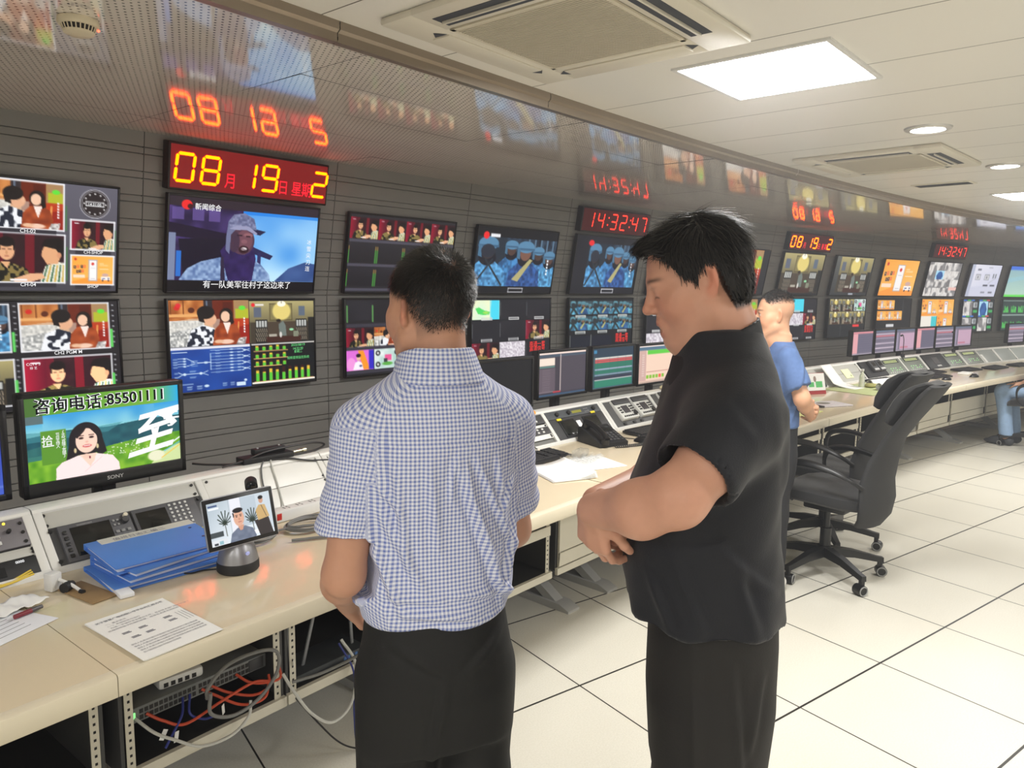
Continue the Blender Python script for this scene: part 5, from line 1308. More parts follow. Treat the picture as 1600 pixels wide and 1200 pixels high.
desk_monitor(.583, .945, .919, .512, .328, scr_host, 250, 'black monitor showing a woman presenter on green fields, standing behind the blue folders', bez=.017, bottom=.045, brand='SONY',
             caps=[('咨询电话：', .05, .175, .050, 'l', 1, .045), ('咨询电话：', .05, .175, .050, 'l', 0, .016), ('85501111', .50, .165, .050, 'l', 1, .05), ('85501111', .50, .165, .050, 'l', 0, .022), ('拾', .12, .56, .034, 'c', 1, .006), ('一', .125, .63, .034, 'c', 1, .006)] +
                  [(ch, .182, .47+.036*i, .0125, 'c', 1, 0) for i, ch in enumerate('节目主持人')] + [(ch, .216, .45+.036*i, .0125, 'c', 1, 0) for i, ch in enumerate('《天气直播上直播》')] + [('至', .83, .80, .165, 'c', 1, .02), ('于', 1.0, .52, .06, 'r', 1, .012)])
desk_monitor(.055, .945, .93, .55, .29, scr_bluelist, 90, 'black monitor with a blue list screen at the left picture edge', bez=.02)
desk_monitor(2.45, .93, .925, .50, .285, scr_black, 40, 'switched off black monitor right of the checked shirt', bez=.014)
mg = 'slim monitors on posts behind the turrets'
desk_monitor(3.085, 1.05, .925, .485, .292, scr_list_dark, 110, 'first slim monitor right of the checked shirt, with a dark grey list', mg)
desk_monitor(3.588, 1.05, .925, .485, .292, scr_list_green, 110, 'slim monitor with red and green list rows', mg)
desk_monitor(4.085, 1.05, .915, .485, .292, scr_table_peach, 90, 'slim monitor with a peach page under a green bar', mg)
for s, v, lb in ((7.505, 0, 'slim monitor with a pink left column, first of the far row of five'), (8.0, 1, 'slim monitor with red lines, second of the far row of five'), (8.475, 2, 'slim monitor with a mauve page, middle of the far row of five'), (8.965, 0, 'slim monitor with a pink left column, fourth of the far row of five'), (9.445, 1, 'slim monitor with red lines, right of the fourth far monitor'), (9.93, 2, 'slim monitor with a mauve page, last before the gap in the far row'), (11.4, 1, 'slim monitor with red lines at the right picture edge')):
    desk_monitor(s, 1.05, .925, .482, .268, scr_far(v), 50, lb, 'slim monitors in the far row')
# ================================================================ things on and under the desks
PAP = mat('paper_white', (245, 245, 242), .8)
PAP2 = mat('paper_cool', (236, 238, 244), .75)
CABG = mat('cable_grey', (120, 120, 118), .5); CABW = mat('cable_pale', (196, 196, 190), .5); CABK = mat('cable_black', (22, 22, 22), .5)
CABO = mat('cable_orange', (196, 74, 44), .5); CABB = mat('cable_blue', (40, 50, 130), .5); CABY = mat('cable_yellow', (226, 196, 60), .5)
BLUE = mat('blue_folder_card', (84, 136, 218), .5, var=(7, .08)); INK = mat('ink_grey', (132, 132, 140), .8); INKB = mat('ink_blue', (60, 80, 170), .7)
ZD = .7515
def cable(name, label, pts, r, m, cat='cable', group=None, n=8, parent=None):
    """loose cable through world points"""
    P = spline(pts, n); c = P[0].copy()
    q = MB(); q.tube([p-c for p in P], r, 7)
    o = q.build(name, m, parent)
    if parent is None: o.location = c; tag(o, label, cat, group)
    return o
def D3(s, n, z=ZD): return A(s, n, z)

# ---- stack of blue folders
def folder(s, n, z, dr, label, spine=False, open_back=.0, th=.016, w=.315, d=.235, tilt=0.0):
    t = arc_thing('blue_folder', label, 'folder', s, n, z, dr, group='blue folders in a stack')
    t.rotation_euler = (Matrix.Rotation(Arot(s)+dr, 4, 'Z') @ Matrix.Rotation(tilt, 4, 'X')).to_euler()
    q = MB(); q.box(-w/2, -d/2, 0, w/2, d/2, .0018, bev=.0007); q.box(-w/2, -d/2, th-.002, w/2, d/2, th, bev=.0008); q.box(-w/2, d/2-.003, 0, w/2, d/2, th, bev=.0008); part(q, 'cover', BLUE, t)
    q = MB(); q.box(-w/2+.010, -d/2+.014, .0022, w/2-.012, d/2-.004, th-.0035); part(q, 'pages', PAP2, t)
    if spine:
        q = MB(); q.box(-w/2+.036, d/2-.040, th, w/2-.002, d/2+.001, th+.0012, 0); part(q, 'title_strip', mat('spine_paper', (206, 204, 196), .7), t)
        q = MB(); q.text('值班日志汇编二', -.085, d/2-.031, .022, M=Matrix.Translation((0, 0, th+.0015)), bold=.01); part(q, 'lettering', INK, t, recalc=False)
        q = MB()
        for y in (.05, -.04): q.cyl((w/2-.03, y, th), (w/2-.03, y, th+.0012), .005, n=10)
        part(q, 'eyelets', mat('eyelet_dark', (50, 70, 120), .4), t)
    return t
b = (.545, .545)
folder(b[0]-.015, b[1]-.01, ZD, -.06, 'bottom blue folder of the stack, its lower corner sticking out', th=.014)
folder(b[0]+.01, b[1]-.005, ZD+.0145, .03, 'second blue folder from the bottom of the stack', th=.016)
folder(b[0]+.015, b[1], ZD+.031, .10, 'third blue folder, just under the top one', th=.016)
folder(b[0], b[1]+.02, ZD+.0475, -.045, 'top blue folder with a pale title strip along its back edge', True, th=.018, tilt=.06)
t = arc_thing('paper_stack', 'loose white sheets pressed under the blue folders at their left edge', 'papers', .40, .50, ZD, -.12)
q = MB(); q.box(-.018, -.12, 0, .018, .10, .012, bev=.002); part(q, 'sheets', PAP2, t)
t = arc_thing('brown_envelope', 'brown envelope lying beside the blue folders', 'envelope', .335, .485, ZD, .14)
q = MB(); q.box(-.035, -.075, 0, .035, .10, .003, bev=.001); part(q, 'cover', mat('kraft_brown', (150, 122, 84), .7), t)

# ---- printed sheet at the desk edge
t = arc_thing('printed_document', 'printed white document lying at the front edge of the desk', 'document', .352, .160, ZD, .05)
R = Matrix.Rotation(-.02, 4, 'Z')
q = MB()
for k in range(4): q.box(-.098-.001*k, -.143-.0012*k, k*.0011, .094, .143-.001*k, k*.0011+.0009, M=Matrix.Rotation(-.008*k, 4, 'Z'))
part(q, 'sheets', PAP, t)
q = MB(); TT = Matrix.Translation((0, 0, .0048))
q.text('关于智慧广电远程值守平台的汇报方案', 0, .112, .0115, M=TT, align='c', width=.17, bold=.012)
for i, tx in enumerate(('一、基本情况', '（一）系统现状与运行', '为进一步做好安全播出工作，总台技术部门组织开展了', '远程视频值守终端的部署，现将有关情况说明如下')): q.text(tx, -.085+(.012 if i != 3 else 0), .090-i*.0135, .0085, M=TT)
for i in range(5): q.text('值班人员通过终端与远端进行音视频会商并记录处置结果', -.085, -.058-i*.0135, .0085, M=TT, width=.165 if i < 4 else .09)
for (x, y) in ((-.06, .015), (-.02, .015), (-.055, -.02), (-.02, -.02), (.045, .02), (.045, -.005)): q.box(x-.010, y-.005, .0048, x+.010, y-.001, .005); q.box(x-.010, y+.001, .0048, x+.008, y+.005, .005)
for x in (.07, .078, .086, .094): q.box(x-.0004, -.03, .0048, x+.0004, .03, .005)
part(q, 'print', INK, t, recalc=False)

# ---- papers, pen, clip at the left edge
t = arc_thing('paper_sheet', 'white printed sheet under the pen at the left picture edge', 'paper', .115, .45, ZD, .35)
q = MB(); q.box(-.10, -.10, 0, .09, .10, .002, bev=.0005); part(q, 'sheet', PAP2, t)
q = MB()
for i in range(5): q.box(-.08, -.07+i*.02, .002, .04, -.068+i*.02, .0023)
part(q, 'print', INK, t)
t = arc_thing('paper_towel', 'creased white paper towel lying across the sheet, near the left edge', 'paper', .14, .525, ZD+.003, .22)
bm = bmesh.new(); bmesh.ops.create_grid(bm, x_segments=24, y_segments=10, size=1)
for v in bm.verts:
    x, y = v.co.x*.11, v.co.y*.042; v.co = Vector((x, y, .006+.0035*math.sin(x*90+y*40)+.002*math.sin(x*210-y*120)))
q = MB(); q.bm(bm); o = part(q, 'sheet', PAP, t); md = o.modifiers.new('thickness', 'SOLIDIFY'); md.thickness = .0015; md.offset = 1
t = arc_thing('marker_pen', 'dark red and grey marker pen on the white sheet', 'pen', .185, .462, ZD+.0035, .25)
q = MB(); q.cyl((-.03, 0, .006), (.012, 0, .006), .0058, .0062, 12); part(q, 'barrel', mat('pen_maroon', (128, 40, 50), .35), t)
q = MB(); q.cyl((.012, 0, .006), (.040, 0, .006), .0064, .0052, 12); part(q, 'cap', mat('pen_grey', (80, 78, 82), .35), t)
t = arc_thing('cable_clip', 'small white plug adapter standing on the desk left of the folders', 'adapter', .286, .585, ZD, .3)
q = MB(); q.box(-.016, -.016, 0, .016, .016, .05, bev=.004); part(q, 'body', mat('white_plastic', (226, 226, 224), .4), t)
q = MB(); q.tube(spline([(.006, -.016, .03), (.012, -.05, .02), (.016, -.075, .008), (.012, -.09, .006)]), .0045, 8); part(q, 'lead', mat('white_plastic'), t)
q = MB(); q.cyl((.012, -.086, .006), (.012, -.10, .006), .006, n=10); part(q, 'plug', BZM, t)
t = arc_thing('rubber_stopper', 'black rubber stopper lying beside the white adapter', 'stopper', .305, .545, ZD, .6)
q = MB(); q.cyl((-.014, 0, .014), (.010, 0, .014), .0135, .0135, 16); q.cyl((.010, 0, .014), (.022, 0, .014), .009, n=14); part(q, 'body', BZM, t)
t = arc_thing('cable_bundle', 'bundle of yellow cables tied together in front of the left turret', 'cable bundle', .20, .70, ZD, .15)
q = MB()
for k in range(7): 
    o_ = (k-3)*.0045
    q.tube(spline([(-.16, o_+.01, .006+.003*(k % 3)), (-.06, o_*.7, .008+.004*(k % 2)), (.02, o_*.8+.004*math.sin(k), .010), (.085, o_*1.6+.012, .016+.004*(k % 3))]), .0028, 6)
part(q, 'strands', CABY, t)

# ---- tape bowl, tablet robot, webcam
t = arc_thing('tape_bowl', 'black bowl holding rolls of yellow tape, between folders and tablet', 'bowl', .735, .60, ZD)
q = MB(); q.lathe([(.0005, 0), (.036, 0), (.041, .005), (.047, .045), (.0445, .045), (.039, .008), (.0005, .006)], 32); part(q, 'bowl', BZM, t)
q = MB(); q.lathe([(.020, .018), (.038, .018), (.041, .05), (.020, .053), (.020, .018)], 28); part(q, 'tape_roll', mat('tape_yellow', (232, 216, 40), .45), t)
q = MB(); q.tube([(-.035, -.01, .053), (0, .004, .0555), (.036, .014, .053)], .005, 8, flat=.35); part(q, 'stripe', mat('tape_green', (60, 96, 40), .5), t)

t = arc_thing('tablet_stand', 'tablet showing a video call on a silver and black cone stand', 'tablet', .675, .345, ZD, -.10)
q = MB(); q.lathe([(.0005, 0), (.057, 0), (.060, .004), (.0595, .026), (.058, .030)], 48); part(q, 'base_ring', BZM, t)
q = MB(); q.lathe([(.058, .030), (.054, .050), (.046, .078), (.041, .086), (.034, .088)], 48); part(q, 'cone', mat('gunmetal', (158, 158, 162), .36, .8), t)
q = MB(); q.lathe([(.036, .087), (.031, .094), (.026, .102), (.0005, .104)], 36); q.box(-.02, -.016, .095, .02, .030, .150, bev=.006); part(q, 'neck', BZM, t)
q = MB(); q.lathe([(.0005, .002), (.0055, .002), (.0065, .0)], 20, M=Matrix.Translation((.006, -.052, .060)) @ Matrix.Rotation(PI/2+.28, 4, 'X')); part(q, 'power_button', mat('button_glow', (170, 176, 220), .2, emit=(150, 160, 230), estr=.4), t)
tab = bpy.data.objects.new('tablet_body', None); COL.objects.link(tab); tab.parent = t; tab.location = (-.002, -.030, .162); tab.rotation_euler = (-.22, -.03, .0)
TWd, THd = .214, .150
bm = bmesh.new(); bmesh.ops.create_cube(bm, size=1)
for v in bm.verts: v.co = Vector((v.co.x*TWd, v.co.y*.008, v.co.z*THd))
bmesh.ops.bevel(bm, geom=[e for e in bm.edges if abs((e.verts[0].co-e.verts[1].co).y) > .004], offset=.011, segments=5, profile=.5, affect='EDGES')
bmesh.ops.bevel(bm, geom=[e for e in bm.edges if abs((e.verts[0].co-e.verts[1].co).y) < .0005], offset=.0015, segments=2, affect='EDGES')
q = MB(); q.bm(bm); part(q, 'shell', mat('tablet_silver', (196, 198, 202), .3, .7), tab)
q = MB(); q.box(-TWd/2+.0025, -.0052, -THd/2+.0025, TWd/2-.0025, -.0038, THd/2-.0025, bev=.0006); part(q, 'glass', BZ, tab)
sc = screen_mesh('screen', TWd-.026, THd-.028, scr_call, 150, tab, y=-.0062, gain=1.1)
t2 = arc_thing('webcam', 'small black webcam on a thin white stand behind the tablet', 'camera', .905, .66, ZD, -.5)
q = MB(); q.cyl((0, 0, 0), (0, 0, .004), .028, n=20); q.cyl((0, 0, .004), (0, .004, .130), .003, n=8); part(q, 'stand', mat('white_plastic'), t2)
R = Matrix.Translation((0, 0, .148)) @ Matrix.Rotation(.12, 4, 'X')
q = MB(); q.cyl((0, -.022, 0), (0, .026, 0), .021, n=28, M=R); part(q, 'body', BZM, t2)
q = MB(); q.cyl((0, -.0225, 0), (0, -.024, 0), .015, n=24, M=R); q.lathe([(.0004, .002), (.010, .002), (.014, 0)], 20, M=R @ Matrix.Translation((0, -.024, 0)) @ Matrix.Rotation(PI/2, 4, 'X')); part(q, 'lens', LCD, t2)

# ---- power strip, cable coils
t = arc_thing('power_strip', 'white power strip with a red switch on the desk, left of the checked sleeve', 'power strip', 1.14, .645, ZD, .02)
q = MB(); q.box(-.19, -.026, 0, .19, .026, .042, bev=.005); part(q, 'body', mat('white_plastic'), t)
q = MB()
for i in range(6):
    x = -.12+i*.055; q.box(x-.014, -.010, .0415, x-.010, .008, .0424); q.box(x+.002, -.014, .0415, x+.006, -.004, .0424); q.box(x+.002, .002, .0415, x+.006, .012, .0424)
part(q, 'sockets', BTK, t)
q = MB(); q.box(-.178, -.0275, .010, -.158, -.024, .034, bev=.002); part(q, 'switch', mat('switch_red', (190, 40, 36), .4), t)
def coil(name, label, s, n, R0, turns, r, m, sq=.8, z0=0):
    t = arc_thing(name, label, 'cable', s, n, ZD+z0, group='coiled cables on the left worktop')
    pts = []; rr = random.Random(int(s*1000))
    for k in range(turns*14+1):
        a = 2*PI*k/14; j = R0*(1+.10*math.sin(k*.37+1)+.05*rr.random())
        pts.append((j*math.cos(a), j*sq*math.sin(a), r+.0025+.0016*(k/14)+.010*abs(math.sin(a*.5+k*.11))*(k/14/turns)))
    q = MB(); q.tube(spline(pts, 3), r, 6); part(q, 'loops', m, t); return t
coil('coiled_cable', 'large loose coil of grey cable right of the tablet', 1.02, .505, .075, 6, .0038, CABG)
coil('coiled_cable', 'small tangled coil of grey cable just behind the tablet stand', .835, .52, .06, 5, .003, CABG, .9)
coil('coiled_cable', 'grey cable coil at the elbow of the checked shirt', 1.175, .42, .07, 5, .004, mat('cable_mid', (92, 92, 92), .5))
cable('white_cable', 'pale cable running from the coil down over the desk edge', [D3(.90, .42, ZD+.006), D3(1.03, .33, ZD+.006), D3(1.07, .15, ZD+.006), D3(1.06, .02, ZD+.006), D3(1.055, -.012, .73), D3(1.05, .02, .62), D3(.99, .14, .45), D3(.90, .24, .37), D3(.80, .28, .36)], .005, CABG)
cable('tablet_cable', 'thin dark cable from the tablet stand to the folders', [D3(.63, .38, ZD+.004), D3(.60, .40, ZD+.004), D3(.57, .405, ZD+.004), D3(.555, .42, ZD+.004)], .0025, CABK)
cable('tablet_cable', 'grey cable curling behind the tablet stand', [D3(.72, .40, ZD+.005), D3(.78, .43, ZD+.005), D3(.80, .50, ZD+.008), D3(.88, .52, ZD+.012), D3(.98, .50, ZD+.016), D3(1.10, .43, ZD+.012), D3(1.2, .36, ZD+.006)], .0035, CABG)
# black box and cables on the turret top, right of the presenter monitor
t = arc_thing('converter_box', 'flat black converter box with cables on the turret top', 'converter', 1.10, .885, FZ1+.0105, -.05)
q = MB(); q.box(-.11, -.03, 0, .10, .035, .022, bev=.004); part(q, 'case', BZM, t)
q = MB(); q.box(-.05, .0, .022, .08, .034, .044, bev=.004); part(q, 'mount', BZM, t)
q = MB()
for x in (-.03, .06): q.cyl((x, .016, .044), (x, .016, .048), .004, n=8)
part(q, 'screws', mat('silver_print'), t)
q = MB(); q.cyl((.10, -.005, .012), (.15, -.004, .014), .007, n=12); q.cyl((.15, -.004, .014), (.165, -.004, .014), .010, n=12); part(q, 'connector', mat('brass_connector', (210, 204, 180), .3, .8), t)
zt = FZ1+.016
cable('black_cable', 'black cable drooping across the white blank panels', [D3(1.08, .86, zt), D3(1.16, .835, zt-.004), face_pt(1.24, .19, .006), face_pt(1.36, .165, .006), face_pt(1.42, .12, .006), face_pt(1.43, .05, .006), face_pt(1.45, .012, .012), D3(1.47, .66, ZD+.005)], .0036, CABK)
cable('black_cable', 'black cable loop along the turret top beside the converter', [D3(.92, .875, zt), D3(1.0, .87, zt+.01), D3(1.1, .87, zt+.03), D3(1.28, .88, zt+.03), D3(1.36, .90, zt+.01), D3(1.30, .87, zt), D3(1.18, .86, zt)], .004, CABK)
cable('black_cable', 'black cable from the presenter monitor to the converter', [D3(.86, .97, .93), D3(.90, .93, .925), D3(.97, .885, zt), D3(1.04, .88, zt)], .004, CABK)
cable('white_cable', 'thin pale cable hanging down the white panels behind the tablet', [D3(1.09, .845, zt), face_pt(1.085, .195, .005), face_pt(1.075, .12, .005), face_pt(1.06, .04, .006), D3(1.04, .66, ZD+.005)], .003, CABW)
cable('white_cable', 'second thin pale cable hanging beside the webcam', [D3(1.06, .845, zt), face_pt(1.04, .19, .005), face_pt(1.02, .12, .006), face_pt(1.02, .05, .006), D3(1.0, .66, ZD+.005)], .003, mat('cable_mid'))

# ---- inside the left racks
t = arc_thing('network_switch', 'long rack network switch full of patch cables, under the left desk', 'network switch', .575, .39, .405)
q = MB(); q.box(-.215, 0, -.022, .215, .25, .022, bev=.002); part(q, 'chassis', mat('switch_steel', (120, 122, 122), .4, .4), t)
q = MB()
for i in range(24):
    for z in (-.010, .008): x = -.175+i*.0138+(.006 if i > 11 else 0); q.box(x-.0052, -.001, z-.0062, x+.0052, .004, z+.0062)
part(q, 'ports', BTK, t)
q = MB(); q.box(.155, -.002, -.018, .205, .003, .018, bev=.001); part(q, 'label_plate', EQD, t)
q = MB()
for x in (-.205, -.195): q.box(x-.003, -.003, -.008, x+.003, .001, .010)
part(q, 'indicator', emit_mat('green_led', (.3, 1.0, .3), 1.2), t)
t = arc_thing('mini_switch', 'small white five port switch on top of the rack network switch', 'network switch', .535, .45, .428, -.1); t.scale = (1.25, 1.25, 1.25)
q = MB(); q.box(-.052, -.03, 0, .052, .05, .026, bev=.008); part(q, 'case', mat('white_plastic'), t)
q = MB()
for i in range(5): q.box(-.036+i*.016-.005, -.031, .006, -.036+i*.016+.005, -.028, .016)
part(q, 'ports', BTK, t)
def patch(s0, pts, r, m, label, name='patch_cable'):
    P = [A(s0, .388, .40)]+[A(*p) for p in pts]
    return cable(name, label, P, r, m, group='patch cables of the network switch')
patch(.42, [(.45, .36, .375), (.50, .335, .35), (.60, .325, .375), (.70, .33, .385), (.76, .34, .36)], .0042, CABO, 'orange patch cable lowest on the left of the network switch')
patch(.60, [(.64, .36, .37), (.70, .33, .345), (.755, .335, .345), (.77, .36, .37)], .0042, CABO, 'orange patch cable from the middle of the network switch')
patch(.575, [(.60, .36, .38), (.66, .325, .335), (.73, .32, .325), (.765, .35, .36)], .0042, CABO, 'orange patch cable looping lowest under the network switch')
patch(.68, [(.70, .35, .38), (.74, .335, .365), (.79, .33, .36), (.80, .35, .39)], .0042, CABO, 'orange patch cable at the right end of the network switch')
patch(.52, [(.50, .355, .37), (.46, .33, .34), (.44, .33, .31)], .0036, CABB, 'blue patch cable under the left of the network switch')
patch(.54, [(.52, .35, .365), (.55, .335, .34), (.58, .34, .33)], .0036, CABB, 'blue patch cable in the middle of the network switch')
patch(.39, [(.42, .345, .36), (.46, .315, .33), (.52, .29, .29), (.60, .28, .285), (.66, .29, .31), (.68, .31, .345)], .0045, CABW, 'pale cable sagging from the left end of the switch')
cable('grey_cable', 'thick grey cable making a big loop in front of the network switch', [A(.56, .33, .40), A(.55, .30, .45), A(.60, .28, .505), A(.70, .28, .505), A(.76, .29, .47), A(.76, .30, .40), A(.70, .30, .345), A(.62, .30, .33), A(.56, .31, .36), A(.555, .30, .43)], .0055, CABG)
cable('grey_cable', 'grey cable hanging from the rack down to the floor by the black trousers', [A(.80, .33, .37), A(.82, .30, .31), A(.86, .27, .23), A(.93, .26, .17), A(1.02, .28, .19), A(1.06, .31, .30), A(1.04, .36, .38)], .0052, CABW)
cable('blue_cable', 'thin blue cable hanging to the floor beside the rack', [A(1.03, .36, .37), A(1.045, .30, .28), A(1.03, .28, .14), A(1.04, .27, .02), A(1.12, .26, .01), A(1.22, .28, .01)], .0035, CABB)
cable('black_cable', 'thin black cable trailing on the floor under the rack', [A(.83, .36, .30), A(.88, .30, .20), A(.96, .28, .08), A(1.04, .28, .01), A(1.10, .24, .008), A(1.14, .26, .008)], .003, CABK)
q = None
for i, (s, n, z, lb) in enumerate(((.45, .345, .355, 'nearest the rack rail'), (.475, .335, .34, 'second from the rack rail'), (.60, .32, .365, 'in the middle of the orange cable'), (.845, .34, .395, 'right of the double rails'))):
    t = arc_thing('cable_tag', 'white paper cable tag ' + lb, 'tag', s, n, z, .3*i, group='white cable tags'); q = MB(); q.box(-.007, -.0006, -.03, .007, .0006, .0); part(q, 'sheet', PAP, t)
    t.rotation_euler = (0, .5-.3*i, t.rotation_euler[2])
t = arc_thing('wifi_router', 'flat dark router with upright grey aerials in the rack, beside the black trousers', 'router', 1.0, .42, .2835)
q = MB(); q.box(-.14, -.05, 0, .16, .09, .028, bev=.005); part(q, 'case', mat('router_dark', (52, 56, 60), .4), t)
q = MB()
for i in range(5): q.box(.06+i*.016, -.0515, .008, .071+i*.016, -.048, .020)
part(q, 'ports', mat('port_blue', (70, 110, 170), .4), t)
for x, tl in ((-.12, .05), (-.075, -.28), (.135, .06)):
    q = MB(); R = Matrix.Translation((x, .0, .02)) @ Matrix.Rotation(-tl, 4, 'Y'); q.box(-.006, -.004, 0, .006, .004, .185, bev=.003, M=R); part(q, 'aerial', mat('aerial_grey', (130, 132, 134), .4), t)
t = arc_thing('spare_screen', 'dark flat screen with a white barcode sticker leaning inside the rack', 'screen', 1.08, .62, .40, -.05)
q = MB(); q.box(-.21, 0, .0, .20, .02, .28, bev=.005); part(q, 'back', mat('stand_dark'), t)
q = MB(); q.box(-.03, -.0015, .16, .005, .0, .26); part(q, 'barcode_sticker', PAP, t)
q = MB()
for i in range(9): q.box(-.006, -.0025, .225-i*.0055, .0, -.0016, .225-i*.0055+.0008*(1+i % 3))
part(q, 'bars', INK, t)

# ---- middle desk: keyboard, telephone, papers
def keyboard(s, n, dr, label, group='black keyboards', w=.44, d=.145):
    t = arc_thing('keyboard', label, 'keyboard', s, n, ZD, dr, group)
    R = Matrix.Rotation(.055, 4, 'X')
    q = MB(); q.box(-w/2, -d/2, .001, w/2, d/2, .016, bev=.004, M=R); part(q, 'case', BZM, t)
    q = MB()
    for r in range(6):
        y = -d/2+.016+r*.0205+(.005 if r == 5 else 0)
        x = -w/2+.012
        while x < w/2-.02:
            kw = .0165 if not (r == 0 and -.09 < x < .03) else .10
            if r == 0 and -.09 < x < -.07: kw = .10
            if x+kw > w/2-.008: break
            if not (abs(x-(w/2-.165)) < .009 or abs(x-(w/2-.095)) < .009): q.box(x, y, .0155, x+kw, y+.0165, .021, M=R)
            x += kw+.0026
    part(q, 'keys', mat('key_black', (44, 44, 46), .5), t)
    return t
def mouse(s, n, dr, label):
    t = arc_thing('mouse', label, 'mouse', s, n, ZD, dr, group='black computer mice')
    q = MB(); bm = bmesh.new(); bmesh.ops.create_uvsphere(bm, u_segments=20, v_segments=12, radius=1)
    for v in bm.verts: v.co = Vector((v.co.x*.031, v.co.y*.054, max(0, v.co.z)*.034*(1-.25*v.co.y)))
    q.bm(bm); part(q, 'body', BZ, t)
    q = MB(); q.cyl((-.004, .026, .031), (.004, .026, .031), .006, n=12); part(q, 'wheel', EQD, t)
    return t
KB1 = keyboard(2.27, .555, .0, 'black keyboard beside the checked shirt, left of the telephone')
cable('black_cable', 'thin black lead arching over the keyboard beside the checked shirt', [A(2.30, .64, ZD+.02), A(2.36, .66, ZD+.045), A(2.42, .69, ZD+.03), A(2.46, .69, ZD+.006)], .0028, CABK)
t = arc_thing('desk_telephone', 'black desk telephone with coiled cord', 'telephone', 2.83, .56, ZD, -.30)
R = Matrix.Rotation(.26, 4, 'X')
q = MB(); q.prism([(-.10, 0), (-.10, .022), (.085, .085), (.10, .080), (.10, 0)], -.085, .105, 'x'); part(q, 'base', BZM, t)
q = MB(); s_ = math.atan2(.063, .185); RB = Matrix.Translation((0, -.10, .022)) @ Matrix.Rotation(s_, 4, 'X')
for i in range(3):
    for j in range(4): q.box(.0+i*.024, .022+j*.022, -.001, .018+i*.024, .038+j*.022, .005, bev=.002, M=RB)
for j in range(5): q.box(.078, .022+j*.02, -.001, .094, .034+j*.02, .004, bev=.002, M=RB)
part(q, 'keypad', mat('key_phone', (70, 70, 72), .45), t)
q = MB(); q.box(.005, .125, -.001, .085, .165, .003, bev=.002, M=RB); part(q, 'display', LCD, t)
q = MB(); RH = Matrix.Translation((-.052, -.10, .026)) @ Matrix.Rotation(s_, 4, 'X')
q.tube([(0, -.01, .022), (0, .03, .034), (0, .09, .040), (0, .15, .034), (0, .19, .022)], [.020, .017, .0155, .017, .020], 14, M=RH); q.cyl((0, .0, -.002), (0, .0, .026), .024, .021, 16, M=RH); q.cyl((0, .18, -.002), (0, .18, .026), .024, .021, 16, M=RH)
part(q, 'handset', BZ, t)
hel = []
for k in range(150):
    u = k/149; a = k*.9; hel.append((-.01+.26*u+.007*math.cos(a), -.13-.02*math.sin(u*PI)+.007*math.sin(a)*.6, .009+.006*math.sin(a)))
q = MB(); q.tube(hel, .0026, 5); part(q, 'coiled_cord', CABK, t)
# open bound papers and plastic film
t = arc_thing('bound_papers', 'open pad of white papers curling at its right edge, on the middle worktop', 'papers', 2.19, .325, ZD, -.42)
def bent(w, d, z0, lift, seed):
    bm = bmesh.new(); bmesh.ops.create_grid(bm, x_segments=20, y_segments=6, size=1); 
    for v in bm.verts:
        u = (v.co.x+1)/2; x = (u-.5)*w; y = v.co.y*d/2
        zz = z0 + lift*max(0, (u-.45)/.55)**1.6
        if u > .9: x -= (u-.9)*.25*lift/.02*.06
        v.co = Vector((x, y, zz))
    return bm
for k in range(5):
    q = MB(); q.bm(bent(.225-.004*k, .30, .001+k*.0011, .004+.0055*k, k)); o = part(q, 'sheet', PAP, t); md = o.modifiers.new('thickness', 'SOLIDIFY'); md.thickness = .0007; md.offset = 1
q = MB(); q.box(-.115, -.12, .0008, -.05, -.117, .0012); q.box(-.10, .06, .0069, -.09, .13, .0072); part(q, 'print', INK, t)
t = arc_thing('white_board_sheet', 'white card lying under the clear film, right of the open papers', 'paper', 2.46, .33, ZD, -.35); q = MB(); q.box(-.10, -.13, 0, .10, .10, .0025, bev=.0006); part(q, 'sheet', PAP, t)
t = arc_thing('plastic_film', 'crumpled clear plastic film and box in front of the telephone', 'plastic film', 2.47, .40, ZD+.003, .2)
bm = bmesh.new(); bmesh.ops.create_grid(bm, x_segments=26, y_segments=20, size=1); rr = random.Random(4)
for v in bm.verts: v.co = Vector((v.co.x*.11+rr.uniform(-.003, .003), v.co.y*.075+rr.uniform(-.003, .003), .004+.012*abs(math.sin(v.co.x*7+v.co.y*5)*math.cos(v.co.y*6-v.co.x*3))+rr.uniform(0, .004)))
q = MB(); q.bm(bm); part(q, 'film', mat('clear_film', (235, 238, 238), .12, trans=.85, alpha=.45), t)
q = MB(); q.box(-.03, .0, .004, .065, .055, .04, bev=.005); part(q, 'clear_box', mat('clear_film'), t)
t = arc_thing('ballpoint_pen', 'thin dark pen lying behind the open papers', 'pen', 2.44, .49, ZD, -.2); q = MB(); q.cyl((-.05, 0, .005), (.06, 0, .005), .004, n=8); part(q, 'barrel', BZM, t)
keyboard(3.33, .545, -.05, 'black keyboard at the chest of the man in black')
mouse(3.02, .42, .2, 'black mouse left of the black shirt')
cable('black_cable', 'black lead running from the controllers to the mouse', [face_pt(3.08, .02, .02), A(3.05, .66, ZD+.004), A(3.02, .56, ZD+.004), A(3.03, .48, ZD+.006)], .0026, CABK)

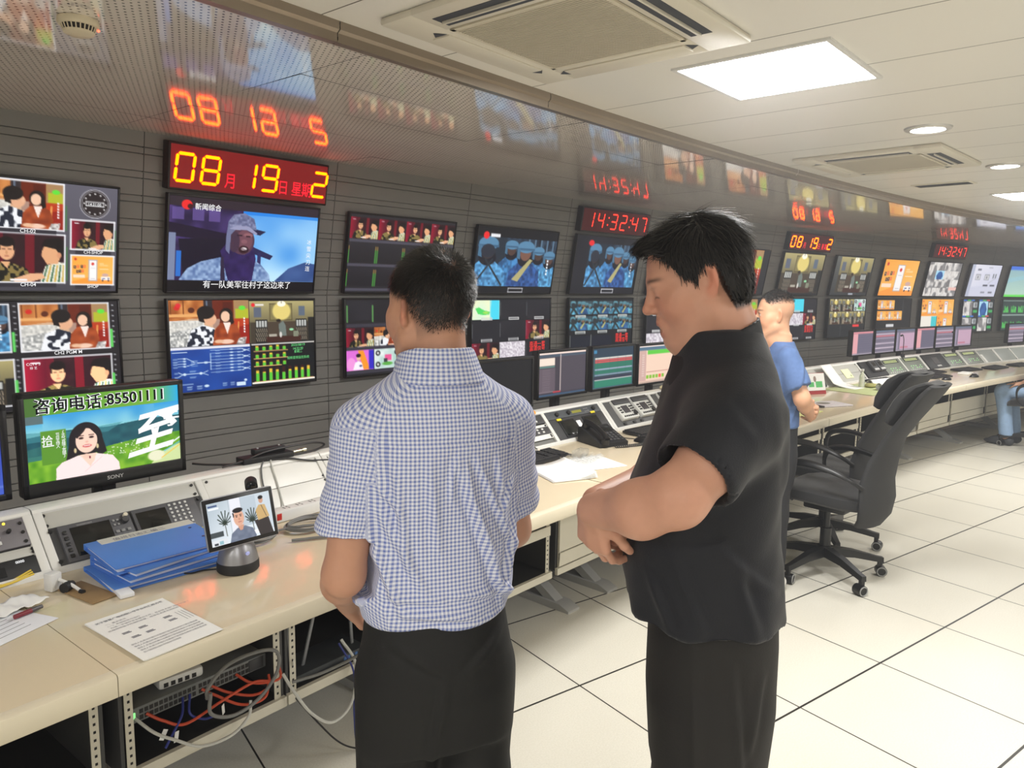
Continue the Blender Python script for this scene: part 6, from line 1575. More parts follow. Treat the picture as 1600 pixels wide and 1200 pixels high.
# ---- right desk: mats, calendar, magazine, scrolls, keyboards
t = arc_thing('writing_pad', 'pale yellow writing pad at the right hip of the man in the blue T-shirt', 'pad', 4.62, .235, ZD, .05)
q = MB(); q.box(-.15, -.10, 0, .17, .11, .006, bev=.002); part(q, 'cover', mat('pad_yellow', (226, 226, 150), .6), t)
t = arc_thing('magazine', 'glossy magazine with a dark spine lying on the right worktop', 'magazine', 5.13, .26, ZD, -.40)
q = MB(); q.box(-.15, -.10, 0, .15, .10, .010, bev=.002); part(q, 'pages', mat('magazine_pale', (222, 216, 220), .4), t)
q = MB(); q.box(-.155, -.101, .0, -.12, .101, .0115, bev=.001); part(q, 'spine', mat('magazine_dark', (60, 54, 56), .4), t)
q = MB(); q.sphere((-.02, .02, .0085), (.07, .045, .003)); part(q, 'cover_picture', mat('magazine_picture', (124, 120, 110), .4), t)
t = arc_thing('desk_calendar', 'tent desk calendar with a red foot and green picture', 'calendar', 5.62, .60, ZD, -.35)
q = MB(); q.add([(-.105, -.045, 0), (.105, -.045, 0), (.105, .045, 0), (-.105, .045, 0), (-.105, 0, .17), (.105, 0, .17)], [(0, 1, 5, 4), (2, 3, 4, 5), (0, 3, 2, 1), (0, 4, 3), (1, 2, 5)]); part(q, 'stand', mat('calendar_red', (170, 40, 44), .5), t)
n_ = Vector((0, -.17, .045)).normalized()
RC = Matrix.Translation((0, -.0465, 0)) @ Matrix.Rotation(PI/2-math.atan2(.045, .17), 4, 'X')
q = MB(); q.box(-.10, .03, .001, .10, .172, .004, M=RC); part(q, 'page', PAP, t)
q = MB(); q.box(-.075, .06, .0042, -.02, .10, .0046, M=RC); q.box(.0, .055, .0042, .07, .105, .0046, M=RC); part(q, 'green_print', mat('print_green', (90, 190, 110), .6), t)
q = MB(); q.sphere((-.005, .125, .0035), (.016, .026, .0015), M=RC); part(q, 'figure_print', mat('print_taupe', (150, 130, 120), .6), t)
t = arc_thing('leaning_sheet', 'long white sheet curling from the turret face down onto the desk', 'paper', 6.22, .69, ZD, 0)
bm = bmesh.new(); bmesh.ops.create_grid(bm, x_segments=6, y_segments=24, size=1)
for v in bm.verts:
    u = (v.co.y+1)/2; x = v.co.x*.10
    if u < .45: y = -.22+u/.45*.19; z = .003+.03*(u/.45)**2.2
    else: k = (u-.45)/.55; y = -.03+k*.13; z = .033+k*.15
    v.co = Vector((x+.015*(1-u), y, z))
q = MB(); q.bm(bm); o = part(q, 'sheet', PAP, t); md = o.modifiers.new('thickness', 'SOLIDIFY'); md.thickness = .002
t = arc_thing('document_holder', 'dark clip holding the edge of the curling white sheet', 'clip', 6.06, .70, ZD, 0); q = MB(); q.box(-.012, -.02, 0, .012, .012, .13, bev=.004, M=Matrix.Rotation(-.55, 4, 'X')); part(q, 'clip', BZM, t)
t = arc_thing('desk_mat', 'green cutting mat under the rolled papers', 'desk mat', 6.42, .42, ZD, -.05)
q = MB(); q.box(-.52, -.22, 0, .34, .22, .003, bev=.001); part(q, 'sheet', mat('mat_green', (196, 206, 150), .5), t)
for i, (s, n, dr, lb) in enumerate(((6.45, .30, -.12, 'nearer roll of white paper on the green mat'), (6.62, .45, -.12, 'farther roll of white paper on the green mat'))):
    t = arc_thing('paper_roll', lb, 'paper roll', s, n, ZD+.0035, dr, group='rolls of paper')
    q = MB(); q.cyl((-.20, 0, .030), (.20, 0, .030), .030, n=24, caps=False); q.cyl((-.20, 0, .030), (.20, 0, .030), .020, n=24, caps=False); part(q, 'roll', PAP, t, recalc=False)
t = arc_thing('plastic_bottle', 'small clear bottle standing on the green mat', 'bottle', 6.32, .50, ZD+.0035); q = MB(); q.lathe([(.0005, 0), (.022, 0), (.024, .01), (.024, .10), (.012, .125), (.011, .145), (.0005, .146)], 24); part(q, 'body', mat('bottle_clear', (230, 236, 220), .1, trans=.7, alpha=.7), t)
q = MB(); q.cyl((0, 0, .146), (0, 0, .162), .013, n=16); part(q, 'cap', mat('white_plastic'), t)
t = arc_thing('folded_cloth', 'olive cloth lying behind the nearer paper roll', 'cloth', 6.42, .46, ZD+.0035, .2)
q = MB(); q.sphere((0, 0, .014), (.09, .05, .02)); part(q, 'cloth', mat('cloth_olive', (160, 156, 90), .8), t)
keyboard(6.95, .58, -.05, 'black keyboard in front of the black intercom'); keyboard(7.75, .43, -.12, 'black keyboard left of the nearer mouse'); keyboard(8.12, .60, .02, 'black keyboard below the black terminal'); keyboard(8.75, .50, -.05, 'black keyboard beyond the two mice'); keyboard(9.3, .42, .05, 'black keyboard left of the right picture edge'); keyboard(9.95, .40, 0, 'black keyboard at the right picture edge')
mouse(7.62, .265, 1.2, 'black mouse at the top of the nearer chair'); mouse(8.13, .20, 1.2, 'black mouse farther along, on its own')
cable('black_cable', 'black lead from the nearer mouse to the keyboards', [A(7.6, .32, ZD+.004), A(7.5, .42, ZD+.004), A(7.45, .5, ZD+.004)], .003, CABK)
t = arc_thing('white_box', 'small white box on the far worktop behind the mouse', 'box', 8.35, .36, ZD, .1); q = MB(); q.box(-.09, -.05, 0, .09, .05, .02, bev=.003); part(q, 'body', PAP, t)
def gooseneck(s, label):
    t = arc_thing('gooseneck_microphone', label, 'microphone', s, .80, FZ1+.0105-.02, 0, group='gooseneck microphones')
    q = MB(); q.cyl((0, .03, .01), (0, .03, .045), .022, .018, 18); part(q, 'base', BZM, t)
    q = MB(); q.tube(spline([(0, .03, .045), (.0, .03, .12), (-.03, .02, .20), (-.10, -.0, .245), (-.17, -.02, .255)]), .004, 8); part(q, 'neck', BZM, t)
    q = MB(); q.cyl((-.165, -.019, .254), (-.225, -.034, .25), .008, .010, 12); part(q, 'capsule', BZM, t)
gooseneck(7.95, 'gooseneck microphone arching over the nearer chair head pad'); gooseneck(9.2, 'gooseneck microphone among the far green panels')
t = arc_thing('paper_packet', 'crumpled cream packet on the turret left of the black collar', 'packet', 3.9, .86, FZ1+.0105, .2); q = MB(); q.sphere((0, 0, .012), (.05, .025, .014)); part(q, 'wrapper', mat('wrapper_cream', (226, 214, 170), .5), t)

# ================================================================ office chairs
CHF = mat('chair_black_fabric', (36, 36, 38), .75, bump=(700, .25), sheen=.2); CHM = mat('chair_black_mesh', (40, 40, 42), .7, bump=(1200, .3)); CHP = mat('chair_black_plastic', (22, 22, 23), .38); CHW = mat('caster_grey_rim', (150, 150, 148), .5)
def loft(q, secs, m=0, M=None, cap=True):
    n = len(secs[0]); vs = [v for s in secs for v in s]; fs = []
    for i in range(len(secs)-1):
        for k in range(n): fs.append((i*n+k, i*n+(k+1) % n, (i+1)*n+(k+1) % n, (i+1)*n+k))
    if cap: fs.append(tuple(range(n-1, -1, -1))); fs.append(tuple((len(secs)-1)*n+k for k in range(n)))
    q.add(vs, fs, m, M)
def sup(a, b, n=24, e=3.5):
    out = []
    for k in range(n):
        t = 2*PI*k/n; c, s = math.cos(t), math.sin(t)
        out.append((a*math.copysign(abs(c)**(2/e), c), b*math.copysign(abs(s)**(2/e), s)))
    return out
def office_chair(loc, rz, label, seed=0):
    """faces +y in its own frame"""
    t = thing('office_chair', label, 'chair', loc, rz, group='high backed black office chairs')
    q = MB(); secs = []
    for y, hw, zc, th in ((-.25, .15, .475, .035), (-.235, .21, .475, .045), (-.15, .235, .472, .05), (0, .245, .478, .05), (.14, .25, .478, .048), (.21, .24, .465, .042), (.245, .20, .448, .03), (.255, .14, .44, .018)):
        secs.append([(x, y, zc+z+.012*(abs(x)/.25)**2) for x, z in sup(hw, th)])
    loft(q, secs); part(q, 'seat', CHF, t)
    # back: tall waisted shell leaning back
    q = MB(); secs = []
    prof = [(.36, -.215, .17), (.42, -.245, .215), (.52, -.255, .235), (.64, -.245, .225), (.78, -.265, .185), (.92, -.315, .15), (1.04, -.375, .150), (1.14, -.43, .165), (1.22, -.475, .172), (1.26, -.50, .168), (1.275, -.51, .150)]
    for z, y, hw in [(.36+(z-.36)*.85, y, hw) for z, y, hw in prof]:
        th = .020 if z < 1.1 else .016
        secs.append([(x, y+yy-.055*(1-(x/hw)**2)*(.9 if z < .8 else .35), z+yy*.35) for x, yy in sup(hw, th, 28)])
    loft(q, secs); part(q, 'backrest', CHM, t)
    q = MB(); secs = []
    for z, y, hw in ((1.015, -.315, .10), (1.03, -.31, .125), (1.09, -.328, .145), (1.16, -.355, .150), (1.22, -.39, .150), (1.265, -.435, .145), (1.285, -.475, .12), (1.286, -.495, .09)):
        z = .36+(z-.36)*.85
        secs.append([(x, y+yy-.02*(1-(x/hw)**2), z+yy*.4) for x, yy in sup(hw, .028 if .93 < z < 1.12 else .016, 24)])
    loft(q, secs); part(q, 'headrest', CHF, t)
    for sx in (-1, 1):
        q = MB()
        pts = spline([(sx*.235, .10, .455), (sx*.275, .14, .50), (sx*.285, .155, .60), (sx*.285, .12, .662), (sx*.285, .02, .682), (sx*.283, -.10, .668), (sx*.275, -.20, .635), (sx*.225, -.262, .585)], 7)
        N = len(pts); rad = [.012+.010*math.sin(PI*min(1, max(0, (i/N-.25)/.6))) for i in range(N)]
        q.tube(pts, rad, 10, flat=.62, up=(0, 0, 1)); part(q, 'armrest', CHP, t)
    q = MB(); q.box(-.10, -.13, .385, .10, .10, .43, bev=.012); q.tube([(.09, .02, .40), (.17, .02, .395), (.205, .02, .40)], .006, 8); part(q, 'mechanism', CHP, t)
    q = MB(); q.cyl((0, 0, .10), (0, 0, .27), .030, n=20); q.cyl((0, 0, .25), (0, 0, .39), .018, n=16); part(q, 'gas_lift', CHP, t)
    q = MB(); q.cyl((0, 0, .11), (0, 0, .165), .045, .040, 20)
    for k in range(5):
        a = 2*PI*k/5+seed; c, s = math.cos(a), math.sin(a); R = Matrix.Rotation(a, 4, 'Z')
        secs = [[(x, yy*w, z0+zz*h) for yy, zz in ((-1, -1), (1, -1), (.8, 1), (-.8, 1))] for x, w, z0, h in ((.03, .030, .135, .026), (.16, .024, .125, .020), (.29, .017, .098, .015), (.325, .016, .092, .015))]
        loft(q, secs, M=R)
    part(q, 'star_base', CHP, t)
    for k in range(5):
        a = 2*PI*k/5+seed; R = Matrix.Translation((.31*math.cos(a), .31*math.sin(a), 0)) @ Matrix.Rotation(a+.9+k*1.3, 4, 'Z')
        q = MB(); q.box(-.012, -.012, .04, .012, .012, .085, bev=.004, M=R); q.cyl((.008, -.026, .029), (.008, .026, .029), .029, n=22, m=0, M=R)
        for sy in (-1, 1): q.tube([(.008+.024*math.cos(u), sy*.0265, .029+.024*math.sin(u)) for u in [2*PI*j/18 for j in range(18)]], .0035, 6, m=1, M=R, closed=True)
        part(q, 'caster', [CHP, CHW], t)
    return t
office_chair((3.82, 2.20, 0), .14, 'nearer black office chair with a tall leaning back, on the open floor', .42)
office_chair((4.30, 2.50, 0), .08, 'farther black office chair, pushed close to the desk', .1)
office_chair((8.86, 2.88, 0), .16, 'black office chair under the seated person at the right picture edge', .75)
# ================================================================ people: smooth distance fields turned into meshes
def V3(*a): return np.array(a, dtype=np.float64)
class Field:
    """smooth union of rounded shapes sampled on a box grid that is finer where asked"""
    def __init__(s): s.p = []
    def add(s, lo, hi, fn, k=.02, op='u'): s.p.append((np.array(lo, float), np.array(hi, float), fn, k, op)); return s
    def cone(s, a, b, r0, r1=None, k=.02, op='u', M=None, flat=None):
        """tapered capsule; flat=(axis, factor) squashes it along the axis"""
        r1 = r0 if r1 is None else r1
        a = V3(*a); b = V3(*b)
        if M is not None: a = M[:3, :3] @ a+M[:3, 3]; b = M[:3, :3] @ b+M[:3, 3]
        ax = None
        if flat is not None:
            ax = V3(*flat[0]); 
            if M is not None: ax = M[:3, :3] @ ax
            ax = ax/np.linalg.norm(ax); fa = flat[1]
        ba = b-a; L2 = max(1e-12, ba @ ba)
        def fn(X, Y, Z):
            x, y, z = X-a[0], Y-a[1], Z-a[2]
            t = np.clip((x*ba[0]+y*ba[1]+z*ba[2])/L2, 0, 1)
            x = x-t*ba[0]; y = y-t*ba[1]; z = z-t*ba[2]
            if ax is not None:
                q = (x*ax[0]+y*ax[1]+z*ax[2])*(fa-1); x = x+q*ax[0]; y = y+q*ax[1]; z = z+q*ax[2]
            return np.sqrt(x*x+y*y+z*z)-(r0+(r1-r0)*t)
        R = max(r0, r1)*1.02
        if ax is not None and fa < 1: R /= fa
        return s.add(np.minimum(a, b)-R, np.maximum(a, b)+R, fn, k, op)
    def chain(s, pts, rs, k=.02, **kw):
        for i in range(len(pts)-1): s.cone(pts[i], pts[i+1], rs[i], rs[i+1], k, **kw)
        return s
    def ell(s, c, r, k=.02, op='u', M=None):
        c = V3(*c); r = V3(*r)
        if M is None: Rm = np.eye(3); cc = c
        else: Rm = M[:3, :3]; cc = Rm @ c+M[:3, 3]
        def fn(X, Y, Z):
            x, y, z = X-cc[0], Y-cc[1], Z-cc[2]
            u = (Rm[0, 0]*x+Rm[1, 0]*y+Rm[2, 0]*z)/r[0]; v = (Rm[0, 1]*x+Rm[1, 1]*y+Rm[2, 1]*z)/r[1]; w = (Rm[0, 2]*x+Rm[1, 2]*y+Rm[2, 2]*z)/r[2]
            k0 = np.sqrt(u*u+v*v+w*w)+1e-9; k1 = np.sqrt((u/r[0])**2+(v/r[1])**2+(w/r[2])**2)+1e-9
            return k0*(k0-1)/k1
        R = r.max()*np.ones(3) if M is not None else r
        return s.add(cc-R, cc+R, fn, k, op)
    def loft(s, secs, k=.02, op='u', e=2.4, z0=None, z1=None):
        """vertical stack of super-ellipses: (z, cx, cy, a, b)"""
        S = np.array(sorted(secs), float)
        zs = S[:, 0]; z0 = zs[0] if z0 is None else z0; z1 = zs[-1] if z1 is None else z1
        def fn(X, Y, Z):
            g = lambda i: np.interp(Z, zs, S[:, i])
            cx, cy, a, b = g(1), g(2), g(3), g(4)
            u = np.abs(X-cx)/a; v = np.abs(Y-cy)/b
            k0 = (u**e+v**e+1e-12)**(1/e)
            k1 = np.sqrt((u**(e-1)/a)**2+(v**(e-1)/b)**2)/(k0**(e-1)+1e-9)+1e-6
            d = (k0-1)/np.maximum(k1, 1/np.maximum(a, b))
            return np.maximum(d, np.maximum(z0-Z, Z-z1))
        m = np.max(S[:, 3]); n = np.max(S[:, 4])
        return s.add((S[:, 1].min()-m, S[:, 2].min()-n, z0), (S[:, 1].max()+m, S[:, 2].max()+n, z1), fn, k, op)
    def mesh(s, h=.006, fine=(), margin=.02, cut=None, smooth=1):
        lo = np.min([p[0] for p in s.p if p[4] == 'u'], 0)-margin; hi = np.max([p[1] for p in s.p if p[4] == 'u'], 0)+margin
        ax = []
        for d in range(3):
            pts = []; x = lo[d]
            while x < hi[d]:
                pts.append(x); st = h
                for (flo, fhi, fh) in fine:
                    if flo[d] <= x <= fhi[d]: st = min(st, fh)
                x += st
            ax.append(np.array(pts))
        gx, gy, gz = ax
        V = np.full((len(gx), len(gy), len(gz)), 1.0, dtype=np.float32)
        for blo, bhi, fn, k, op in s.p:
            mg = k+.012; sl = []
            for d in range(3):
                i0 = max(0, np.searchsorted(ax[d], blo[d]-mg)-1); i1 = min(len(ax[d]), np.searchsorted(ax[d], bhi[d]+mg)+1); sl.append(slice(i0, i1))
            if any(q.stop-q.start < 2 for q in sl): continue
            X = gx[sl[0]][:, None, None]; Y = gy[sl[1]][None, :, None]; Z = gz[sl[2]][None, None, :]
            d = fn(X, Y, Z); a = V[sl[0], sl[1], sl[2]]
            if op == 'u':
                hh = np.maximum(k-np.abs(a-d), 0)/k; V[sl[0], sl[1], sl[2]] = np.minimum(a, d)-hh*hh*k*.25
            else:
                hh = np.maximum(k-np.abs(a+d), 0)/k; V[sl[0], sl[1], sl[2]] = np.maximum(a, -d)+hh*hh*k*.25
        if cut is not None:
            V = np.maximum(V, cut(gx[:, None, None], gy[None, :, None], gz[None, None, :]).astype(np.float32))
        V[0] = V[-1] = 1; V[:, 0] = V[:, -1] = 1; V[:, :, 0] = V[:, :, -1] = 1
        # naive surface nets
        I = V < 0
        c = np.zeros(tuple(n-1 for n in V.shape), np.int8)
        for dx in (0, 1):
            for dy in (0, 1):
                for dz in (0, 1): c += I[dx:V.shape[0]-1+dx, dy:V.shape[1]-1+dy, dz:V.shape[2]-1+dz]
        act = (c > 0) & (c < 8); idx = np.argwhere(act)
        ids = np.full(act.shape, -1, np.int64); ids[act] = np.arange(len(idx))
        P = np.zeros((len(idx), 3)); W = np.zeros(len(idx))
        i, j, k_ = idx.T
        def corner(dx, dy, dz): return V[i+dx, j+dy, k_+dz].astype(float), np.stack([gx[i+dx], gy[j+dy], gz[k_+dz]], -1)
        CR = {(a, b, e): corner(a, b, e) for a in (0, 1) for b in (0, 1) for e in (0, 1)}
        for a0 in CR:
            for d in range(3):
                if a0[d] == 0:
                    b0 = tuple(a0[q]+(1 if q == d else 0) for q in range(3))
                    va, pa = CR[a0]; vb, pb = CR[b0]; m = (va < 0) != (vb < 0)
                    t = np.where(m, va/(va-vb+1e-12*(va == vb)), 0)[:, None]
                    P += np.where(m[:, None], pa+(pb-pa)*t, 0); W += m
        P /= W[:, None]
        F = []
        for d in range(3):
            sl0 = [slice(1, -1)]*3; sl1 = list(sl0)
            n = V.shape
            A0 = [slice(1, n[q]-1) for q in range(3)]; A0[d] = slice(0, n[d]-1); B0 = list(A0); B0[d] = slice(1, n[d])
            m = np.argwhere(I[tuple(A0)] != I[tuple(B0)])
            if len(m) == 0: continue
            off = np.array([1 if q != d else 0 for q in range(3)]); m = m+off
            inside = I[m[:, 0], m[:, 1], m[:, 2]]
            u, v = [(1, 2), (2, 0), (0, 1)][d]
            def at(du, dv):
                q = m.copy(); q[:, u] -= du; q[:, v] -= dv; return ids[q[:, 0], q[:, 1], q[:, 2]]
            f = np.stack([at(1, 1), at(0, 1), at(0, 0), at(1, 0)], -1)
            f[~inside] = f[~inside][:, ::-1]
            F.append(f[(f >= 0).all(1)])
        F = np.concatenate(F)
        for _ in range(smooth): P = lap(P, F, .5)
        return P, F
def lap(P, F, w):
    acc = np.zeros_like(P); n = np.zeros(len(P))
    for a, b in ((0, 1), (1, 2), (2, 3), (3, 0)):
        np.add.at(acc, F[:, a], P[F[:, b]]); np.add.at(acc, F[:, b], P[F[:, a]])
        n += np.bincount(F[:, a], minlength=len(P))+np.bincount(F[:, b], minlength=len(P))
    return P*(1-w)+w*acc/np.maximum(n, 1)[:, None]
def vnormals(P, F):
    n = np.cross(P[F[:, 2]]-P[F[:, 0]], P[F[:, 3]]-P[F[:, 1]]); N = np.zeros_like(P)
    for k in range(4): np.add.at(N, F[:, k], n)
    return N/(np.linalg.norm(N, axis=1)[:, None]+1e-12)
def mesh_object(name, P, F, m, parent, col=None, uv=None, label=None):
    me = bpy.data.meshes.new(name)
    me.vertices.add(len(P)); me.vertices.foreach_set('co', P.astype(np.float32).ravel())
    k = F.shape[1]
    me.loops.add(F.size); me.loops.foreach_set('vertex_index', F.astype(np.int32).ravel())
    me.polygons.add(len(F)); me.polygons.foreach_set('loop_start', (np.arange(len(F))*k).astype(np.int32))
    me.update(calc_edges=True)
    me.polygons.foreach_set('use_smooth', np.ones(len(F), bool))
    if col is not None:
        ca = me.color_attributes.new('Col', 'FLOAT_COLOR', 'POINT')
        ca.data.foreach_set('color', np.concatenate([col, np.ones((len(P), 1))], 1).astype(np.float32).ravel())
    if uv is not None:
        ul = me.uv_layers.new(name='UVMap'); ul.data.foreach_set('uv', uv[F.ravel()].astype(np.float32).ravel())
    me.materials.append(m); me.validate(); me.update()
    o = bpy.data.objects.new(name, me); COL.objects.link(o); o.parent = parent
    if label: o['label'] = label
    return o
def attr_mat(name, rough=.5, spec=.4, sss=0.0, bump=None, nscale=None, namt=.0):
    if name in _mats: return _mats[name]
    m = bpy.data.materials.new(name); m.use_nodes = True
    q = NT(m); b = q.n['Principled BSDF']
    at = q.new('ShaderNodeAttribute', attribute_name='Col'); c = at.outputs['Color']
    tc = q.new('ShaderNodeTexCoord')
    if nscale:
        nz = q.new('ShaderNodeTexNoise'); nz.inputs['Scale'].default_value = nscale; nz.inputs['Detail'].default_value = 4; q.l.new(tc.outputs['Object'], nz.inputs['Vector'])
        hs = q.new('ShaderNodeHueSaturation'); q.l.new(c, hs.inputs['Color']); q.l.new(q.math('ADD', 1-namt, q.math('MULTIPLY', nz.outputs['Fac'], 2*namt)), hs.inputs['Value']); c = hs.outputs[0]
    q.l.new(c, b.inputs['Base Color']); b.inputs['Roughness'].default_value = rough; b.inputs['Specular IOR Level'].default_value = spec
    if sss: b.inputs['Subsurface Weight'].default_value = sss; b.inputs['Subsurface Radius'].default_value = (.010, .004, .002); b.inputs['Subsurface Scale'].default_value = 1
    if bump:
        n2 = q.new('ShaderNodeTexNoise'); n2.inputs['Scale'].default_value = bump[0]; n2.inputs['Detail'].default_value = 5; q.l.new(tc.outputs['Object'], n2.inputs['Vector'])
        bp = q.new('ShaderNodeBump'); bp.inputs['Strength'].default_value = bump[1]; bp.inputs['Distance'].default_value = .0012; q.l.new(n2.outputs['Fac'], bp.inputs['Height']); q.l.new(bp.outputs[0], b.inputs['Normal'])
    _mats[name] = m; return m
SKIN = attr_mat('skin', .48, .4, .06, (500, .18), 60, .06)
def headM(loc, yaw=0, pitch=0, roll=0, scale=1.0):
    """head frame: +y is where the face looks, z up"""
    R = (Matrix.Rotation(yaw, 4, 'Z') @ Matrix.Rotation(pitch, 4, 'X') @ Matrix.Rotation(roll, 4, 'Y'))
    m = np.array(R); m[:3, 3] = loc; return m
def tl(M, P): return (P-M[:3, 3]) @ M[:3, :3]          # into the head frame
def build_head(f, M, heavy=0.0, mouth_open=False, long=1.0):
    c = f.cone; e = f.ell
    e((0, -.015, .045), (.0765, .093, .088), .02, M=M)                        # skull
    e((0, .028, .030), (.068, .062, .070), .03, M=M)                          # forehead
    e((0, .030, -.030), (.062+.006*heavy, .062, .080), .03, M=M)              # face
    for sx in (-1, 1):
        c((sx*(.052+.006*heavy), .004, -.055), (sx*.022, .068, -.098), .022+.006*heavy, .018, .03, M=M)   # jaw
        e((sx*.040, .058, -.026), (.027+.004*heavy, .026, .026), .025, M=M)   # cheek
        e((sx*.064, .030, -.005), (.014, .030, .018), .02, M=M)
    c((-.012, .080, -.096), (.012, .080, -.096), .0155, .0155, .02, M=M)      # chin
    c((-.030, .082, .030), (.030, .082, .030), .012, .012, .016, M=M)         # brow
    for sx in (-1, 1): e((sx*.031, .099, .010), (.0165, .012, .0115), .010, 's', M=M)   # sockets
    for sx in (-1, 1): e((sx*.031, .078, .010), (.0135, .0125, .0115), .005, M=M)       # lids
    c((0, .091, .018), (0, .108, -.016), .0075, .0105, .010, M=M)             # nose
    e((0, .110, -.020), (.0115, .0105, .0095), .008, M=M)
    for sx in (-1, 1): e((sx*.0125, .099, -.024), (.0085, .0105, .0078), .006, M=M)
    e((0, .086, -.058), (.026, .016, .024), .014, M=M)
    if mouth_open:
        c((-.017, .094, -.052), (.017, .094, -.052), .0062, .0062, .006, M=M); c((-.013, .0915, -.0765), (.013, .0915, -.0765), .0072, .0072, .006, M=M)
        e((0, .098, -.064), (.017, .014, .0068), .003, 's', M=M)
        c((-.013, .087, -.0585), (.013, .087, -.0585), .0035, .0035, .001, M=M)   # teeth
    else:
        c((-.018, .0955, -.054), (.018, .0955, -.054), .0062, .0062, .005, M=M); c((-.015, .0945, -.0655), (.015, .0945, -.0655), .0068, .0068, .004, M=M)
        c((-.021, .103, -.0600), (.021, .103, -.0600), .0022, .0022, .003, 's', M=M)
    for sx in (-1, 1):                                                        # ears
        Me = M @ np.array(Matrix.Translation((sx*.0775, -.012, .002)) @ Matrix.Rotation(sx*.48, 4, 'Z') @ Matrix.Rotation(.16, 4, 'X'))
        e((0, 0, .004), (.0075, .0175, .030), .008, M=Me); e((sx*.001, -.002, -.020), (.0065, .010, .013), .008, M=Me)
        e((sx*.0075, .003, .006), (.0055, .0095, .018), .004, 's', M=Me)
        c((sx*.004, -.012, .022), (sx*.004, -.014, -.010), .0035, .0035, .004, M=Me)
    c((0, -.022, -.050), (0, -.030, -.165), .054+.008*heavy, .058+.008*heavy, .03, M=M)    # neck
    if heavy:
        e((0, .034, -.100), (.050*heavy, .042, .028), .03, M=M); e((0, .008, -.130), (.052, .040, .040), .03, M=M)
def noise3(P, sc, seed=0):
    """cheap smooth noise from sines"""
    r = np.random.default_rng(seed); v = np.zeros(len(P))
    for k in range(7):
        d = r.normal(size=3); d /= np.linalg.norm(d); v += np.sin(P @ d*sc*r.uniform(.6, 1.7)+r.uniform(0, 6.28))
    return v/3.5
def skin_colors(P, M, base, hairline, hair=(24, 22, 22), stub=None, lips=(150, 84, 76), brow=True, eyes='open'):
    c = np.tile(np.array(srgb(base)), (len(P), 1)); H = tl(M, P); x, y, z = H.T
    def blend(mask, col, o=1.0):
        m = np.clip(mask, 0, 1)[:, None]*o; c[:] = c*(1-m)+np.array(srgb(col))*m
    inhead = (z > -.16) & (np.abs(x) < .12) & (np.abs(y) < .14)
    blush = np.exp(-((np.abs(x)-.045)**2/.0008+(z+.028)**2/.0010))*(y > .03)*inhead
    blend(blush, (base[0], base[1]*.84, base[2]*.80), .5)
    blend(np.exp(-((x)**2/.0002+(z+.02)**2/.0003+(y-.11)**2/.0003)), (base[0], base[1]*.82, base[2]*.78), .5)
    earm = np.clip((np.abs(x)-.077)/.006, 0, 1)*np.exp(-((y+.014)/.022)**4-((z-.002)/.034)**4)
    blend(earm*1.0, (min(255, base[0]*1.03), base[1]*.84, base[2]*.80), .6)
    lip = np.maximum(np.exp(-(((z+.054)/.0055)**4)), np.exp(-(((z+.0665 if not eyes == 'down' else z+.077)/.0065)**4)))*np.exp(-((x/.022)**6))*(y > .085)
    blend(lip, lips, .8)
    if eyes == 'down': blend(((np.abs(z+.064) < .0055) & (np.abs(x) < .015) & (y > .066) & (y < .092)), (60, 22, 22)); blend(((np.abs(z+.0595) < .003) & (np.abs(x) < .013) & (y > .0855)), (236, 228, 214))
    else: blend(np.exp(-(((z+.060)/.0018)**2))*(np.abs(x) < .019)*(y > .088), (90, 40, 40), .8)
    if brow:
        for sx in (-1, 1):
            u = (sx*x-.034)/.020; zb = .0325+.003*np.cos(u*1.3); blend(np.exp(-((z-zb)/.0042)**2)*np.exp(-(u**4))*(y > .055), hair, .85)
    for sx in (-1, 1):
        u = (sx*x-.031)
        if eyes == 'down': blend(np.exp(-(((z-.0015+.9*u*u*18)/.0016)**2))*np.exp(-((u/.0135)**6))*(y > .066), (40, 24, 22), .9)
        else:
            lid = np.exp(-(((z-.0105)/.0042)**4))*np.exp(-((u/.0115)**4))*(y > .072); blend(lid, (226, 220, 214), .9)
            blend(np.exp(-((u/.0050)**4))*np.exp(-(((z-.0105)/.0046)**4))*(y > .072), (26, 18, 16)); blend(np.exp(-(((z-.0155)/.0018)**2))*np.exp(-((u/.0135)**6))*(y > .068), (30, 20, 18), .9)
    hm = hairline(H)*inhead
    blend(hm, stub if stub else hair)
    return c
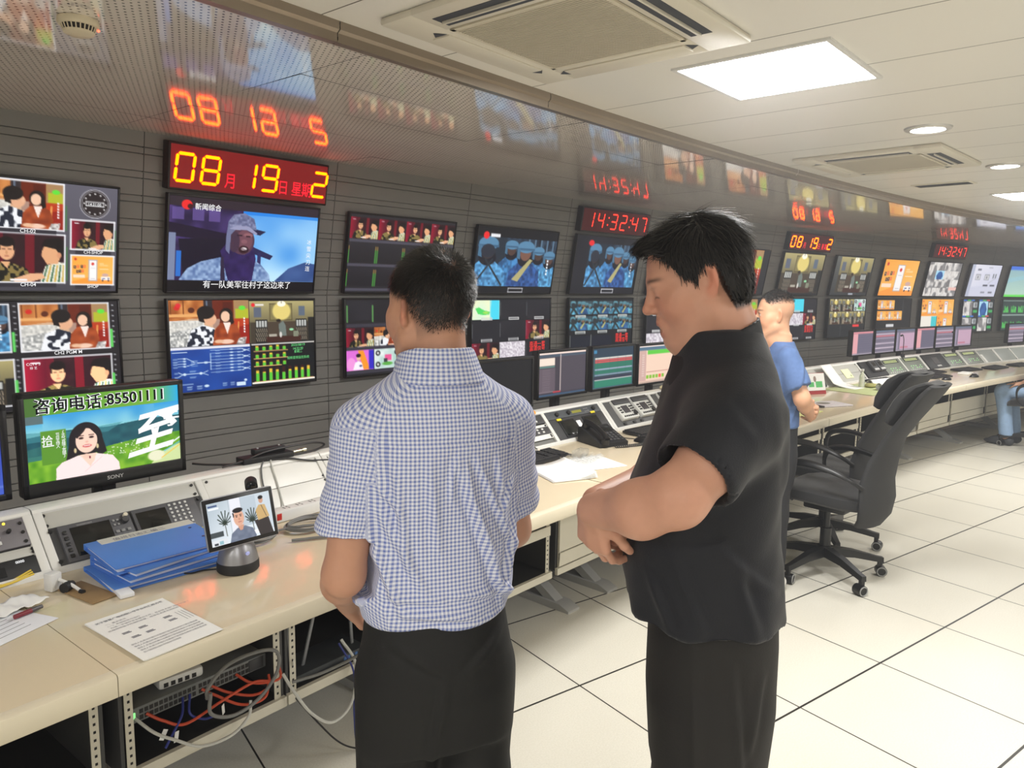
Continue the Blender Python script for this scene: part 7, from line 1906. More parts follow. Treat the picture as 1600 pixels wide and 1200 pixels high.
def strands(name, P, N, mask, n, L, flow, m, parent, seed=1, width=.0008, segs=3, lift=.35, wob=.25, colfn=None):
    """thin ribbons of hair growing out of the masked surface points"""
    r = np.random.default_rng(seed)
    pr = np.clip(mask, 0, None); pr = pr/pr.sum()
    ix = r.choice(len(P), n, p=pr)
    base = P[ix]+r.normal(size=(n, 3))*.0016; nn = N[ix]
    fl = flow(base, nn); fl -= nn*(fl*nn).sum(1)[:, None]; fl /= np.linalg.norm(fl, axis=1)[:, None]+1e-9
    fl += r.normal(size=(n, 3))*wob; LL = (L(base) if callable(L) else L)*r.uniform(.65, 1.2, n)
    lf = lift*r.uniform(.6, 1.4, n)
    side = np.cross(fl, nn); side /= np.linalg.norm(side, axis=1)[:, None]+1e-9
    pts = [base-nn*.001]; cur = base.copy()
    d = fl*(1-lf)[:, None]+nn*lf[:, None]; d /= np.linalg.norm(d, axis=1)[:, None]
    for sgm in range(segs):
        cur = cur+d*(LL/segs)[:, None]; pts.append(cur.copy())
        d = d+fl*.35-nn*(.32*lf)[:, None]; d[:, 2] -= .10*np.minimum(1, LL/.04); d /= np.linalg.norm(d, axis=1)[:, None]
    vs = []; 
    for k, p in enumerate(pts):
        w = width*(1-.75*k/segs)
        vs.append(p-side*w); vs.append(p+side*w)
    VV = np.stack(vs, 1).reshape(-1, 3); b = np.arange(n)*(2*(segs+1)); F = []
    for k in range(segs): F.append(np.stack([b+2*k, b+2*k+1, b+2*k+3, b+2*k+2], -1))
    return mesh_object(name, VV, np.concatenate(F), m, parent)
def hand(f, wrist, d, n, side, curl=(.5, .6, .4), sc=1.0, k=.010, spread=.06, thumb=(.7, .5)):
    """d: where the knuckles lie from the wrist, n: the way the palm faces, side: +1 puts the thumb on d x n, -1 opposite"""
    d = V3(*d); d /= np.linalg.norm(d); n = V3(*n); n -= d*(n @ d); n /= np.linalg.norm(n); l = np.cross(d, n)*side
    w = V3(*wrist)
    def rot(v, ax, a): return v*math.cos(a)+np.cross(ax, v)*math.sin(a)+ax*(ax @ v)*(1-math.cos(a))
    cax = np.cross(d, n)
    for i, (o, L, r) in enumerate(((.030, .92, .0092), (.010, 1.0, .0095), (-.010, .94, .0092), (-.029, .76, .0082))):
        kn = w+d*(.088-.006*abs(i-1))*sc+l*o*sc; b0 = w+d*.012*sc+l*o*.62*sc
        f.cone(b0, kn, .0150*sc, .0118*sc, .014)
        dd = rot(d, n, 0)+l*(o*spread/.03); dd /= np.linalg.norm(dd); p = kn
        for j, (sl, cu) in enumerate(zip((.044, .027, .022), curl)):
            dd = rot(dd, cax, cu*(1+.08*(i-1))); p2 = p+dd*sl*L*sc
            f.cone(p, p2, (r-.0006*j)*sc, (r-.0006*(j+1))*sc, .004); p = p2
    f.cone(w+d*.02*sc, w+d*.075*sc, .016*sc, .014*sc, .014, flat=(n, 1.0))
    tb = w+d*.022*sc+l*.022*sc; t1 = tb+(d*.55+l*.75+n*.35)*.036*sc
    dd = d*(1-thumb[0]*.5)+n*thumb[0]*.6+l*.25; dd /= np.linalg.norm(dd); t2 = t1+dd*.034*sc; dd = dd+n*thumb[1]*.5-l*.2; dd /= np.linalg.norm(dd); t3 = t2+dd*.026*sc
    f.cone(tb, t1, .0145*sc, .0115*sc, .012); f.cone(t1, t2, .0112*sc, .0100*sc, .006); f.cone(t2, t3, .0100*sc, .0082*sc, .004)
def creases(P, N, lines, axis=(0, 2), gate=None):
    """soft fold ridges along segments in a projection plane: (u0, v0, u1, v1, width, height)"""
    u, v = P[:, axis[0]], P[:, axis[1]]; d = np.zeros(len(P))
    for u0, v0, u1, v1, w, h in lines:
        du, dv = u1-u0, v1-v0; t = np.clip(((u-u0)*du+(v-v0)*dv)/(du*du+dv*dv), 0, 1)
        q = np.hypot(u-u0-t*du, v-v0-t*dv); fade = np.sin(PI*np.clip(t*.92+.04, 0, 1))**.6
        sg = np.sign((u-u0)*dv-(v-v0)*du); ww = w*.75
        d += h*fade*(np.exp(-(q/ww)**2)-.55*np.exp(-((q-1.7*ww)/ww)**2)*(sg > 0))
    if gate is not None: d *= gate
    return d
def shoe(f, c, yaw, L=.27, k=.02):
    M = np.array(Matrix.Translation(c) @ Matrix.Rotation(yaw, 4, 'Z'))
    f.ell((0, .03, .030), (.046, L*.5, .030), k, M=M); f.ell((0, -.07, .045), (.038, .055, .045), k, M=M); f.ell((0, .02, .055), (.036, .09, .035), k, M=M)

HAIRB = mat('hair_black', (26, 23, 22), .42, spec=.5)
# ---------------------------------------------------------------- the man in the checked shirt (seen from behind)
def gingham():
    m = bpy.data.materials.new('blue_gingham_cotton'); m.use_nodes = True
    q = NT(m); b = q.n['Principled BSDF']
    uv = q.new('ShaderNodeUVMap'); sp = q.new('ShaderNodeSeparateXYZ'); q.l.new(uv.outputs[0], sp.inputs[0])
    P = .0083
    def st(o):
        f = q.math('FRACT', q.math('ADD', q.math('DIVIDE', o, P), 100)); d = q.math('ABSOLUTE', q.math('SUBTRACT', f, .5)); 
        return q.math('MULTIPLY', q.math('SUBTRACT', .30, d), 9.0)
    def cl(x): return q.math('MINIMUM', q.math('MAXIMUM', x, 0), 1)
    a, c = cl(st(sp.outputs[0])), cl(st(sp.outputs[1]))
    s = q.math('MULTIPLY', q.math('ADD', a, c), .5)
    q.l.new(q.mix(s, srgb((232, 234, 244)), srgb((112, 128, 190))), b.inputs['Base Color'])
    b.inputs['Roughness'].default_value = .8; b.inputs['Specular IOR Level'].default_value = .2; b.inputs['Sheen Weight'].default_value = .1
    nz = q.new('ShaderNodeTexNoise'); nz.inputs['Scale'].default_value = 26; nz.inputs['Detail'].default_value = 3; tc = q.new('ShaderNodeTexCoord'); q.l.new(tc.outputs['Object'], nz.inputs['Vector'])
    bp = q.new('ShaderNodeBump'); bp.inputs['Strength'].default_value = .22; bp.inputs['Distance'].default_value = .006; q.l.new(nz.outputs['Fac'], bp.inputs['Height']); q.l.new(bp.outputs[0], b.inputs['Normal'])
    return m
def shirt_uv(P, torso, sleeves, R=.165):
    th = np.arctan2(np.abs(P[:, 0]), -P[:, 1]+.02); u = np.sign(P[:, 0])*np.where(P[:, 1] < .02, np.minimum(np.abs(P[:, 0]), .13)+np.maximum(0, th-np.arctan2(.13, .115))*R, .13+np.maximum(0, th-.846)*R); v = P[:, 2]-.55*np.clip(P[:, 1]+.09, 0, .1); uv = np.stack([u, v], -1)
    for a, b, r, dmask in sleeves:
        a, b = V3(*a), V3(*b); ax = (b-a)/np.linalg.norm(b-a); rel_ = P-a; t = rel_ @ ax; e1 = np.cross(ax, (0, 1, 0)); e1 /= np.linalg.norm(e1); e2 = np.cross(ax, e1)
        ang = np.arctan2(rel_ @ e1, rel_ @ e2)
        uv[dmask] = np.stack([ang*r*1.1, t], -1)[dmask]
    return uv
def seg_dist(P, a, b):
    a, b = V3(*a), V3(*b); ba = b-a; t = np.clip(((P-a) @ ba)/(ba @ ba), 0, 1); return np.linalg.norm(P-a-t[:, None]*ba, axis=1), t

def man_checked():
    t = thing('person', 'man in a blue and white checked short sleeved shirt, standing with his back turned', 'person', (.792, 1.362, 0), -.24)
    HM = headM((-.008, .012, 1.538), yaw=.36, pitch=-.06)
    f = Field(); build_head(f, HM, .35)
    SL, SR = (-.135, -.005, 1.27), (.135, -.005, 1.27)
    EL, ER = (-.205, -.025, .995), (.196, .035, 1.03); WL, WR = (-.165, .150, .855), (.12, .20, .90)
    f.loft([(.92, 0, .02, .10, .06), (1.1, 0, .01, .11, .07), (1.26, 0, -.005, .10, .06), (1.36, 0, -.005, .06, .05), (1.42, 0, 0, .05, .05)], .03)
    f.chain([SL, (-.18, -.02, 1.14), EL], [.046, .047, .042], .02); f.chain([SR, (.178, .01, 1.15), ER], [.046, .047, .042], .02)
    f.chain([EL, (-.197, .045, .950), WL], [.043, .043, .029], .02); f.chain([ER, (.18, .11, .985), WR], [.043, .042, .028], .02)
    hand(f, WL, (.40, .70, -.55), (.85, -.25, .2), 1, (.45, .5, .4)); hand(f, WR, (-.65, .45, -.35), (-.3, -.5, -.7), -1, (.5, .6, .4))
    for sx in (-1, 1): f.chain([(sx*.075, .02, .92), (sx*.085, .0, .50), (sx*.09, -.02, .09)], [.05, .05, .042], .02); f.cone((sx*.09, -.02, .07), (sx*.09, .10, .05), .035, .03)
    hl = headM((0, 0, 0))
    P, F = f.mesh(.0065, [((-.10, -.11, 1.40), (.10, .125, 1.68), .0031)])
    def hairline(H):
        x, y, z = H.T
        th = np.abs(np.arctan2(x, -y))
        base = np.where(th < 1.1, -.056+.010*np.cos(th*2.2), np.interp(th, [1.1, 1.45, 1.75, 2.2, 2.6, 3.1], [-.052, .020, .026, .040, .085, .100]))
        h = np.clip((z-base)/.022, 0, 1)
        crown = np.exp(-((x-.012)**2+(y+.052)**2)/.0011)*(z > .08)
        return h*(.93-.42*crown)
    def fade(H):
        x, y, z = H.T; return np.clip((z+.058-1.9*np.clip(np.abs(x)-.045, 0, 1))/.05, .0, 1)
    hm = hairline(tl(HM, P)); fd = fade(tl(HM, P))
    col = skin_colors(P, HM, (196, 146, 120), lambda H: hairline(H)*(.42+.55*fade(H)), hair=(34, 30, 29), stub=(36, 31, 30))
    mesh_object('body', P, F, SKIN, t, col)
    N = vnormals(P, F); H = tl(HM, P)
    crown = np.exp(-((H[:, 0]-.012)**2+(H[:, 1]+.052)**2)/.0012)*(H[:, 2] > .08)
    mask = hm*(H[:, 2] > -.06)*(.10+.9*fd)*(1-.72*crown)*(np.abs(H[:, 0]) < .095)*((H[:, 1] < .02) | (H[:, 2] > .03))
    mask *= (np.abs(H[:, 0]) < .084)*np.clip((H[:, 2]+.050-1.9*np.clip(np.abs(H[:, 0])-.045, 0, 1))/.02, 0, 1)
    Mi = HM[:3, :3]
    def flow(b, nn):
        h = tl(HM, b); up = np.clip((h[:, 2]-.06)/.05, 0, 1); w = np.stack([h[:, 0]*2.0+.02*np.sin(h[:, 1]*50), .12*up-.0*h[:, 1], -.12*(1-up)-.03], -1); return w @ Mi.T
    strands('hair', P, N, mask, 24000, lambda b: .006+.010*np.clip((tl(HM, b)[:, 2]-.0)/.09, 0, 1), flow, HAIRB, t, 3, .0006, 2, .38, .22)
    # shirt
    f = Field()
    secs = [(.88, .0, .005, .160, .128), (.93, 0, .005, .172, .138), (1.0, 0, .005, .172, .136), (1.10, 0, 0, .170, .128), (1.20, 0, -.008, .172, .124), (1.27, 0, -.014, .176, .120), (1.31, 0, -.016, .174, .112), (1.345, 0, -.018, .160, .102), (1.375, 0, -.018, .124, .092), (1.405, 0, -.018, .088, .084), (1.44, 0, -.016, .072, .075)]
    f.loft(secs, .03, e=2.3, z0=.888, z1=1.425)
    sl = [((-.158, -.010, 1.290), (-.210, -.026, 1.0), .060, .065), ((.158, -.010, 1.290), (.202, .036, 1.03), .060, .065)]
    for a, b, r0, r1 in sl: f.cone(a, b, r0, r1, .04)
    for sx in (-1, 1): f.cone((sx*.085, -.014, 1.352), (sx*.152, -.010, 1.298), .050, .056, .05)
    def cut(X, Y, Z):
        o = np.full(np.broadcast_shapes(X.shape, Y.shape, Z.shape), -1.0)
        for a, b, r0, r1 in sl:
            a, b = V3(*a), V3(*b); ax = (b-a)/np.linalg.norm(b-a); e = a+ax*.212
            d = (X-e[0])*ax[0]+(Y-e[1])*ax[1]+(Z-e[2])*ax[2]
            near = np.sqrt((X-e[0])**2+(Y-e[1])**2+(Z-e[2])**2) < .14
            outer = (np.abs(X) > .150)
            o = np.maximum(o, np.where(near & outer, d, -1))
        return o
    for a, b, r0, r1 in sl:                                                      # hollow sleeve ends
        a, b = V3(*a), V3(*b); ax = (b-a)/np.linalg.norm(b-a); f.cone(a+ax*.185, a+ax*.30, .050, .062, .006, 's')
    P, F = f.mesh(.0048, cut=cut, smooth=2)
    dl, tL = seg_dist(P, sl[0][0], sl[0][1]); dr, tR = seg_dist(P, sl[1][0], sl[1][1])
    mL = (dl < .085) & (P[:, 0] < -.150-.018*(P[:, 2] < 1.2)) & (P[:, 2] < 1.31); mR = (dr < .085) & (P[:, 0] > .150+.018*(P[:, 2] < 1.2)) & (P[:, 2] < 1.31)
    uv = shirt_uv(P, None, [(sl[0][0], sl[0][1], .064, mL), (sl[1][0], sl[1][1], .064, mR)])
    N = vnormals(P, F); back = np.clip(-(P[:, 1])/.05, 0, 1)*(~mL)*(~mR)
    folds = [(.01, 1.25, .12, .94, .013, .012), (.05, 1.25, .155, 1.02, .010, .008), (-.05, 1.25, -.03, 1.06, .014, .007), (-.115, 1.24, -.09, 1.03, .012, .009), (-.15, 1.16, -.06, .98, .014, .009), (-.165, 1.10, -.10, .93, .012, .010), (.165, 1.15, .12, .92, .012, .009), (.10, 1.25, .12, 1.12, .010, .007),
             (-.10, .93, .06, .91, .012, .008), (0, .965, .14, .945, .012, .008), (-.14, .97, -.02, .955, .012, .007), (-.02, .89, .13, .90, .012, .008), (.0, 1.25, -.005, 1.17, .008, .006), (.025, 1.25, .04, 1.18, .007, .005), (.09, .99, .155, .92, .010, .010), (-.145, 1.20, -.10, 1.14, .010, .008), (.145, 1.19, .11, 1.13, .010, .008)]
    P_ = P.copy(); P_[:, 2] = (P[:, 2]-.87)*1.02+.87+.045*np.clip((1.2-P[:, 2])/.3, 0, 1)*0
    dsp = creases(P_, N, folds, gate=back)
    dsp += -.0035*np.exp(-((P[:, 2]-(1.285-.6*P[:, 0]**2))/.004)**2)*back*(np.abs(P[:, 0]) < .16)          # yoke seam
    dsp += .004*noise3(P, 26, 2)*np.clip((1.30-P[:, 2])/.2, .15, 1)
    for m_, tt in ((mL, tL), (mR, tR)): dsp += m_*(.004*np.sin(tt*30+P[:, 1]*40)*np.clip(tt, 0, 1)+.0025*(tt > .90))
    P2 = P+N*(1.2*dsp)[:, None]
    mesh_object('shirt', lap(P2, F, .2), F, gingham(), t, uv=uv)
    # collar
    f = Field()
    f.loft([(1.375, 0, -.020, .112, .104), (1.405, 0, -.018, .097, .096), (1.47, -.004, -.016, .0755, .0785)], .008, e=2.1)
    f.loft([(1.35, 0, -.018, .070, .074), (1.42, 0, -.016, .070, .074), (1.50, -.004, -.014, .0685, .071)], .002, 's', e=2.1)
    P, F = f.mesh(.0042, cut=lambda X, Y, Z: np.maximum(Z-(1.452-.26*np.clip(Y, -.09, .09)), (1.396-.30*np.clip(Y+.06, 0, .2))-Z), smooth=2)
    uv = np.stack([np.arctan2(P[:, 0], -P[:, 1])*.085, P[:, 2]*1.0], -1)
    mesh_object('collar', P, F, bpy.data.materials['blue_gingham_cotton'], t, uv=uv)
    # trousers
    f = Field()
    f.loft([(.60, 0, -.005, .160, .120), (.72, 0, -.012, .166, .132), (.82, 0, -.01, .166, .132), (.92, 0, .0, .154, .120), (.955, 0, 0, .150, .118)], .03, e=2.4)
    for sx in (-1, 1): f.chain([(sx*.085, -.005, .74), (sx*.092, .0, .45), (sx*.095, -.01, .05)], [.098, .084, .074], .03)
    P, F = f.mesh(.0075, cut=lambda X, Y, Z: np.maximum(.035-Z, Z-.95), smooth=2)
    N = vnormals(P, F); P = P+N*(.004*noise3(P, 18, 5)+creases(P, N, [(-.12, .86, -.02, .80, .012, .006), (.12, .86, .02, .79, .012, .006), (-.02, .79, -.05, .55, .014, .006)], gate=(P[:, 1] < 0)*1.0))[:, None]
    mesh_object('trousers', P, F, mat('black_trousers', (9, 9, 10), .75, bump=(300, .2)), t)
    f = Field()
    for sx in (-1, 1): shoe(f, (sx*.095, .02, 0), -sx*.12)
    P, F = f.mesh(.007, cut=lambda X, Y, Z: .001-Z); mesh_object('shoes', P, F, mat('black_leather', (20, 19, 19), .35), t)
    return t

# ---------------------------------------------------------------- the man in black (profile, hands folded in front)
def man_black():
    t = thing('person', 'heavy man in a black short sleeved polo shirt, seen in profile with hands folded', 'person', (1.228, .952, 0), .80)
    HM = headM((.0, .060, 1.606), yaw=.04, pitch=-.34)
    f = Field(); build_head(f, HM, 1.0, True)
    f.loft([(.95, 0, .02, .11, .09), (1.1, 0, .03, .12, .10), (1.28, 0, .0, .12, .08), (1.40, 0, -.005, .08, .06), (1.46, 0, .01, .06, .06)], .03)
    f.cone((0, .018, 1.43), (0, .050, 1.55), .064, .060, .03)
    SL, EL, WL = (-.165, .0, 1.355), (-.278, .105, 1.240), (-.155, .250, 1.172)
    SR, ER, WR = (.165, -.005, 1.33), (.290, .050, 1.180), (.060, .250, 1.125)
    f.chain([SL, (-.235, .05, 1.295), EL], [.050, .053, .049], .02); f.chain([EL, (-.242, .165, 1.205), WL], [.050, .050, .033], .025)
    f.chain([SR, (.235, .025, 1.25), ER], [.050, .056, .052], .02); f.chain([ER, (.235, .12, 1.13), WR], [.053, .052, .033], .025)
    hand(f, (-.153, .254, 1.168), (.34, -.06, -.84), (.75, -.60, .10), 1, (.45, .55, .35), .98, thumb=(.5, .4)); hand(f, (.055, .246, 1.118), (-.85, -.04, -.18), (-.1, -.80, .1), 1, (.30, .45, .4), 1.0)
    for sx in (-1, 1): f.chain([(sx*.08, .02, .92), (sx*.09, .0, .50), (sx*.10, -.02, .09)], [.055, .055, .045], .02); f.cone((sx*.10, -.02, .07), (sx*.10, .10, .05), .036, .03)
    P, F = f.mesh(.0065, [((-.10, -.05, 1.46), (.10, .20, 1.74), .0028), ((-.21, .13, .97), (.13, .32, 1.19), .0036)])
    def hairline(H):
        x, y, z = H.T; th = np.abs(np.arctan2(x, -y))
        base = np.interp(th, [0, .9, 1.05, 1.18, 1.60, 1.72, 1.95, 2.2, 2.5, 3.1], [-.075, -.073, -.040, .034, .036, -.004, .022, .066, .096, .102])
        return np.clip((z-base)/.010, 0, 1)
    col = skin_colors(P, HM, (204, 152, 128), lambda H: hairline(H)*.85, hair=(30, 27, 26), eyes='down', lips=(168, 96, 86))
    mesh_object('body', P, F, SKIN, t, col)
    # hair: cap and strands
    f = Field(); e = f.ell
    e((0, -.018, .046), (.082, .0965, .0925), .02, M=HM); e((0, .040, .068), (.073, .060, .055), .02, M=HM); e((0, -.058, -.010), (.071, .048, .062), .02, M=HM)
    for sx in (-1, 1): e((sx*.064, .034, .034), (.018, .032, .042), .015, M=HM); e((sx*.066, -.050, -.005), (.014, .030, .05), .015, M=HM)
    P, F = f.mesh(.0045, smooth=2); H = tl(HM, P); 
    N = vnormals(P, F)
    P = P+N*(.0035*noise3(P, 95, 8)+.003*np.sin(np.arctan2(H[:, 0], H[:, 1])*22+H[:, 2]*60))[:, None]
    hm = hairline(H); keep = hm > .5
    fm = keep[F].any(1)
    used = np.unique(F[fm]); remap = np.full(len(P), -1); remap[used] = np.arange(len(used))
    HC = mat('hair_black_soft', (27, 24, 23), .5, spec=.3)
    cap = mesh_object('hair', P[used], remap[F[fm]], HC, t)
    Mi = HM[:3, :3]
    def flow(b, nn):
        h = tl(HM, b); x, y, z = h.T
        top = np.clip((z-.075)/.05, 0, 1)
        w = np.stack([x*4+.10*np.sin(y*60), np.where(y > -.03, .55*top+.05, -.25)+.0*x, -(1-top)*.9-.05], -1)
        return w @ Mi.T
    strands('hair_strands', P, N, hm*1.0, 9000, lambda b: (.018+.028*np.clip((tl(HM, b)[:, 2])/.10, 0, 1))*(1-.5*np.clip((tl(HM, b)[:, 1]-.02)/.05, 0, 1)), flow, HC, cap, 5, .0011, 4, .13, .20)
    # fringe sweeping off the forehead
    fr = np.exp(-((H[:, 1]-.085)/.022)**2)*np.exp(-((H[:, 2]-.100)/.028)**2)
    strands('fringe', P, N, fr*(hm > .2), 1300, .032, lambda b, nn: (np.stack([tl(HM, b)[:, 0]*3-.15, np.full(len(b), 1.0), np.full(len(b), .35)], -1)) @ Mi.T, HC, cap, 6, .0011, 4, .42, .18)
    # polo shirt
    f = Field()
    secs = [(.93, 0, .015, .198, .156), (1.0, 0, .024, .196, .160), (1.10, 0, .036, .190, .160), (1.20, 0, .030, .190, .150), (1.30, 0, .010, .188, .136), (1.38, 0, .002, .172, .116), (1.44, 0, .004, .132, .098), (1.49, 0, .008, .094, .086), (1.53, 0, .016, .078, .074)]
    f.loft(secs, .03, e=2.35, z0=.938, z1=1.515)
    sl = [((-.160, .0, 1.358), (-.286, .110, 1.232), .076, .076), ((.160, -.004, 1.345), (.292, .060, 1.165), .078, .080)]
    for a, b, r0, r1 in sl: f.cone(a, b, r0, r1, .05)
    for sx in (-1, 1): f.cone((sx*.090, -.012, 1.425), (sx*.158, -.004, 1.355), .062, .074, .05)
    def cut(X, Y, Z):
        o = np.full(np.broadcast_shapes(X.shape, Y.shape, Z.shape), -1.0)
        for a, b, r0, r1 in sl:
            a, b = V3(*a), V3(*b); ax = (b-a)/np.linalg.norm(b-a); e_ = a+ax*.145
            d = (X-e_[0])*ax[0]+(Y-e_[1])*ax[1]+(Z-e_[2])*ax[2]
            near = np.sqrt((X-e_[0])**2+(Y-e_[1])**2+(Z-e_[2])**2) < .16
            o = np.maximum(o, np.where(near & (np.abs(X) > .185), d, -1))
        return o
    for a, b, r0, r1 in sl:
        a, b = V3(*a), V3(*b); ax = (b-a)/np.linalg.norm(b-a); f.cone(a+ax*.118, a+ax*.26, .066, .078, .006, 's')
    P, F = f.mesh(.0055, cut=cut, smooth=2); N = vnormals(P, F)
    left = np.clip((-P[:, 0]-.05)/.05, 0, 1)
    dsp = .75*creases(P, N, [(-.095, 1.38, -.125, 1.12, .014, .010), (-.125, 1.10, -.135, .97, .014, .010), (-.055, 1.40, -.085, 1.26, .016, .004), (.02, 1.12, -.10, 1.02, .014, .008), (.10, 1.10, .04, .96, .014, .009), (.14, 1.05, .10, .95, .012, .009), (-.02, 1.08, -.06, .95, .014, .008), (.03, 1.40, -.02, 1.34, .012, .003)], axis=(1, 2), gate=left)
    dsp += .0038*noise3(P, 24, 11)+.0018*noise3(P, 60, 12)
    dsp += np.clip((1.03-P[:, 2])/.1, 0, 1)*.006*np.sin(np.arctan2(P[:, 0], P[:, 1])*9)
    mesh_object('polo_shirt', P+N*dsp[:, None], F, mat('black_knit', (21, 23, 31), .68, spec=.35, bump=(320, .3), sheen=.10), t)
    f = Field()
    f.loft([(1.40, 0, .004, .132, .112), (1.47, 0, .010, .100, .092), (1.55, 0, .020, .082, .080)], .01, e=2.1)
    f.loft([(1.36, 0, .006, .080, .078), (1.47, 0, .014, .079, .077), (1.58, 0, .022, .076, .075)], .002, 's', e=2.1)
    P, F = f.mesh(.0045, cut=lambda X, Y, Z: np.maximum(Z-(1.512-.50*np.clip(Y-.0, -.07, .12)), (1.432-.46*np.clip(Y, -.07, .12))-Z), smooth=2)
    mesh_object('collar', P, F, mat('black_knit_collar', (18, 19, 25), .7, bump=(320, .3)), t)
    f = Field()
    f.loft([(.60, 0, .0, .165, .120), (.75, 0, 0, .172, .130), (.88, 0, .0, .172, .130), (.99, 0, .0, .165, .125)], .03, e=2.4)
    for sx in (-1, 1): f.chain([(sx*.09, 0, .74), (sx*.098, .0, .45), (sx*.10, -.01, .05)], [.108, .100, .090], .03)
    P, F = f.mesh(.0075, cut=lambda X, Y, Z: np.maximum(.03-Z, Z-.985), smooth=2); N = vnormals(P, F)
    P = P+N*(.005*noise3(P, 16, 15)+creases(P, N, [(-.02, .88, -.05, .62, .012, .008), (-.08, .86, -.055, .70, .012, .006), (.05, .9, .03, .5, .014, .006)], axis=(1, 2), gate=(P[:, 0] < 0)*1.0))[:, None]
    mesh_object('trousers', P, F, mat('charcoal_trousers', (30, 28, 27), .8, bump=(260, .3)), t)
    f = Field()
    for sx in (-1, 1): shoe(f, (sx*.10, .02, 0), -sx*.12)
    P, F = f.mesh(.007, cut=lambda X, Y, Z: .001-Z); mesh_object('shoes', P, F, mat('black_leather'), t)
    return t

# ---------------------------------------------------------------- the man in the blue T-shirt (hands behind his back)
def man_blue():
    t = thing('person', 'man in a blue T-shirt with cropped hair, hands clasped behind his back at the desk', 'person', (3.405, 2.292, 0), .86); t.scale = (.90, .90, 1)
    HM = headM((0, .040, 1.458), yaw=-.10, pitch=-.05, scale=1)
    f = Field(); build_head(f, HM, .5)
    f.loft([(.90, 0, 0, .10, .07), (1.05, 0, .0, .11, .08), (1.22, 0, -.01, .11, .07), (1.30, 0, -.01, .08, .055), (1.36, 0, 0, .055, .055)], .03)
    SL, EL, WL = (-.15, -.01, 1.255), (-.215, -.080, 1.055), (-.085, -.165, .965)
    SR, ER, WR = (.15, -.01, 1.255), (.215, -.080, 1.055), (.03, -.178, .975)
    for S_, E_, W_ in ((SL, EL, WL), (SR, ER, WR)): f.chain([S_, E_], [.047, .043], .02); f.chain([E_, tuple((np.array(E_)*.6+np.array(W_)*.4)), W_], [.043, .042, .028], .02)
    hand(f, WL, (.65, -.42, -.25), (-.1, .6, .3), 1, (.9, 1.0, .6), .98); hand(f, WR, (-.75, -.42, -.15), (.0, .7, .1), -1, (.9, 1.0, .6), .98)
    for sx in (-1, 1): f.chain([(sx*.08, 0, .90), (sx*.09, .0, .46), (sx*.09, -.02, .09)], [.05, .05, .042], .02); f.cone((sx*.09, -.02, .07), (sx*.09, .10, .05), .035, .03)
    P, F = f.mesh(.0075, [((-.10, -.08, 1.32), (.10, .16, 1.59), .0042), ((-.14, -.27, .88), (.12, -.12, 1.02), .0045)])
    def hairline(H):
        x, y, z = H.T; th = np.abs(np.arctan2(x, -y))
        base = np.interp(th, [0, 1.0, 1.35, 1.6, 2.0, 2.5, 3.1], [-.055, -.050, .010, .020, .045, .085, .092]); return np.clip((z-base)/.02, 0, 1)
    def dark(H): return np.clip((H[:, 2]-.062)/.030, 0, 1)
    col = skin_colors(P, HM, (214, 164, 132), lambda H: hairline(H)*(.18+.75*dark(H)), hair=(32, 28, 27), stub=(44, 38, 35))
    mesh_object('body', P, F, SKIN, t, col); N = vnormals(P, F); H = tl(HM, P)
    strands('hair', P, N, hairline(H)*dark(H)*(np.abs(H[:, 0]) < .085), 4500, .012, lambda b, nn: np.stack([np.zeros(len(b)), np.full(len(b), .5), np.full(len(b), .3)], -1) @ HM[:3, :3].T, HAIRB, t, 8, .0011, 2, .6, .3)
    f = Field()
    f.loft([(.88, 0, .005, .172, .128), (1.0, 0, .008, .172, .130), (1.12, 0, .0, .175, .126), (1.20, 0, -.01, .175, .115), (1.255, 0, -.012, .160, .098), (1.30, 0, -.01, .115, .080), (1.34, 0, -.004, .076, .070)], .03, e=2.3, z0=.89, z1=1.332)
    sl = [((-.15, -.01, 1.25), (-.226, -.080, 1.06), .066, .072), ((.15, -.01, 1.25), (.226, -.080, 1.06), .066, .072)]
    for a, b, r0, r1 in sl: f.cone(a, b, r0, r1, .045)
    def cut(X, Y, Z):
        o = np.full(np.broadcast_shapes(X.shape, Y.shape, Z.shape), -1.0)
        for a, b, r0, r1 in sl:
            a, b = V3(*a), V3(*b); ax = (b-a)/np.linalg.norm(b-a); e_ = a+ax*.165
            d = (X-e_[0])*ax[0]+(Y-e_[1])*ax[1]+(Z-e_[2])*ax[2]; near = np.sqrt((X-e_[0])**2+(Y-e_[1])**2+(Z-e_[2])**2) < .13
            o = np.maximum(o, np.where(near & (np.abs(X) > .172), d, -1))
        return o
    P, F = f.mesh(.0065, cut=cut, smooth=2); N = vnormals(P, F)
    P = P+N*(.004*noise3(P, 26, 21)+creases(P, N, [(-.08, 1.25, -.02, 1.0, .014, .008), (.06, 1.2, .02, .95, .014, .008), (-.1, 1.1, -.04, .92, .014, .008)], axis=(1, 2)))[:, None]
    mesh_object('t_shirt', P, F, mat('blue_jersey', (84, 110, 156), .8, var=(55, .18), bump=(300, .2)), t)
    f = Field()
    f.loft([(.58, 0, 0, .16, .115), (.75, 0, 0, .168, .125), (.93, 0, 0, .158, .115)], .03, e=2.4)
    for sx in (-1, 1): f.chain([(sx*.085, 0, .72), (sx*.09, .0, .42), (sx*.092, -.01, .06)], [.098, .084, .074], .03)
    P, F = f.mesh(.009, cut=lambda X, Y, Z: np.maximum(.05-Z, Z-.92), smooth=2); N = vnormals(P, F)
    mesh_object('trousers', P+N*(.005*noise3(P, 18, 25))[:, None], F, mat('dark_grey_trousers', (34, 34, 38), .8, bump=(260, .3)), t)
    f = Field()
    for sx in (-1, 1): shoe(f, (sx*.092, .02, 0), -sx*.12)
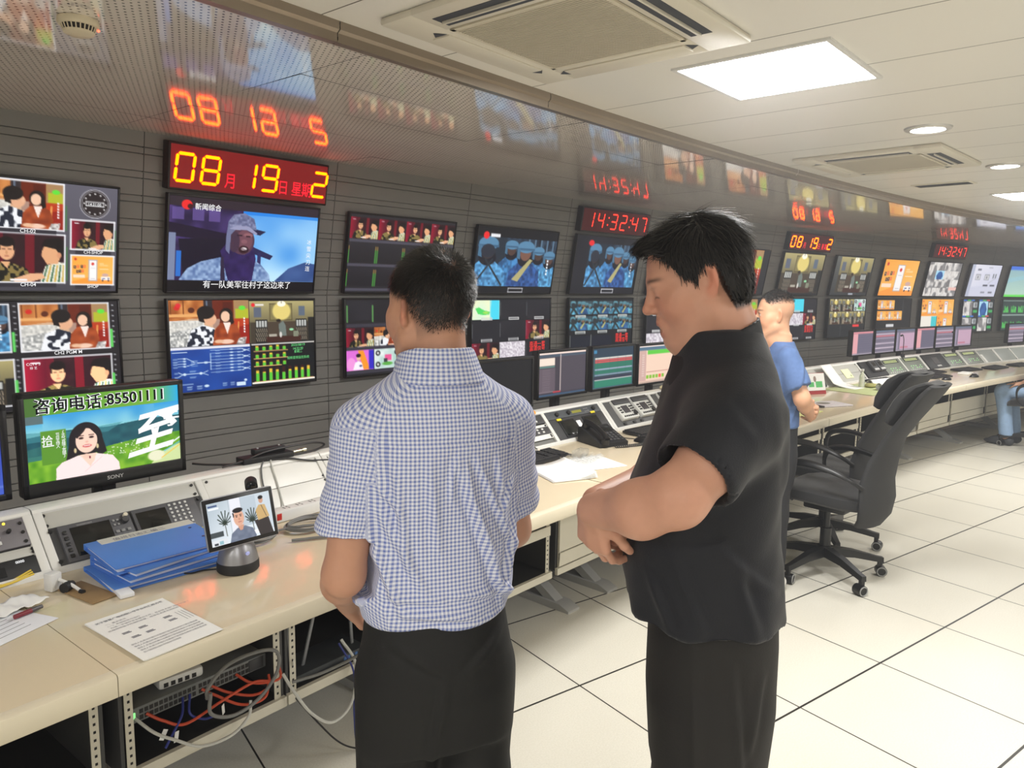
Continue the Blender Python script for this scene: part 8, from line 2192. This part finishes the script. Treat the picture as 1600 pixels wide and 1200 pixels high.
    P, F = f.mesh(.008, cut=lambda X, Y, Z: .001-Z); mesh_object('shoes', P, F, mat('white_trainers', (222, 220, 214), .5), t)
    return t

# ---------------------------------------------------------------- seated person cut by the right edge of the picture
def seated():
    t = thing('person', 'seated person in pale blue jeans at the right picture edge', 'person', (8.87, 2.86, 0), .05)
    HM = headM((0, -.06, 1.24), yaw=0, pitch=-.1)
    f = Field(); build_head(f, HM, .2)
    f.loft([(.50, 0, -.08, .15, .12), (.75, 0, -.09, .14, .10), (.98, 0, -.10, .16, .10), (1.08, 0, -.09, .11, .075), (1.13, 0, -.08, .06, .06)], .03)
    for sx in (-1, 1):
        f.chain([(sx*.18, -.08, 1.05), (sx*.23, -.04, .80), (sx*.13, .16, .66)], [.05, .043, .028], .02)
        hand(f, (sx*.13, .16, .665), (-sx*.15, 1, -.05), (0, 0, -1), -sx, (.2, .25, .2), .95)
        f.chain([(sx*.09, -.06, .56), (sx*.11, .32, .575), (sx*.11, .26, .10)], [.065, .05, .04], .02); f.cone((sx*.11, .26, .07), (sx*.11, .37, .05), .033, .03)
    P, F = f.mesh(.009, [((-.1, -.17, 1.12), (.1, .06, 1.37), .005)])
    col = skin_colors(P, HM, (208, 160, 132), lambda H: np.clip((H[:, 2]-np.where(H[:, 1] < .0, -.05, .05))/.02, 0, 1))
    mesh_object('body', P, F, SKIN, t, col)
    f = Field(); f.ell((0, -.02, .05), (.086, .106, .092), .02, M=HM); f.ell((0, -.06, -.01), (.07, .05, .06), .02, M=HM)
    P, F = f.mesh(.006); H = tl(HM, P); k = (H[:, 2] > np.where(H[:, 1] < .02, -.05, .06))[F].any(1); mesh_object('hair', P, F[k], HAIRB, t)
    f = Field(); f.loft([(.54, 0, -.08, .175, .14), (.75, 0, -.09, .165, .125), (.95, 0, -.10, .18, .118), (1.04, 0, -.095, .16, .095), (1.09, 0, -.09, .10, .075), (1.12, 0, -.085, .07, .065)], .03, e=2.3)
    for sx in (-1, 1): f.cone((sx*.16, -.09, 1.03), (sx*.225, -.03, .83), .065, .07, .04)
    P, F = f.mesh(.009, smooth=2); mesh_object('shirt', P, F, mat('grey_blue_shirt', (150, 166, 190), .8, bump=(260, .2)), t)
    f = Field(); f.loft([(.49, 0, -.06, .17, .15), (.60, 0, -.07, .17, .14), (.66, 0, -.08, .16, .125)], .03)
    for sx in (-1, 1): f.chain([(sx*.09, -.05, .565), (sx*.115, .32, .575), (sx*.115, .26, .12)], [.095, .072, .066], .035)
    P, F = f.mesh(.008, cut=lambda X, Y, Z: .11-Z, smooth=2); N = vnormals(P, F)
    mesh_object('jeans', P+N*(.005*noise3(P, 24, 31))[:, None], F, mat('pale_denim', (150, 178, 212), .85, var=(40, .15), bump=(300, .3)), t)
    f = Field()
    for sx in (-1, 1): shoe(f, (sx*.115, .30, 0), 0)
    P, F = f.mesh(.008, cut=lambda X, Y, Z: .001-Z); mesh_object('shoes', P, F, mat('dark_trainers', (60, 62, 66), .6), t)
    return t
man_checked(); man_black(); man_blue(); seated()
